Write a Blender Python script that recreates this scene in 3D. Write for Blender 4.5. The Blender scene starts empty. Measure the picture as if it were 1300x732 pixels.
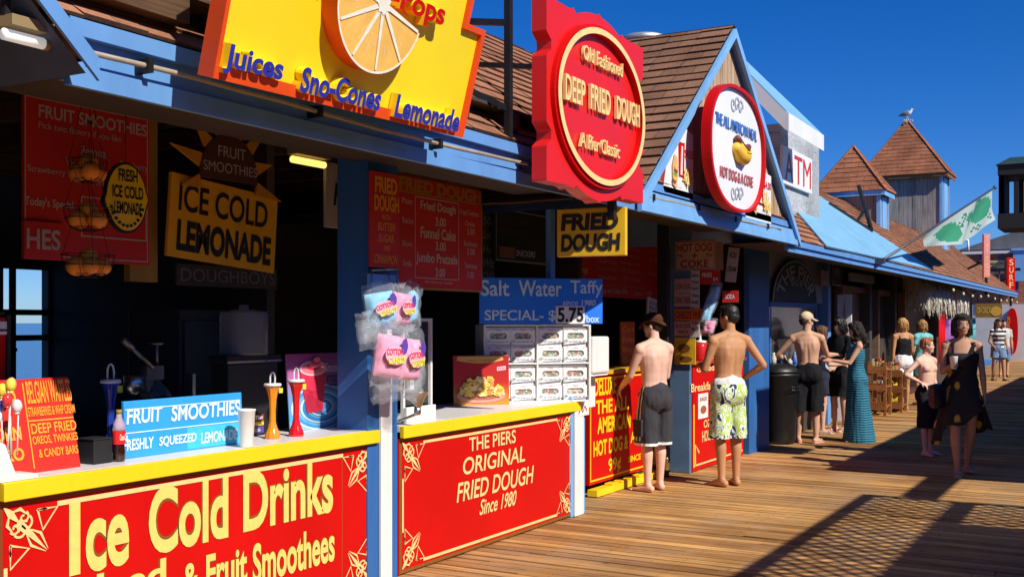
import bpy, bmesh, math, random
import numpy as np
from mathutils import Vector, Matrix, noise as mnoise
R = random.Random(7)
PI = math.pi
S = bpy.context.scene
COL = S.collection
TH, FPX, HZ, CX, EYE = math.atan(795/1400), 1400.0, 408.0, 650.0, 1.67
cT, sT = math.cos(TH), math.sin(TH)

# ---------------------------------------------------------------- camera, sky, sun, exposure
cam = bpy.data.cameras.new('Camera')
cam.sensor_width = 36; cam.lens = 36*1400/1300; cam.shift_y = 42/1300
cam.clip_start = .05; cam.clip_end = 6000
camo = bpy.data.objects.new('Camera', cam); COL.objects.link(camo)
camo.location = (0, 0, EYE); camo.rotation_euler = (PI/2, 0, TH-PI/2)
S.camera = camo

SUN_TRAVEL = Vector((.3, 1.0, -.88)).normalized()
elev = math.asin(-SUN_TRAVEL.z)
W = bpy.data.worlds.new('World'); S.world = W; W.use_nodes = True
wt = W.node_tree; wt.nodes.clear()
sky = wt.nodes.new('ShaderNodeTexSky'); sky.sky_type = 'NISHITA'; sky.sun_disc = False
sky.sun_elevation = elev
sky.sun_rotation = math.atan2(-SUN_TRAVEL.x, -SUN_TRAVEL.y)
sky.altitude = 0; sky.air_density = .8; sky.dust_density = .1; sky.ozone_density = 5
hsv = wt.nodes.new('ShaderNodeHueSaturation'); hsv.inputs['Saturation'].default_value = 1.33; hsv.inputs['Value'].default_value = 1.06   # the photograph was taken through a polarising filter
bg = wt.nodes.new('ShaderNodeBackground'); bg.inputs['Strength'].default_value = .066
wo = wt.nodes.new('ShaderNodeOutputWorld')
pol = wt.nodes.new('ShaderNodeMix'); pol.data_type = 'RGBA'; pol.blend_type = 'MULTIPLY'; pol.inputs[0].default_value = 1; pol.inputs[7].default_value = (.74, .97, 1.42, 1)
wt.links.new(sky.outputs[0], hsv.inputs['Color']); wt.links.new(hsv.outputs[0], pol.inputs[6]); wt.links.new(pol.outputs[2], bg.inputs[0]); wt.links.new(bg.outputs[0], wo.inputs[0])
sl = bpy.data.lights.new('Sun', 'SUN'); sl.energy = 4.9; sl.angle = math.radians(.65); sl.color = (1, .94, .84)
slo = bpy.data.objects.new('Sun', sl); COL.objects.link(slo); slo.location = (5, -6, 12)
slo.rotation_euler = SUN_TRAVEL.to_track_quat('-Z', 'Y').to_euler()
S.view_settings.view_transform = 'Standard'; S.view_settings.look = 'None'
S.view_settings.exposure = .2; S.view_settings.gamma = 1
S.cycles.max_bounces = 6; S.cycles.transparent_max_bounces = 8; S.cycles.caustics_reflective = False; S.cycles.caustics_refractive = False
S.cycles.use_denoising = True

# ---------------------------------------------------------------- surveying: where a sight line meets a plane of the pier
def at(px, py, Y=None, X=None, Z=None):
    xc = (px-CX)/FPX; yc = (HZ-py)/FPX
    r = Vector((cT+xc*sT, sT-xc*cT, yc))
    t = Y/r.y if Y is not None else X/r.x if X is not None else (Z-EYE)/r.z
    return Vector((r.x*t, r.y*t, EYE+r.z*t))
def sx(px, Y): return at(px, HZ, Y=Y).x
def yx(px, X): return at(px, HZ, X=X).y

# ---------------------------------------------------------------- mesh building
class Frame:
    def __init__(s, O, U=(1, 0, 0), V=(0, 0, 1)):
        s.O = Vector(O); s.U = Vector(U).normalized(); s.V = Vector(V).normalized(); s.N = s.U.cross(s.V)
    def p(s, u, v, n=0): return s.O + s.U*u + s.V*v + s.N*n
    def off(s, u, v, n=0): return Frame(s.p(u, v, n), s.U, s.V)
WORLD = Frame((0, 0, 0), (1, 0, 0), (0, 1, 0))

_tc = {}
def text_mesh(body, offset, shear, spacing, align='LEFT', lines=1.0):
    k = (body, offset, shear, spacing, lines)
    if k not in _tc:
        c = bpy.data.curves.new('t', 'FONT'); c.body = body; c.offset = offset; c.shear = shear
        c.space_character = spacing; c.resolution_u = 5; c.space_line = lines; c.align_x = align
        o = bpy.data.objects.new('t', c)
        m = bpy.data.meshes.new_from_object(o)
        co = np.empty(len(m.vertices)*3); m.vertices.foreach_get('co', co); co = co.reshape(-1, 3)
        fs = [tuple(p.vertices) for p in m.polygons]
        bpy.data.objects.remove(o); bpy.data.curves.remove(c); bpy.data.meshes.remove(m)
        _tc[k] = (co[:, :2].copy(), fs)
    return _tc[k]

class MB:
    def __init__(s): s.v = []; s.f = []; s.m = []; s.sm = []; s.uv = {}; s.marks = []
    def pieces(s):
        """one builder per line of lettering"""
        cuts = [0]+s.marks[1:]+[len(s.f)]; out = []
        for a, b in zip(cuts[:-1], cuts[1:]):
            q = MB(); ix = {}
            for f, m, sm in zip(s.f[a:b], s.m[a:b], s.sm[a:b]):
                q.f.append(tuple(ix.setdefault(i, len(ix)) for i in f)); q.m.append(m); q.sm.append(sm)
            q.v = [s.v[i] for i in ix]; out.append(q)
        return out
    def add(s, vs, fs, m=0, smooth=False):
        b = len(s.v); s.v += [Vector(x) for x in vs]
        for f in fs: s.f.append(tuple(b+i for i in f)); s.m.append(m); s.sm.append(smooth)
        return b
    def quad(s, a, b, c, d, m=0, uv=None):
        s.add([a, b, c, d], [(0, 1, 2, 3)], m)
        if uv: s.uv[len(s.f)-1] = uv
    def poly(s, pts, m=0): s.add(pts, [tuple(range(len(pts)))], m)
    def box(s, x0, x1, y0, y1, z0, z1, m=0, fr=WORLD, smooth=False):
        P = [fr.p(x, y, z) for z in (z0, z1) for y in (y0, y1) for x in (x0, x1)]
        s.add(P, [(0, 2, 3, 1), (4, 5, 7, 6), (0, 1, 5, 4), (2, 6, 7, 3), (0, 4, 6, 2), (1, 3, 7, 5)], m, smooth)
    def bar(s, a, b, w, h, m=0, up=(0, 0, 1)):
        a = Vector(a); b = Vector(b); d = (b-a); L = d.length; d.normalize()
        u = d.cross(Vector(up));
        if u.length < 1e-4: u = d.cross(Vector((0, 1, 0)))
        u.normalize(); v = u.cross(d)
        fr = Frame(a, u, v)      # N = u x v = -d or d
        sgn = 1 if fr.N.dot(d) > 0 else -1
        s.box(-w/2, w/2, -h/2, h/2, min(0, sgn*L), max(0, sgn*L), m, fr)
    def sweep(s, pts, rad, seg=12, m=0, right=None, cap=True, smooth=True):
        pts = [Vector(p) for p in pts]; n = len(pts)
        rad = [(r, r) if not isinstance(r, (tuple, list)) else r for r in rad]
        if len(rad) == 1: rad = rad*n
        rings = []
        prev = None
        T = []
        for i in range(n):
            t = (pts[min(i+1, n-1)]-pts[max(i-1, 0)])
            T.append(t.normalized() if t.length > 1e-9 else Vector((0, 0, 1)))
        P, Q, RR = [], [], []
        def ring(c, t, r, u):
            v = t.cross(u).normalized()
            return [c + u*(math.cos(2*PI*k/seg)*r[0]) + v*(math.sin(2*PI*k/seg)*r[1]) for k in range(seg)]
        us = []
        for i in range(n):
            ref = Vector(right) if right is not None else (prev if prev is not None else (Vector((1, 0, 0)) if abs(T[i].x) < .8 else Vector((0, 1, 0))))
            u = ref - T[i]*ref.dot(T[i])
            if u.length < 1e-5: u = T[i].orthogonal()
            u.normalize(); prev = u; us.append(u)
        L = []
        if cap:
            for a in (1.35, .8, .35):
                rr = rad[0]; k = math.cos(a); L.append(ring(pts[0]-T[0]*min(rr)*math.sin(a)*.8, T[0], (rr[0]*k, rr[1]*k), us[0]))
        for i in range(n): L.append(ring(pts[i], T[i], rad[i], us[i]))
        if cap:
            for a in (.35, .8, 1.35):
                rr = rad[-1]; k = math.cos(a); L.append(ring(pts[-1]+T[-1]*min(rr)*math.sin(a)*.8, T[-1], (rr[0]*k, rr[1]*k), us[-1]))
        vs = [p for r in L for p in r]; fs = []
        for j in range(len(L)-1):
            for k in range(seg):
                k2 = (k+1) % seg
                fs.append((j*seg+k, j*seg+k2, (j+1)*seg+k2, (j+1)*seg+k))
        fs.append(tuple(range(seg-1, -1, -1))); fs.append(tuple(range((len(L)-1)*seg, len(L)*seg)))
        s.add(vs, fs, m, smooth)
    def tube(s, pts, r, seg=8, m=0, smooth=True):
        s.sweep(pts, r if isinstance(r, list) else [r], seg, m, cap=False, smooth=smooth)
    def ball(s, c, r, seg=14, rings=9, m=0, fr=None, jit=0):
        r = (r, r, r) if not isinstance(r, (tuple, list)) else r
        c = Vector(c); vs = []; fs = []
        ax = (Vector((1, 0, 0)), Vector((0, 1, 0)), Vector((0, 0, 1))) if fr is None else (fr.U, fr.V, fr.N)
        for i in range(rings+1):
            th = PI*i/rings
            for k in range(seg):
                a = 2*PI*k/seg
                j = 1+R.uniform(-jit, jit)
                vs.append(c + ax[0]*(r[0]*math.sin(th)*math.cos(a)*j) + ax[1]*(r[1]*math.sin(th)*math.sin(a)*j) + ax[2]*(r[2]*math.cos(th)*j))
        for i in range(rings):
            for k in range(seg):
                k2 = (k+1) % seg
                fs.append((i*seg+k, (i+1)*seg+k, (i+1)*seg+k2, i*seg+k2))
        s.add(vs, fs, m, True)
    def lathe(s, o, prof, seg=24, m=0, fr=None, smooth=True, flute=0, nfl=8, cap=True):
        o = Vector(o); fr = fr or WORLD; vs = []; fs = []
        for (r, z) in prof:
            for k in range(seg):
                a = 2*PI*k/seg; rr = r*(1+flute*math.cos(nfl*a))
                vs.append(o + fr.U*(rr*math.cos(a)) + fr.V*(rr*math.sin(a)) + fr.N*z)
        for i in range(len(prof)-1):
            for k in range(seg):
                k2 = (k+1) % seg
                fs.append((i*seg+k, i*seg+k2, (i+1)*seg+k2, (i+1)*seg+k))
        if cap: fs.append(tuple(range(seg-1, -1, -1))); fs.append(tuple(range((len(prof)-1)*seg, len(prof)*seg)))
        s.add(vs, fs, m, smooth)
    def prism(s, pts, n0, n1, fr, m=0, mside=None, back=True):
        k = len(pts); area = sum(pts[i][0]*pts[(i+1) % k][1]-pts[(i+1) % k][0]*pts[i][1] for i in range(k))
        if area < 0: pts = pts[::-1]
        vs = [fr.p(u, v, n0) for u, v in pts]+[fr.p(u, v, n1) for u, v in pts]
        s.add(vs, [tuple(range(k, 2*k))] + ([tuple(range(k-1, -1, -1))] if back else []), m)
        s.add(vs, [(i, (i+1) % k, k+(i+1) % k, k+i) for i in range(k)], m if mside is None else mside)
    def ring(s, outer, inner, n0, n1, fr, m=0, mside=None):
        k = len(outer); mside = m if mside is None else mside
        vs = [fr.p(u, v, n1) for u, v in outer]+[fr.p(u, v, n1) for u, v in inner]+[fr.p(u, v, n0) for u, v in outer]+[fr.p(u, v, n0) for u, v in inner]
        s.add(vs, [(i, (i+1) % k, k+(i+1) % k, k+i) for i in range(k)], m)
        s.add(vs, [(2*k+i, 2*k+(i+1) % k, (i+1) % k, i) for i in range(k)]+[(k+i, k+(i+1) % k, 3*k+(i+1) % k, 3*k+i) for i in range(k)], mside)
    def text(s, body, fr, u0, u1, v0, v1, n=.003, off=0.0, shear=0, ext=0, m=0, mside=None, rot=0, spacing=1.0, warp=None):
        co, fs = text_mesh(body, off, shear, spacing)
        if len(co) == 0: return
        s.marks.append(len(s.f))
        a, b = co.min(0), co.max(0); k = (co-a)/(b-a)
        uv = k*np.array([u1-u0, v1-v0])+np.array([u0, v0])
        if rot:
            c = np.array([(u0+u1)/2, (v0+v1)/2]); q = uv-c; cs, sn = math.cos(rot), math.sin(rot)
            uv = np.stack([q[:, 0]*cs-q[:, 1]*sn, q[:, 0]*sn+q[:, 1]*cs], 1)+c
        if warp: uv = np.array([warp(x, y) for x, y in uv])
        s.add([fr.p(x, y, n+ext) for x, y in uv], fs, m)
        if ext:
            ec = {}
            for f in fs:
                for i in range(len(f)):
                    e = (f[i], f[(i+1) % len(f)]); ec[tuple(sorted(e))] = None if tuple(sorted(e)) in ec else e
            nv = len(uv); vs = [fr.p(x, y, n+ext) for x, y in uv]+[fr.p(x, y, n) for x, y in uv]
            s.add(vs, [(e[1], e[0], e[0]+nv, e[1]+nv) for e in ec.values() if e], m if mside is None else mside)
    def weld_noise(s): pass
    def mesh(s, name, mats, origin=(0, 0, 0)):
        o = Vector(origin)
        me = bpy.data.meshes.new(name)
        me.from_pydata([tuple(p-o) for p in s.v], [], s.f)
        mats = mats if isinstance(mats, (list, tuple)) else [mats]
        for x in mats: me.materials.append(x)
        me.polygons.foreach_set('material_index', s.m); me.polygons.foreach_set('use_smooth', s.sm)
        if s.uv:
            ul = me.uv_layers.new(name='UVMap')
            for fi, uv in s.uv.items():
                for li, c in zip(me.polygons[fi].loop_indices, uv): ul.data[li].uv = c
        me.update()
        return me

def root_of(o):
    while o.parent: o = o.parent
    return o
def tag(o, label, cat, group=None, kind=None):
    if label: o['label'] = label
    if cat: o['category'] = cat
    if group: o['group'] = group
    if kind: o['kind'] = kind
    return o
def thing(name, label, cat, loc, group=None, rz=0):
    o = bpy.data.objects.new(name, None); o.empty_display_size = .1; COL.objects.link(o)
    o.location = loc; o.rotation_euler = (0, 0, rz)
    return tag(o, label, cat, group)
def part(name, mb, mats, parent, bevel=0, label=None):
    """one mesh object, its points given in world (or root-local when the root sits at the origin)"""
    if name == 'lettering' and isinstance(mb, MB) and 2 <= len(mb.marks) <= 6:
        for q in mb.pieces(): o = part('lettering_line', q, mats, parent, bevel)
        return o
    r = root_of(parent)
    me = mb.mesh(name, mats, r.location) if isinstance(mb, MB) else mb
    o = bpy.data.objects.new(name, me); COL.objects.link(o); o.parent = parent
    if label: o['label'] = label
    if bevel: bev(o, bevel)
    return o
def bev(o, w, seg=2):
    b = o.modifiers.new('b', 'BEVEL'); b.width = w; b.segments = seg; b.limit_method = 'ANGLE'; b.angle_limit = math.radians(40)
def single(name, mb, mats, loc, label, cat, group=None, bevel=0, kind=None):
    o = bpy.data.objects.new(name, mb.mesh(name, mats, loc)); COL.objects.link(o); o.location = loc
    if bevel: bev(o, bevel)
    return tag(o, label, cat, group, kind)
def struct(name, mb, mats): return single(name, mb, mats, (0, 0, 0), None, None, kind='structure')
def copy_tree(o, parent=None):
    c = o.copy(); COL.objects.link(c)
    if parent is not None: c.parent = parent
    for ch in list(o.children): copy_tree(ch, c)
    return c
def ell(a, b, n=48, c=(0, 0)): return [(c[0]+a*math.cos(2*PI*i/n), c[1]+b*math.sin(2*PI*i/n)) for i in range(n)]

# ---------------------------------------------------------------- materials
_mc = {}
def nodes(name):
    m = bpy.data.materials.new(name); m.use_nodes = True
    nt = m.node_tree; b = nt.nodes['Principled BSDF']
    return m, nt, b
def nd(nt, t, props=None, **ins):
    n = nt.nodes.new(t)
    for k, v in (props or {}).items(): setattr(n, k, v)
    for k, v in ins.items():
        key = {'i0': 0, 'i1': 1, 'i2': 2}.get(k, k.replace('_', ' '))
        s = n.inputs[key]
        if hasattr(v, 'links') and hasattr(v, 'is_output') and v.is_output: nt.links.new(v, s)
        elif hasattr(v, 'outputs'): nt.links.new(v.outputs[0], s)
        else: s.default_value = v
    return n
def c4(c): return (c[0], c[1], c[2], 1)
def ramp(nt, fac, stops, interp='LINEAR'):
    n = nt.nodes.new('ShaderNodeValToRGB'); n.color_ramp.interpolation = interp
    e = n.color_ramp.elements
    e[0].position, e[0].color = stops[0][0], c4(stops[0][1]); e[1].position, e[1].color = stops[-1][0], c4(stops[-1][1])
    for p, c in stops[1:-1]: x = e.new(p); x.color = c4(c)
    nt.links.new(fac.outputs[0] if hasattr(fac, 'outputs') else fac, n.inputs[0]); return n
def mixc(nt, fac, a, b, mode='MIX'):
    n = nt.nodes.new('ShaderNodeMix'); n.data_type = 'RGBA'; n.blend_type = mode
    for s, v in ((n.inputs[0], fac), (n.inputs[6], a), (n.inputs[7], b)):
        if hasattr(v, 'outputs'): nt.links.new(v.outputs[2] if v.type == 'MIX' else v.outputs[0], s)
        elif hasattr(v, 'is_output'): nt.links.new(v, s)
        else: s.default_value = c4(v) if isinstance(v, (tuple, list)) else v
    return n
def objco(nt, scale=(1, 1, 1)):
    t = nd(nt, 'ShaderNodeTexCoord'); mp = nd(nt, 'ShaderNodeMapping', Scale=scale, Vector=t.outputs['Object']); return mp
def worldco(nt, scale=(1, 1, 1)):
    t = nd(nt, 'ShaderNodeNewGeometry'); mp = nd(nt, 'ShaderNodeMapping', Scale=scale, Vector=t.outputs['Position']); return mp
def fin(nt, b, col, bump=None, bs=.2, bd=.01):
    nt.links.new(col.outputs[2] if col.type == 'MIX' else col.outputs[0], b.inputs['Base Color'])
    if bump is not None:
        k = nd(nt, 'ShaderNodeBump', Strength=bs, Distance=bd, Height=bump); nt.links.new(k.outputs[0], b.inputs['Normal'])
def paint(name, col, rough=.5, var=.12, scale=5, bump=.08, grime=.25, metal=0, spec=.5, bscale=70, streak=1, coat=0, chips=0):
    """painted or plain surface: mottled tone, soft dirt, uneven gloss"""
    if name in _mc: return _mc[name]
    m, nt, b = nodes(name)
    n1 = nd(nt, 'ShaderNodeTexNoise', Vector=worldco(nt, (scale, scale, scale*streak)), Scale=1, Detail=6, Roughness=.6)
    n2 = nd(nt, 'ShaderNodeTexNoise', Vector=worldco(nt), Scale=bscale, Detail=3)
    lo = tuple(c*(1-var) for c in col); hi = tuple(min(1, c*(1+var)) for c in col)
    r = ramp(nt, n1, [(.3, lo), (.7, hi)])
    d = nd(nt, 'ShaderNodeTexNoise', Vector=worldco(nt, (1, 1, .35)), Scale=scale*2.3, Detail=9, Roughness=.72)
    dm = ramp(nt, d, [(.58, (0, 0, 0)), (.78, (grime, grime, grime))])
    dirt = tuple(c*.45+.02 for c in col)
    mx = mixc(nt, dm, r, dirt)
    if chips:
        ck = nd(nt, 'ShaderNodeTexNoise', Vector=worldco(nt, (1, 1, .5)), Scale=19, Detail=7, Roughness=.75)
        mx = mixc(nt, ramp(nt, ck, [(.715, (0, 0, 0)), (.73, (.8, .8, .8))]), mx, tuple(.5*c+.22 for c in col))
    fin(nt, b, mx, n2, bump, .004)
    rr = nd(nt, 'ShaderNodeMapRange', Value=n1, **{'To_Min': max(.05, rough-.12), 'To_Max': min(1, rough+.12)})
    nt.links.new(rr.outputs[0], b.inputs['Roughness'])
    b.inputs['Metallic'].default_value = metal; b.inputs['Specular IOR Level'].default_value = spec; b.inputs['Coat Weight'].default_value = coat
    _mc[name] = m; return m
def flat(name, col, rough=.55, emit=0, metal=0):
    if name in _mc: return _mc[name]
    m, nt, b = nodes(name)
    n1 = nd(nt, 'ShaderNodeTexNoise', Vector=worldco(nt), Scale=23, Detail=5)
    r = ramp(nt, n1, [(.3, tuple(c*.9 for c in col)), (.7, tuple(min(1, c*1.06) for c in col))])
    fin(nt, b, r); b.inputs['Roughness'].default_value = rough; b.inputs['Metallic'].default_value = metal
    if emit: b.inputs['Emission Color'].default_value = c4(col); b.inputs['Emission Strength'].default_value = emit
    _mc[name] = m; return m
def glassy(name, col, alpha=.25, rough=.05, trans=0):
    if name in _mc: return _mc[name]
    m, nt, b = nodes(name); b.inputs['Base Color'].default_value = c4(col); b.inputs['Roughness'].default_value = rough
    b.inputs['Alpha'].default_value = alpha; b.inputs['Transmission Weight'].default_value = trans; b.inputs['IOR'].default_value = 1.35
    _mc[name] = m; return m
def boards(name, cols, w=.14, axis=0, grain=2, rough=.85, seed=0, vert=True):
    """weathered boards: each its own tone (by board number across `axis`), grain along `grain`"""
    if name in _mc: return _mc[name]
    m, nt, b = nodes(name)
    g = nd(nt, 'ShaderNodeNewGeometry'); sp = nd(nt, 'ShaderNodeSeparateXYZ', Vector=g.outputs['Position'])
    d = nd(nt, 'ShaderNodeMath', {'operation': 'DIVIDE'}, i0=sp.outputs[axis], i1=w)
    fl = nd(nt, 'ShaderNodeMath', {'operation': 'FLOOR'}, i0=d)
    wn = nd(nt, 'ShaderNodeTexWhiteNoise', {'noise_dimensions': '1D'}, W=fl)
    sc = [38, 38, 38]; sc[grain] = 1.6
    v = nd(nt, 'ShaderNodeVectorMath', {'operation': 'MULTIPLY'}, i0=g.outputs['Position'], i1=tuple(sc))
    of = nd(nt, 'ShaderNodeVectorMath', {'operation': 'ADD'}, i0=v, i1=nd(nt, 'ShaderNodeVectorMath', {'operation': 'SCALE'}, i0=wn.outputs['Color'], Scale=37.0))
    n = nd(nt, 'ShaderNodeTexNoise', Vector=of, Scale=1, Detail=7, Roughness=.65)
    big = nd(nt, 'ShaderNodeTexNoise', Vector=g.outputs['Position'], Scale=1.1, Detail=4)
    base = ramp(nt, wn, [(0, cols[0]), (.5, cols[1]), (1, cols[2])])
    gr = ramp(nt, n, [(.3, (.32, .28, .25)), (.5, (1, 1, 1)), (.75, (1.28, 1.25, 1.18))])
    mx = mixc(nt, 1.0, base, gr, 'MULTIPLY')
    st = ramp(nt, big, [(.35, (.72, .7, .68)), (.6, (1.05, 1.05, 1.05))])
    mx2 = mixc(nt, 1.0, mx, st, 'MULTIPLY')
    fin(nt, b, mx2, n, .5, .006); b.inputs['Roughness'].default_value = rough; b.inputs['Specular IOR Level'].default_value = .25
    _mc[name] = m; return m
def shingle(name, c1, c2, tabw=.3, rowh=.13, spots=True):
    m, nt, b = nodes(name)
    uv = nd(nt, 'ShaderNodeUVMap')
    br = nd(nt, 'ShaderNodeTexBrick', {'offset': .5}, Vector=uv, Color1=c4(c1), Color2=c4(c2), Mortar=c4(tuple(c*.35 for c in c1)), Scale=1.0)
    br.inputs['Mortar Size'].default_value = .004; br.inputs['Brick Width'].default_value = tabw; br.inputs['Row Height'].default_value = rowh; br.inputs['Bias'].default_value = -.1
    n = nd(nt, 'ShaderNodeTexNoise', Vector=worldco(nt), Scale=55, Detail=5, Roughness=.7)
    n2 = nd(nt, 'ShaderNodeTexNoise', Vector=worldco(nt), Scale=2.2, Detail=6)
    a = mixc(nt, 1.0, br, ramp(nt, n, [(.3, (.7, .7, .7)), (.7, (1.25, 1.2, 1.15))]), 'MULTIPLY')
    a = mixc(nt, 1.0, a, ramp(nt, n2, [(.3, (.75, .72, .7)), (.7, (1.2, 1.17, 1.12))]), 'MULTIPLY')
    if spots:
        vo = nd(nt, 'ShaderNodeTexVoronoi', Vector=worldco(nt, (1, 1, 1)), Scale=3.1); 
        nn = nd(nt, 'ShaderNodeTexNoise', Vector=worldco(nt), Scale=1.3)
        th = nd(nt, 'ShaderNodeMath', {'operation': 'LESS_THAN'}, i0=nd(nt, 'ShaderNodeMath', {'operation': 'ADD'}, i0=vo.outputs['Distance'], i1=nd(nt, 'ShaderNodeMath', {'operation': 'MULTIPLY'}, i0=nn, i1=.25)), i1=.165)
        a = mixc(nt, nd(nt, 'ShaderNodeMath', {'operation': 'MULTIPLY'}, i0=th, i1=.75), a, (.55, .5, .45))
    fin(nt, b, a, n, .5, .004); b.inputs['Roughness'].default_value = .9; b.inputs['Specular IOR Level'].default_value = .2
    return m

RED = (.57, .006, .005); YEL = (.9, .62, .012); CREAM = (.86, .62, .25); SKYB = (.19, .42, .74); BLUE = (.025, .14, .42)
M = dict(
    red=paint('red paint', RED, .42, .09, 1.6, .05, .22, spec=.12, chips=1), yellow=paint('yellow paint', YEL, .45, .06, 2.5, .05, .3, chips=1),
    signyel=paint('sign yellow', (.92, .70, .015), .45, .035, 2, .02, .08),
    orange=paint('orange red paint', (.78, .075, .008), .45, .08, 4, .03, .12),
    skyblue=paint('light blue trim', SKYB, .5, .1, 5, .06, .3, streak=.4, chips=1), blue=paint('blue trim', (.035, .15, .42), .5, .14, 4, .06, .3, streak=.3),
    navy=paint('dark blue fascia', (.12, .29, .6), .5, .12, 4, .06, .3, streak=.4),
    bluepost=paint('blue post paint', (.026, .13, .38), .55, .18, 5, .15, .4, streak=.25, chips=1),
    white=paint('white paint', (.78, .77, .74), .5, .05, 4, .05, .3, chips=1), cream=flat('cream lettering', CREAM), brown=flat('brown outline', (.23, .09, .015)),
    counter=paint('white counter', (.78, .76, .76), .35, .06, 30, .02, .15), letterblue=flat('blue lettering', (.02, .03, .33)),
    paleyellow=flat('pale yellow letter', (.9, .64, .16)), whitel=flat('white lettering', (.8, .8, .78)), black=flat('black', (.012, .012, .013), .6),
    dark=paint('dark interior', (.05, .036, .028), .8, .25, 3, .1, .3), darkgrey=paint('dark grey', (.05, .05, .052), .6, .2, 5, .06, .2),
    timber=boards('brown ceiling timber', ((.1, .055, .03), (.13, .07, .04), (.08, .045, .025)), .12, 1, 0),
    menured=paint('menu red', (.6, .022, .012), .5, .08, 3, .02, .1), goldl=flat('gold lettering', (.75, .42, .05)), orangel=flat('orange lettering', (.9, .4, .03)),
    steel=paint('steel', (.55, .56, .57), .3, .1, 8, .03, .15, metal=1), iron=paint('black iron', (.02, .02, .022), .5, .3, 10, .1, .3, metal=.5),
    pinky=flat('pink', (.85, .25, .4)), green=flat('green', (.1, .4, .08)), signblue=paint('sign blue', (.02, .2, .86), .4, .05, 3, .01, .05),
    brightblue=paint('smoothie sign blue', (.035, .34, .85), .4, .05, 3, .01, .05), paleblue=flat('pale blue lettering', (.62, .78, .86)),
)

# ================================================================ ground, water
mb = MB()
m, nt, b = nodes('sea water')
n = nd(nt, 'ShaderNodeTexNoise', Vector=worldco(nt, (1, 1, 1)), Scale=.5, Detail=6)
fin(nt, b, ramp(nt, n, [(.3, (.012, .06, .16)), (.7, (.02, .1, .24))]), n, .6, .3); b.inputs['Roughness'].default_value = .18
mb.quad((-4000, -4000, -5), (4000, -4000, -5), (4000, 4000, -5), (-4000, 4000, -5))
struct('sea_water', mb, m)

mb = MB(); W0 = .125
deckm = boards('deck planks', ((.33, .16, .053), (.52, .272, .088), (.68, .375, .125)), W0, 0, 1, .92)
i = -20
while i*W0 < 64:
    x = i*W0; y = -9.0 + R.uniform(0, 3); cuts = [-9.0]
    while y < 4.9: cuts.append(y); y += R.choice((3.66, 4.9, 4.9))
    cuts.append(4.98)
    for a, b_ in zip(cuts[:-1], cuts[1:]):
        z = R.uniform(-.004, .002); t = R.uniform(-.0025, .0025); g0 = R.uniform(.0035, .0105)
        P = [(x+g0, a+.003, z-t), (x+W0-g0, a+.003, z+t), (x+W0-g0, b_-.003, z+t), (x+g0, b_-.003, z-t)]
        mb.add([Vector(p) for p in P]+[Vector(p)-Vector((0, 0, .05)) for p in P], [(0, 1, 2, 3), (0, 4, 5, 1), (1, 5, 6, 2), (2, 6, 7, 3), (3, 7, 4, 0)])
    i += 1
mb.quad((-3, -9, -.052), (64, -9, -.052), (64, 4.98, -.052), (-3, 4.98, -.052), 1)
for k in range(28, 150):
    for yy in np.arange(.3, 4.2, .61):
        for dx in (.03, .095):
            x, y = k*W0+dx+R.uniform(-.006, .006), yy+R.uniform(-.012, .012); mb.poly([(x+.0045*math.cos(a), y+.0045*math.sin(a), .0045) for a in (0, 1.05, 2.1, 3.14, 4.2, 5.2)], 1)
struct('boardwalk', mb, [deckm, M['black']])
nt = deckm.node_tree; bs = nt.nodes['Principled BSDF']; src = bs.inputs['Base Color'].links[0].from_socket
wn_ = nd(nt, 'ShaderNodeTexNoise', Vector=worldco(nt, (.5, .9, 1)), Scale=1.6, Detail=8, Roughness=.7)
mg = nt.nodes.new('ShaderNodeMix'); mg.data_type = 'RGBA'; nt.links.new(ramp(nt, wn_, [(.45, (0, 0, 0)), (.68, (.55, .55, .55))]).outputs[0], mg.inputs[0]); nt.links.new(src, mg.inputs[6]); mg.inputs[7].default_value = (.4, .28, .17, 1)
st_ = nd(nt, 'ShaderNodeTexNoise', Vector=worldco(nt, (1, 1, 1)), Scale=5.5, Detail=5, Roughness=.6)
ms = nt.nodes.new('ShaderNodeMix'); ms.data_type = 'RGBA'; nt.links.new(ramp(nt, st_, [(.64, (0, 0, 0)), (.72, (.6, .6, .6))]).outputs[0], ms.inputs[0]); nt.links.new(mg.outputs[2], ms.inputs[6]); ms.inputs[7].default_value = (.09, .05, .025, 1); nt.links.new(ms.outputs[2], bs.inputs['Base Color'])

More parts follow.
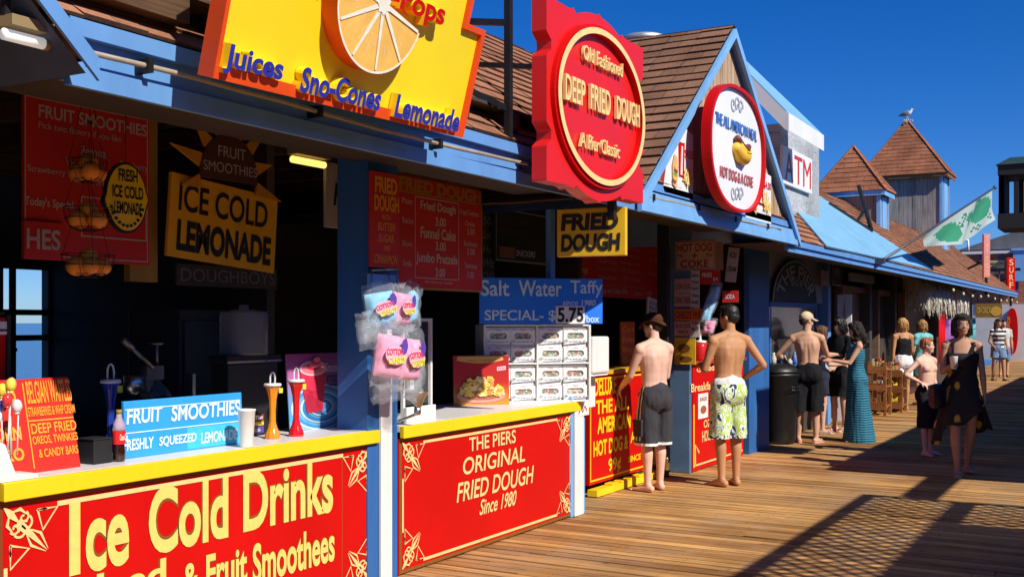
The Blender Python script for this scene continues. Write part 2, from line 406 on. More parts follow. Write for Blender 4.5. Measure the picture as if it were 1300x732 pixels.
# ================================================================ the arcade building
EY, EZ0, EZ1 = 3.32, 2.51, 2.74       # eave: front plane, underside, top
PF = 4.22                             # counter fronts
BK = 7.6                              # back wall
XL, XR = 1.2, 38.0
bld = thing('arcade_building', 'long low pier building with brown shingle roof, blue eaves and open food counters', 'building', (XL, PF, 0))
def RZ(Y): return EZ1+.02+(Y-EY)*.80  # main roof slope
RY = 5.32
shm = shingle('red brown shingles', (.36, .17, .1), (.28, .13, .075))
shm2 = shingle('brown shingles', (.26, .14, .088), (.19, .1, .062))
def shingled(mb, P0, U, L, Sv, SL, row=.14, m=0, cut=None, th=.018):
    """rows of shingles: P0 eave corner, U along the eave (length L), Sv up the slope (length SL)"""
    U = Vector(U).normalized(); Sv = Vector(Sv).normalized(); Nn = U.cross(Sv)
    if Nn.z < 0: Nn = -Nn
    P0 = Vector(P0); k = 0
    while k*row < SL:
        a, b_ = k*row, min((k+1)*row+.0, SL); c0, c1 = (0, L) if cut is None else cut(a, b_)
        if c1[0] - c0[0] < .02 if cut else False: k += 1; continue
        if cut: (l0, l1), (r0, r1) = (c0[0], c0[1]), (c1[0], c1[1])
        else: l0 = l1 = 0; r0 = r1 = L
        step = .3; n = max(1, int((r0-l0)/step+.5))
        for q in range(n):
            f0, f1 = q/n, (q+1)/n; j = R.uniform(-.007, .007); hh = th*R.uniform(.7, 1.25)
            ua, ub, uc, ud = l0+(r0-l0)*f0, l0+(r0-l0)*f1, l1+(r1-l1)*f1, l1+(r1-l1)*f0
            A = P0+U*ua+Sv*(a+j)+Nn*hh; B = P0+U*ub+Sv*(a+j)+Nn*hh; C = P0+U*uc+Sv*(b_+.01)+Nn*.002; D = P0+U*ud+Sv*(b_+.01)+Nn*.002
            mb.quad(A, B, C, D, m, uv=[(ua, k*.13+.001), (ub, k*.13+.001), (uc, k*.13+.129), (ud, k*.13+.129)])
            mb.quad(A-Nn*(hh-.001), B-Nn*(hh-.001), B, A, m, uv=[(ua, k*.13+.001)]*4)
        k += 1
mb = MB(); slope = Vector((0, 1, .8)); SLn = (RY-EY)*math.hypot(1, .8)
XS, LO = 11.9, .19      # past the hot dog gable the eave sits lower
for xa, xb, dz in ((XL, XS, 0), (XS, XR, LO)):
    shingled(mb, (xa, EY-.02, EZ1+.02-dz), (1, 0, 0), xb-xa, slope, SLn, .14)
    shingled(mb, (xa, 2*RY-EY, EZ1+.02-dz), (1, 0, 0), xb-xa, Vector((0, -1, .8)), SLn, .5)
    mb.quad((xa, EY, EZ1-dz), (xa, RY, RZ(RY)-.02-dz), (xb, RY, RZ(RY)-.02-dz), (xb, EY, EZ1-dz), 1, uv=[(0, 0)]*4)
    mb.quad((xa, 2*RY-EY, EZ1-dz), (xa, RY, RZ(RY)-.02-dz), (xb, RY, RZ(RY)-.02-dz), (xb, 2*RY-EY, EZ1-dz), 1, uv=[(0, 0)]*4)
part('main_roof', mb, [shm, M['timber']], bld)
mb = MB()   # fascia: board, gutter lip, drip
mb.box(2.62, XS, EY, EY+.03, EZ0+.02, EZ1+.005); mb.box(2.62, XS, EY-.028, EY-.001, EZ0, EZ0+.075); mb.box(2.62, XS, EY-.035, EY-.001, EZ1-.05, EZ1+.012)
mb.box(XS, XR, EY, EY+.03, EZ0-.06, EZ1-LO+.005); mb.box(XS, XR, EY-.035, EY-.001, EZ1-LO-.05, EZ1-LO+.012); mb.box(XS, XR, EY-.02, EY-.001, EZ0-.08, EZ0-.04)
mb.box(2.62, XS, EY+.03, PF+.1, EZ1-.06, EZ1-.045, 1)
part('fascia', mb, [M['navy'], M['dark']], bld)
mb = MB(); pts = []; x = 2.7
while x < 11.7: pts.append((x, EY-.055+R.uniform(-.004, .004), EZ0+.12+.008*math.sin(x*2.3)+R.uniform(-.004, .004))); x += .25
mb.tube(pts, .011, 8)
for q in pts[1::4]: mb.box(q[0]-.012, q[0]+.012, q[1]-.024, EY, q[2]-.026, q[2]+.026, 1)
part('conduit', mb, [paint('conduit beige', (.36, .3, .22), .5, .2, 12), M['iron']], bld)
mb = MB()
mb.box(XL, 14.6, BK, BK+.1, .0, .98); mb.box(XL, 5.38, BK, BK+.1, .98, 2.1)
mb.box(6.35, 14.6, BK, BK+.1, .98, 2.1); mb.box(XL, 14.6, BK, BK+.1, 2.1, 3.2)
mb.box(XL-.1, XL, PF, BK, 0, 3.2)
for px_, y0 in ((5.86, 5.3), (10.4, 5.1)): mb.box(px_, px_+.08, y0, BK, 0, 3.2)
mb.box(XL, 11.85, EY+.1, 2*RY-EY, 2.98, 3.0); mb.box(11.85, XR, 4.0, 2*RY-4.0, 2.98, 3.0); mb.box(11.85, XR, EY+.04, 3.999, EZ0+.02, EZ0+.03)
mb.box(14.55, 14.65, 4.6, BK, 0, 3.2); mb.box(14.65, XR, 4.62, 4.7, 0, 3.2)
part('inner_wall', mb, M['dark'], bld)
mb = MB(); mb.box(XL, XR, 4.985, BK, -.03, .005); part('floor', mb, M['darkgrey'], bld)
wf = MB()
for x in (5.38, 5.83, 6.30): wf.box(x, x+.05, BK-.03, BK+.05, 1.0, 2.12)
for z in (.98, 1.52, 1.72, 2.08): wf.box(5.38, 6.35, BK-.025, BK+.04, z, z+.045)
wo_ = part('back_window', wf, M['darkgrey'], bld)
wg = MB(); wg.quad((5.4, BK+.02, 1), (6.33, BK+.02, 1), (6.33, BK+.02, 2.1), (5.4, BK+.02, 2.1)); part('pane', wg, glassy('window glass', (.75, .85, .85), .12), wo_)
# rafters of the dark ceiling and the beams under the left overhang
mb = MB(); x = XL
while x < 11.7: mb.box(x, x+.05, EY+.06, BK, 2.86, 2.975); x += .6
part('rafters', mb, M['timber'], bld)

def post(x0, x1, y0, y1, top, mat=M['bluepost'], board=None):
    mb = MB(); mb.box(x0, x1, y0, y1, 0, top); p = part('post', mb, mat, bld, .006)
    if board:
        mb = MB(); mb.box(board[0], board[1], y0-.022, y0-.002, 0.005, board[2]); part('white_board', mb, M['white'], p, .003)
    return p
p1a = sx(480, 4.2); post(p1a-.10, p1a+.22, 4.205, 4.45, 2.97, board=(p1a+.01, p1a+.13, 1.62))
p2a = sx(728, 4.2); post(p2a-.03, p2a+.24, 4.205, 4.43, 1.02, mat=M['skyblue'], board=(p2a, p2a+.17, 1.0)); xq = sx(699, 4.4); post(xq, xq+.09, 4.4, 4.45, 2.97, mat=M['navy'])
x3 = sx(850, 4.3); x3 = sx(878, 4.3); post(x3-.06, x3, 4.3, yx(850, x3-.06), 2.97, mat=paint('grey blue post', (.09, .17, .3), .6, .15, 5)); post(x3-.5, x3-.44, yx(834, x3-.5)-.12, yx(834, x3-.5), 2.97, mat=M['black'])
x4 = sx(952, 4.25); post(x4, sx(977, 4.25), 4.255, yx(944, x4), 2.97)
for px in (1052, 1105, 1137, 1188, 1222): a = sx(px, 4.35); post(a, a+.2, 4.36, 4.6, 2.97, mat=M['darkgrey'] if px != 1052 else M['navy'])

# cross gable over the hot dog stand
gx0, gx1 = sx(808, EY), sx(1003, EY); gxm = (gx0+gx1)/2; gz0 = at(808, 245, Y=EY).z; gzt = at(925, 42, Y=EY).z
sl_ = (gzt-gz0)/(gxm-gx0)
gm = boards('bare gable boards', ((.46, .31, .19), (.54, .38, .25), (.4, .27, .16)), .1, 0, 2)
mb = MB(); x = gx0+.05
while x < gx1-.05:
    xa, xb = x, min(x+.094, gx1-.05); h = lambda q: gzt-abs(q-gxm)*sl_-.06
    mb.add([(xa, EY, gz0), (xb, EY, gz0), (xb, EY, max(h(xb), gz0+.01)), (xa, EY, max(h(xa), gz0+.01))], [(0, 1, 2, 3)])
    x += .1
mb.quad((gx0, EY+.01, gz0), (gx1, EY+.01, gz0), (gxm, EY+.01, gzt-.05), (gxm-.01, EY+.01, gzt-.05), 1)
gw = part('gable_wall', mb, [gm, M['black']], bld)
mb = MB(); A = Vector((gx0-.12, EY-.1, gz0-.1)); Sv = Vector((gxm-gx0+.0, 0, gzt-gz0)); SLg = (Sv.length)+.16
def gable_roof(mb, cx, half, zb, zt, y0, y1, row=.14, m=0, under=1):
    for sg in (-1, 1):
        Sv = Vector((-sg*half, 0, zt-zb)); L = Sv.length; ext = .14
        P0 = Vector((cx+sg*half, y0, zb))-Sv.normalized()*ext
        shingled(mb, P0+Vector((0, 0, .02)), (0, 1, 0), y1-y0, Sv, L+ext, row, m)
        e = Vector((cx, y0, zt)); Nn = Vector((sg*(zt-zb), 0, half)).normalized()*.05
        mb.quad(P0-Nn, P0-Nn+Vector((0, y1-y0, 0)), e-Nn+Vector((0, y1-y0, 0)), e-Nn, under, uv=[(0, 0)]*4)
gable_roof(mb, gxm, gxm-gx0, gz0+.03, gzt+.03, EY-.07, 7.5)
part('gable_roof', mb, [shm2, M['navy']], bld)
mb = MB()
def rake(mb, cx, half, zb, zt, y0, w=.15, th=.035, ext=.14):
    for sg in (-1, 1):
        d = Vector((sg*half, 0, zb-zt)).normalized(); L = math.hypot(half, zt-zb)+ext; n_ = Vector((-d.z*sg*-1, 0, 0))
        dn = Vector((0, 0, -w))
        a = Vector((cx, 0, zt)); b_ = a+d*L
        fr = Frame((0, y0, 0))
        mb.prism([(a.x, a.z), (b_.x, b_.z), (b_.x, b_.z+dn.z), (a.x, a.z+dn.z)], 0, th, fr)
rake(mb, gxm, gxm-gx0, gz0+.02, gzt+.02, EY-.055, .085)
part('rake_board', mb, M['skyblue'], bld)
mb = MB(); mb.box(gx0-.05, gx1+.05, EY-.06, EY-.037, gz0-.13, gz0+.02); mb.box(gx0-.05, gx1+.05, EY-.075, EY-.061, gz0-.14, gz0-.08)
part('gable_beam', mb, M['skyblue'], bld)
# roof vent on the gable ridge
vent = MB(); c = at(818, 47, Y=4.35); vent.lathe((c.x, c.y, c.z-.45), [(.1, 0), (.1, .38), (.24, .38), (.24, .43), (.2, .45)], 24)
vp = part('roof_vent', vent, paint('galvanised vent', (.5, .52, .5), .45, .1, 10, metal=.6), bld)

# left cross gable with its raked verge
lx, lh = .60, 1.89
mb = MB(); gable_roof(mb, lx, lh, 2.65, 4.35, 3.13, 5.5)
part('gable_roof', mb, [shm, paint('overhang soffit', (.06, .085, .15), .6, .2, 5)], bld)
mb = MB(); rake(mb, lx, lh, 2.665, 4.365, 3.115, .075, .014, .14); part('rake_board', mb, M['navy'], bld)
mb = MB(); k = 0
while k < 15:
    z = 2.62+k*.12; hw = max(0.05, (4.33-z)/1.7*lh)
    n = max(1, int(2*hw/.25))
    for q in range(n):
        xa = lx-hw+2*hw*q/n; xb = lx-hw+2*hw*(q+1)/n; j = R.uniform(-.006, .006)
        mb.quad((xa, 3.27, z+j), (xb, 3.27, z+j), (xb, 3.3, z+.125), (xa, 3.3, z+.125), 0, uv=[(xa, k*.13), (xb, k*.13), (xb, k*.13+.13), (xa, k*.13+.13)])
    k += 1
part('shingled_gable', mb, shingle('gable shingles', (.33, .15, .09), (.27, .12, .07), spots=False), bld)
mb = MB()
for (y, z, h) in ((3.3, 2.86, .11), (3.55, 2.8, .1), (3.8, 2.76, .1), (4.1, 2.7, .12)): mb.box(-.5, 3.2, y, y+.09, z, z+h)
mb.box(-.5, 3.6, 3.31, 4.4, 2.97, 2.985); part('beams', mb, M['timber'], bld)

# light blue metal roof further along, on the same slope
mb = MB()
sA, sB = sx(1003, EY)-.1, sx(1186, EY)
def roofpt(px, py):
    xc = (px-CX)/FPX; yc = (HZ-py)/FPX; r = Vector((cT+xc*sT, sT-xc*cT, yc))
    t = (EZ1-LO+.02-.8*EY-EYE)/(r.z-.8*r.y); return Vector((r.x*t, r.y*t, EYE+r.z*t))
Q = [roofpt(1003, 272), roofpt(1056, 316), roofpt(1184, 344), roofpt(1032, 246), roofpt(985, 222)]
up = Vector((0, -.8, 1)).normalized()
P = [Vector((sx(1000, EY), EY-.03, EZ1+.02)), Vector((sB, EY-.03, EZ1+.02))]
poly = [roofpt(1054, 318)-Vector((.3, 0, 0)), roofpt(1183, 345), roofpt(1110, 298), roofpt(1034, 249), roofpt(984, 218), roofpt(1001, 262)]
mb.poly([p+up*.05 for p in poly]); mb.poly([p+up*.028 for p in poly][::-1])
for q in range(6):
    pass
for a, b_ in zip(poly, poly[1:]+poly[:1]): mb.quad(a+up*.028, b_+up*.028, b_+up*.05, a+up*.05)
e0, e1 = poly[0], poly[1]
for q in ():
    a = e0.lerp(e1, q); top = None
    # standing seam up the slope until the upper edge of the sheet
    for (c0, c1) in ((poly[1], poly[2]), (poly[2], poly[3])):
        lo, hi = min(c0.x, c1.x), max(c0.x, c1.x)
        if lo <= a.x <= hi: f = (a.x-c0.x)/(c1.x-c0.x); top = c0.lerp(c1, f)
    if top is not None and (top-a).length > .12: mb.bar(a+up*.06, top+up*.06, .018, .02, 0, up=up)
part('metal_roof', mb, paint('light blue metal', (.22, .47, .66), .4, .06, 3, .02, .15), bld)

# ================================================================ dormer with the ATM sign
DY = 3.95
dx0, dx1 = sx(990, DY), sx(1034, DY); dzb = RZ(DY)-.3; dzt = at(1010, 168, Y=DY).z
dm = thing('roof_dormer', 'pale grey shingled dormer with light blue roof above the food stands', 'dormer', (dx0, DY, dzb))
mb = MB(); mb.box(dx0, dx1+.25, DY, 6.4, dzb, dzt)
part('wall', mb, boards('grey dormer shingles', ((.42, .44, .46), (.47, .49, .5), (.38, .4, .42)), .12, 2, 1, .85), dm)
mb = MB()
ez = at(1043, 183, Y=DY-.45).z; exr = sx(1043, DY-.45); exl = sx(998, DY-.45); ezl = at(998, 150, Y=DY-.45).z
rz = ez+1.35
br = at(937, 76, X=exr); A = [Vector((exl, DY-.45, ezl)), Vector((exr, DY-.45, ez+.05)), br, Vector((exl, DY-.45, ezl)).lerp(br+Vector((exl-exr, 0, ezl-ez)), .55)]
mb.poly([p+Vector((0, 0, .09)) for p in A]); mb.poly(A[::-1], 1)
for a, b_ in zip(A, A[1:]+A[:1]): mb.quad(a, b_, b_+Vector((0, 0, .09)), a+Vector((0, 0, .09)), 0)
part('roof', mb, [paint('light blue metal', (.22, .47, .66)), M['white']], dm)
mb = MB(); a, b_ = A[0]+Vector((0, -.03, -.14)), A[1]+Vector((0, -.03, -.14))
mb.quad(a, b_, b_+Vector((0, 0, .2)), a+Vector((0, 0, .2))); mb.quad(a+Vector((0, .03, 0)), a, a+Vector((0, 0, .2)), a+Vector((0, .03, .2)))
mb.quad(A[0]+Vector((-.01, 0, -.14)), A[0]+Vector((-.01, 0, .07)), A[3]+Vector((-.01, 0, .07)), A[3]+Vector((-.01, 0, -.14)))
part('fascia', mb, M['white'], dm)
Yb = DY-.05; mb = MB(); a = at(994, 186, Y=Yb); b_ = at(994, 232, Y=Yb); c = at(1031, 200, Y=Yb)
sg = thing('atm_sign', 'white board with tall red letters ATM on the grey dormer', 'sign', (a.x, Yb, b_.z))
mb.box(a.x, c.x, Yb, Yb+.04, b_.z, a.z+.02); part('board', mb, M['white'], sg, .004)
mb = MB(); w = c.x-a.x; h = a.z+.02-b_.z; fr = Frame((a.x, Yb, b_.z))
for q, ch in enumerate('ATM'): mb.text(ch, fr, w*(.07+.3*q), w*(.33+.31*q), h*.12, h*.88, .004, .0)
part('lettering', mb, paint('red letter', (.62, .02, .015)), sg)

# ================================================================ roof cupolas
def cupola(x0, y0, w, z0, ze, zt, label, over=.13, bm='front', dep=None):
    dep = dep or w
    t = thing('roof_cupola', label, 'cupola', (x0, y0, z0), 'cupolas on the pier roof')
    mb = MB(); bw = .125; gap = .004
    n = int(round(dep/bw)); wmat = boards('weathered grey boards', ((.32, .28, .25), (.4, .36, .32), (.27, .235, .21)), .125, 1, 2)
    for k in range(n):
        a = y0+dep*k/n; b_ = y0+dep*(k+1)/n-gap; j = R.uniform(0, .006)
        mb.quad((x0-j, a, z0), (x0-j, b_, z0), (x0-j, b_, ze), (x0-j, a, ze))
    mb.box(x0+.01, x0+w-.01, y0+.01, y0+dep-.01, z0, ze, 1)
    n = int(round(w/bw))
    for k in range(n):
        a = x0+w*k/n; b_ = x0+w*(k+1)/n-gap
        mb.quad((a, y0, z0), (b_, y0, z0), (b_, y0, ze), (a, y0, ze))
    part('wall', mb, [wmat, M['black']], t)
    mb = MB()
    for (cx_, cy_) in ((x0, y0), (x0+w, y0)): mb.box(cx_-.035, cx_+.035, cy_-.02, cy_+.06, z0, ze-.02)
    mb.box(x0+.25*w, x0+.75*w, y0-.015, y0-.005, z0+.3*(ze-z0), ze-.1); part('corner_trim', mb, M['skyblue'], t)
    mb = MB(); o = over
    mb.box(x0-o, x0+w+o, y0-o, y0-o+.02, ze-.1, ze+.02); mb.box(x0-o, x0-o+.02, y0-o+.021, y0+dep+o, ze-.1, ze+.02); mb.box(x0-o+.021, x0+w+o, y0-o+.021, y0+dep+o, ze-.03, ze-.01, 1)
    part('fascia', mb, [M['skyblue'] if bm == 'front' else M['brown'], M['blue']], t)
    mb = MB(); ap = Vector((x0+w/2, y0+dep/2, zt)); C = [Vector((x0-o-.02, y0-o-.02, ze)), Vector((x0+w+o, y0-o-.02, ze)), Vector((x0+w+o, y0+dep+o, ze)), Vector((x0-o-.02, y0+dep+o, ze))]
    for q in range(4):
        a, b_ = C[q], C[(q+1) % 4]; mid = (a+b_)/2; U = (b_-a); L = U.length; Sv = ap-mid; H = Sv.length
        shingled(mb, a, U, L, Sv, H, .12, 0, cut=lambda s0, s1, L=L, H=H: ((L/2*s0/H, L/2*min(s1, H)/H), (L-L/2*s0/H, L-L/2*min(s1, H)/H)), th=.012)
        mb.bar(a+Vector((0, 0, .02)), ap+Vector((0, 0, .01)), .05, .03, 0)
    mb.uv = {k: v for k, v in mb.uv.items()}
    part('roof', mb, shingle('cupola shingles', (.37, .15, .08), (.3, .12, .065)), t)
    return t, ap
y0 = 4.6; c1 = at(1117, 240, Y=y0); wdt = yx(1040, c1.x)-y0
cupola(c1.x, y0, (sx(1127, y0)-c1.x), RZ(y0)-.7, at(1125, 246, Y=y0).z, at(1090, 187, X=c1.x+.6).z, 'smaller grey wooden cupola with blue fascia and pointed red shingle roof', .12, 'front', wdt)
y0 = 4.7; c2 = at(1196, 225, Y=y0); wd2 = yx(1099, c2.x)-y0
cp, apx = cupola(c2.x, y0, sx(1204, y0)-c2.x, RZ(y0)-1.2, at(1203, 225, Y=y0).z, at(1148, 153, X=c2.x+.7).z, 'tall grey wooden cupola topped by a gull, with pointed red shingle roof', .17, 'brown', wd2)
y0 = 4.3; xa, xb = sx(210, y0), sx(275, y0)
ct, _ = cupola(xa, y0, .9, RZ(y0)-.3, 5.2, 6.0, 'weathered cupola base with light blue corner post behind the yellow sign', dep=.5)
mb = MB(); mb.box(xa-.03, xa+.12, y0-.03, y0+.53, RZ(y0)-.3, 5.05); part('corner_post', mb, M['skyblue'], ct)

# ================================================================ helpers for signs: sight a pixel onto a board's own plane
def hit(fr, px, py, n=0):
    xc = (px-CX)/FPX; yc = (HZ-py)/FPX; r = Vector((cT+xc*sT, sT-xc*cT, yc)); o = Vector((0, 0, EYE)); q = fr.p(0, 0, n)
    t = (q-o).dot(fr.N)/r.dot(fr.N); p = o+r*t-q
    return p.dot(fr.U), p.dot(fr.V)
def T(mb, fr, body, xa, yt, yb, xb, m=0, n=.004, **k):
    """lettering whose left end spans pixels (xa, yt..yb) and whose right end is at column xb"""
    q = k.get('ext', 0); u0, v1 = hit(fr, xa, yt, q); _, v0 = hit(fr, xa, yb, q); u1, _ = hit(fr, xb, HZ if fr.V.z > .999 else yb+.25*(xb-xa), q)
    mb.text(body, fr, u0, u1, v0, v1, n, m=m, **k)
def facade(Y, px, py): p = at(px, py, Y=Y); return Frame(p)
def board(name, label, cat, fr, w, h, th, mats, group=None, bevel=.004, pname='board'):
    o = fr.p(0, 0, -th/2)
    t = thing(name, label, cat, o, group); mb = MB(); mb.box(0, w, 0, h, -th, 0, 0, fr)
    part(pname, mb, mats, t, bevel); return t
def border(mb, fr, u0, u1, v0, v1, w, n=.003, m=0):
    for a in ((u0, u1, v0, v0+w), (u0, u1, v1-w, v1), (u0, u0+w, v0+w, v1-w), (u1-w, u1, v0+w, v1-w)):
        mb.quad(fr.p(a[0], a[2], n), fr.p(a[1], a[2], n), fr.p(a[1], a[3], n), fr.p(a[0], a[3], n), m)
def stroke(mb, fr, pts, w, n=.004, m=0):
    """a painted line of width w (number or list) through points (u, v)"""
    P = [Vector((a, b, 0)) for a, b in pts]; k = len(P); ws = w if isinstance(w, list) else [w]*k; L, Rr = [], []
    for i in range(k):
        t = (P[min(i+1, k-1)]-P[max(i-1, 0)]); t = t.normalized() if t.length > 0 else Vector((1, 0, 0)); q = Vector((-t.y, t.x, 0))*ws[i]/2
        L.append(fr.p(*(P[i]+q).xy, n)); Rr.append(fr.p(*(P[i]-q).xy, n))
    mb.add(L+Rr, [(i, i+1, k+i+1, k+i) for i in range(k-1)], m)
def curve(p0, p1, p2, n=10): return [((1-t)**2*p0[0]+2*t*(1-t)*p1[0]+t*t*p2[0], (1-t)**2*p0[1]+2*t*(1-t)*p1[1]+t*t*p2[1]) for t in np.linspace(0, 1, n)]
def spiral(c, r0, r1, a0, a1, n=16): return [(c[0]+(r0+(r1-r0)*t)*math.cos(a0+(a1-a0)*t), c[1]+(r0+(r1-r0)*t)*math.sin(a0+(a1-a0)*t)) for t in np.linspace(0, 1, n)]

def corner_ornament(mb, fr, u, v, su, sv, s, m=0, n=.004):
    """scroll and spear ornament in a panel corner; su, sv point to the panel's middle"""
    f = lambda a, b: (u+su*a*s, v+sv*b*s)
    L = lambda pts, w, n_=n: stroke(mb, fr, [f(a, b) for a, b in pts], w*s if not isinstance(w, list) else [x*s for x in w], n_, m)
    L([(.25, .27), (.5, .5), (.8, .8)], [.16, .1, .005], n+.0006)           # spear
    L([(.5, .42), (.68, .5), (.82, .78)], [.02, .05, .01], n+.0003); L([(.42, .5), (.5, .68), (.78, .82)], [.02, .05, .01], n+.0003)
    for sw in (0, 1):
        g = (lambda a, b: (a, b)) if not sw else (lambda a, b: (b, a))
        L([g(.62, .12), g(1.0, .12), g(.72, .46), g(.62, .12), g(.8, .12)], .045, n+.0009)   # open triangle
        L([g(*p) for p in spiral((.4, .3), .13, .02, -1.0, 5.6)], .04, n+.0012)
        L([g(*p) for p in spiral((.2, .36), .1, .02, 2.6, -3.6)], .036, n+.0015)
        L([g(.12, .1), g(.3, .06), g(.42, .16)], [.02, .06, .02], n+.0018)
    L([(.0, .0), (.12, .12), (.26, .26)], [.02, .13, .03], n+.0021)

def counter(label, x0, x1, depth, px_open=None):
    """food counter: red front panel, yellow edge, white top"""
    t = thing('food_counter', label, 'counter', (x0, PF, 0))
    fr = Frame((x0, PF, 0))
    mb = MB(); mb.box(x0, x1, PF, PF+.03, .01, .90); fp = part('front_panel', mb, M['red'], t)
    mb = MB(); mb.box(x0, x1, PF-.045, PF-.01, .905, .985); part('edge_band', mb, M['yellow'], t, .004)
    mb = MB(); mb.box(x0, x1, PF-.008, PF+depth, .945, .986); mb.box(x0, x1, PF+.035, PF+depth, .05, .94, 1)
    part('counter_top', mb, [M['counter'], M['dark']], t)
    return t, fr, fp
# ---------------------------------------------------------------- counter one
cx0, cx1 = sx(-3, PF), sx(472, PF)
t1, fr1, fp1 = counter('red counter with big cream words Ice Cold Drinks, yellow edge', cx0, cx1+.03, .55)
W1 = cx1-cx0
mb = MB()
def outl(mb, fr, body, xa, yt, yb, xb, o1, o2, sh=.0, ns=(.002, .005), **k):
    T(mb, fr, body, xa, yt, yb, xb, m=1, n=ns[0], off=o1+o2, **k); T(mb, fr, body, xa, yt, yb, xb, m=0, n=ns[1], off=o1, **k)
for w_, xa, yt, yb, xb in (('I', 87, 639, 731, 101), ('ce', 108, 660, 728, 163), ('Cold', 188, 619, 706, 289), ('Drinks', 308, 599, 676, 422)):
    outl(mb, fr1, w_, xa, yt, yb, xb, .028, .022)
for w_, xa, yt, yb, xb in (('Iced', 122, 728, 768, 210), ('&', 232, 716, 755, 251), ('Fruit', 261, 704, 752, 313), ('Smoothees', 320, 690, 742, 424)):
    outl(mb, fr1, w_, xa, yt, yb, xb, .026, .02)
part('lettering', mb, [M['paleyellow'], M['brown']], fp1)
mb = MB(); bz0, bz1 = .06, .855; u0, u1 = .035, W1-.035
border(mb, fr1, .0, W1, .012, .9, .022, .0015, 1)
stroke(mb, fr1, [(u0+.26, bz1), (u1-.26, bz1)], .022); stroke(mb, fr1, [(u0+.26, bz0), (u1-.26, bz0)], .02)
stroke(mb, fr1, [(u0, bz0+.24), (u0, bz1-.24)], .018); stroke(mb, fr1, [(u1, bz0+.24), (u1, bz1-.24)], .018)
for a, b_, su, sv in ((u0-.01, bz1+.02, 1, -1), (u1+.01, bz1+.02, -1, -1), (u0-.01, bz0-.02, 1, 1), (u1+.01, bz0-.02, -1, 1)): corner_ornament(mb, fr1, a, b_, su, sv, .27)
part('border_ornament', mb, [M['cream'], paint('gold brown edge', (.2, .05, .012))], fp1)
mb = MB(); q = hit(fr1, 434, 640)[0]; mb.box(q, q+.004, .03, .88, -.001, .0012, 0, fr1); part('panel_joint', mb, M['brown'], fp1)
def screws(parent, fr, w):
    mb = MB()
    for u in np.linspace(.06, w-.06, 9):
        for v in (.03, .885): c_ = fr.p(u+R.uniform(-.02, .02), v, .0045); mb.poly([c_+fr.U*.0055*math.cos(a)+fr.V*.0055*math.sin(a) for a in np.linspace(0, 2*PI, 9)[:-1]])
    part('screw_heads', mb, paint('rusty screw', (.2, .08, .04), .6, .3, 20), parent)
# ---------------------------------------------------------------- counter two
bx0, bx1 = sx(507, PF), sx(726, PF)
t2, fr2, fp2 = counter('red counter lettered Original Fried Dough since 1980, yellow edge', bx0-.01, bx1+.09, .8)
W2 = bx1-bx0
mb = MB()
for w_, xa, yt, yb, xb, sh in (('THE PIERS', 595, 555, 573, 654, .0), ('ORIGINAL', 587, 581, 603, 666, .12), ('FRIED DOUGH', 579, 613, 638, 677, .2), ('Since 1980', 608, 634, 654, 655, .35)):
    outl(mb, fr2, w_, xa, yt, yb, xb, .014, .0, shear=sh)
part('lettering', mb, [M['cream'], M['brown']], fp2)
mb = MB(); u0, u1 = .045, W2-.03
border(mb, fr2, 0.01, W2+.01, .012, .9, .022, .0015, 1)
stroke(mb, fr2, [(u0+.24, bz1), (u1-.24, bz1)], .018); stroke(mb, fr2, [(u0+.24, bz0), (u1-.24, bz0)], .02)
stroke(mb, fr2, [(u0, bz0+.22), (u0, bz1-.22)], .018); stroke(mb, fr2, [(u1, bz0+.22), (u1, bz1-.22)], .018)
for a, b_, su, sv in ((u0-.01, bz1+.02, 1, -1), (u1+.01, bz1+.02, -1, -1), (u0-.01, bz0-.02, 1, 1), (u1+.01, bz0-.02, -1, 1)): corner_ornament(mb, fr2, a, b_, su, sv, .26)
part('border_ornament', mb, [M['cream'], M['brown']], fp2)

# ================================================================ big roof signs
# yellow juice sign, leaning forward over the eave
yb_, lean = 3.02, .27
p0 = at(265, 98, Y=yb_); Vv = Vector((0, -lean, 1)).normalized(); fy = Frame(p0, (1, 0, .017), Vv - Vector((.017*Vv.z, 0, 0)))
ue = hit(fy, 584, 172)[0]; un, vn = hit(fy, 568, 18); ut, vt = hit(fy, 611, 38)
ty = thing('juice_sign', 'large yellow and orange sign with a lemon slice and blue words Juices, Sno-Cones, Lemonade', 'sign', fy.p(ue/2, 0, -.1))
top = vt; step = top+.2
outl_pts = [(0, 0), (ue, 0), (ue, top), (ue-.16, top), (ue-.16, step), (.1, step), (.0, step-.1)]
mb = MB(); mb.prism(outl_pts, -.06, 0, fy, 0, 1); part('panel', mb, [M['signyel'], M['orange']], ty)
mb = MB(); ins = [(.02, .05), (ue-.03, .05), (ue-.03, top-.03), (ue-.19, top-.03), (ue-.19, step-.03), (.11, step-.03), (.02, step-.12)]
mb.ring(outl_pts, ins, 0, .022, fy, 0); part('frame', mb, M['orange'], ty)
mb = MB()
for w_, xa, yt, yb2, xb in (('Juices', 288, 54, 94, 355), ('Sno-Cones', 385, 84, 118, 480), ('Lemonade', 505, 119, 150, 580)):
    T(mb, fy, w_, xa, yt, yb2, xb, off=.035, ext=.04, m=0, mside=1)
part('lettering', mb, [M['letterblue'], M['signyel']], ty)
mb = MB(); T(mb, fy, 'Lemon-Pops', 405, -64, -18, 564, off=.03, ext=.05, m=0, mside=1); part('lettering', mb, [M['red'], M['signyel']], ty)
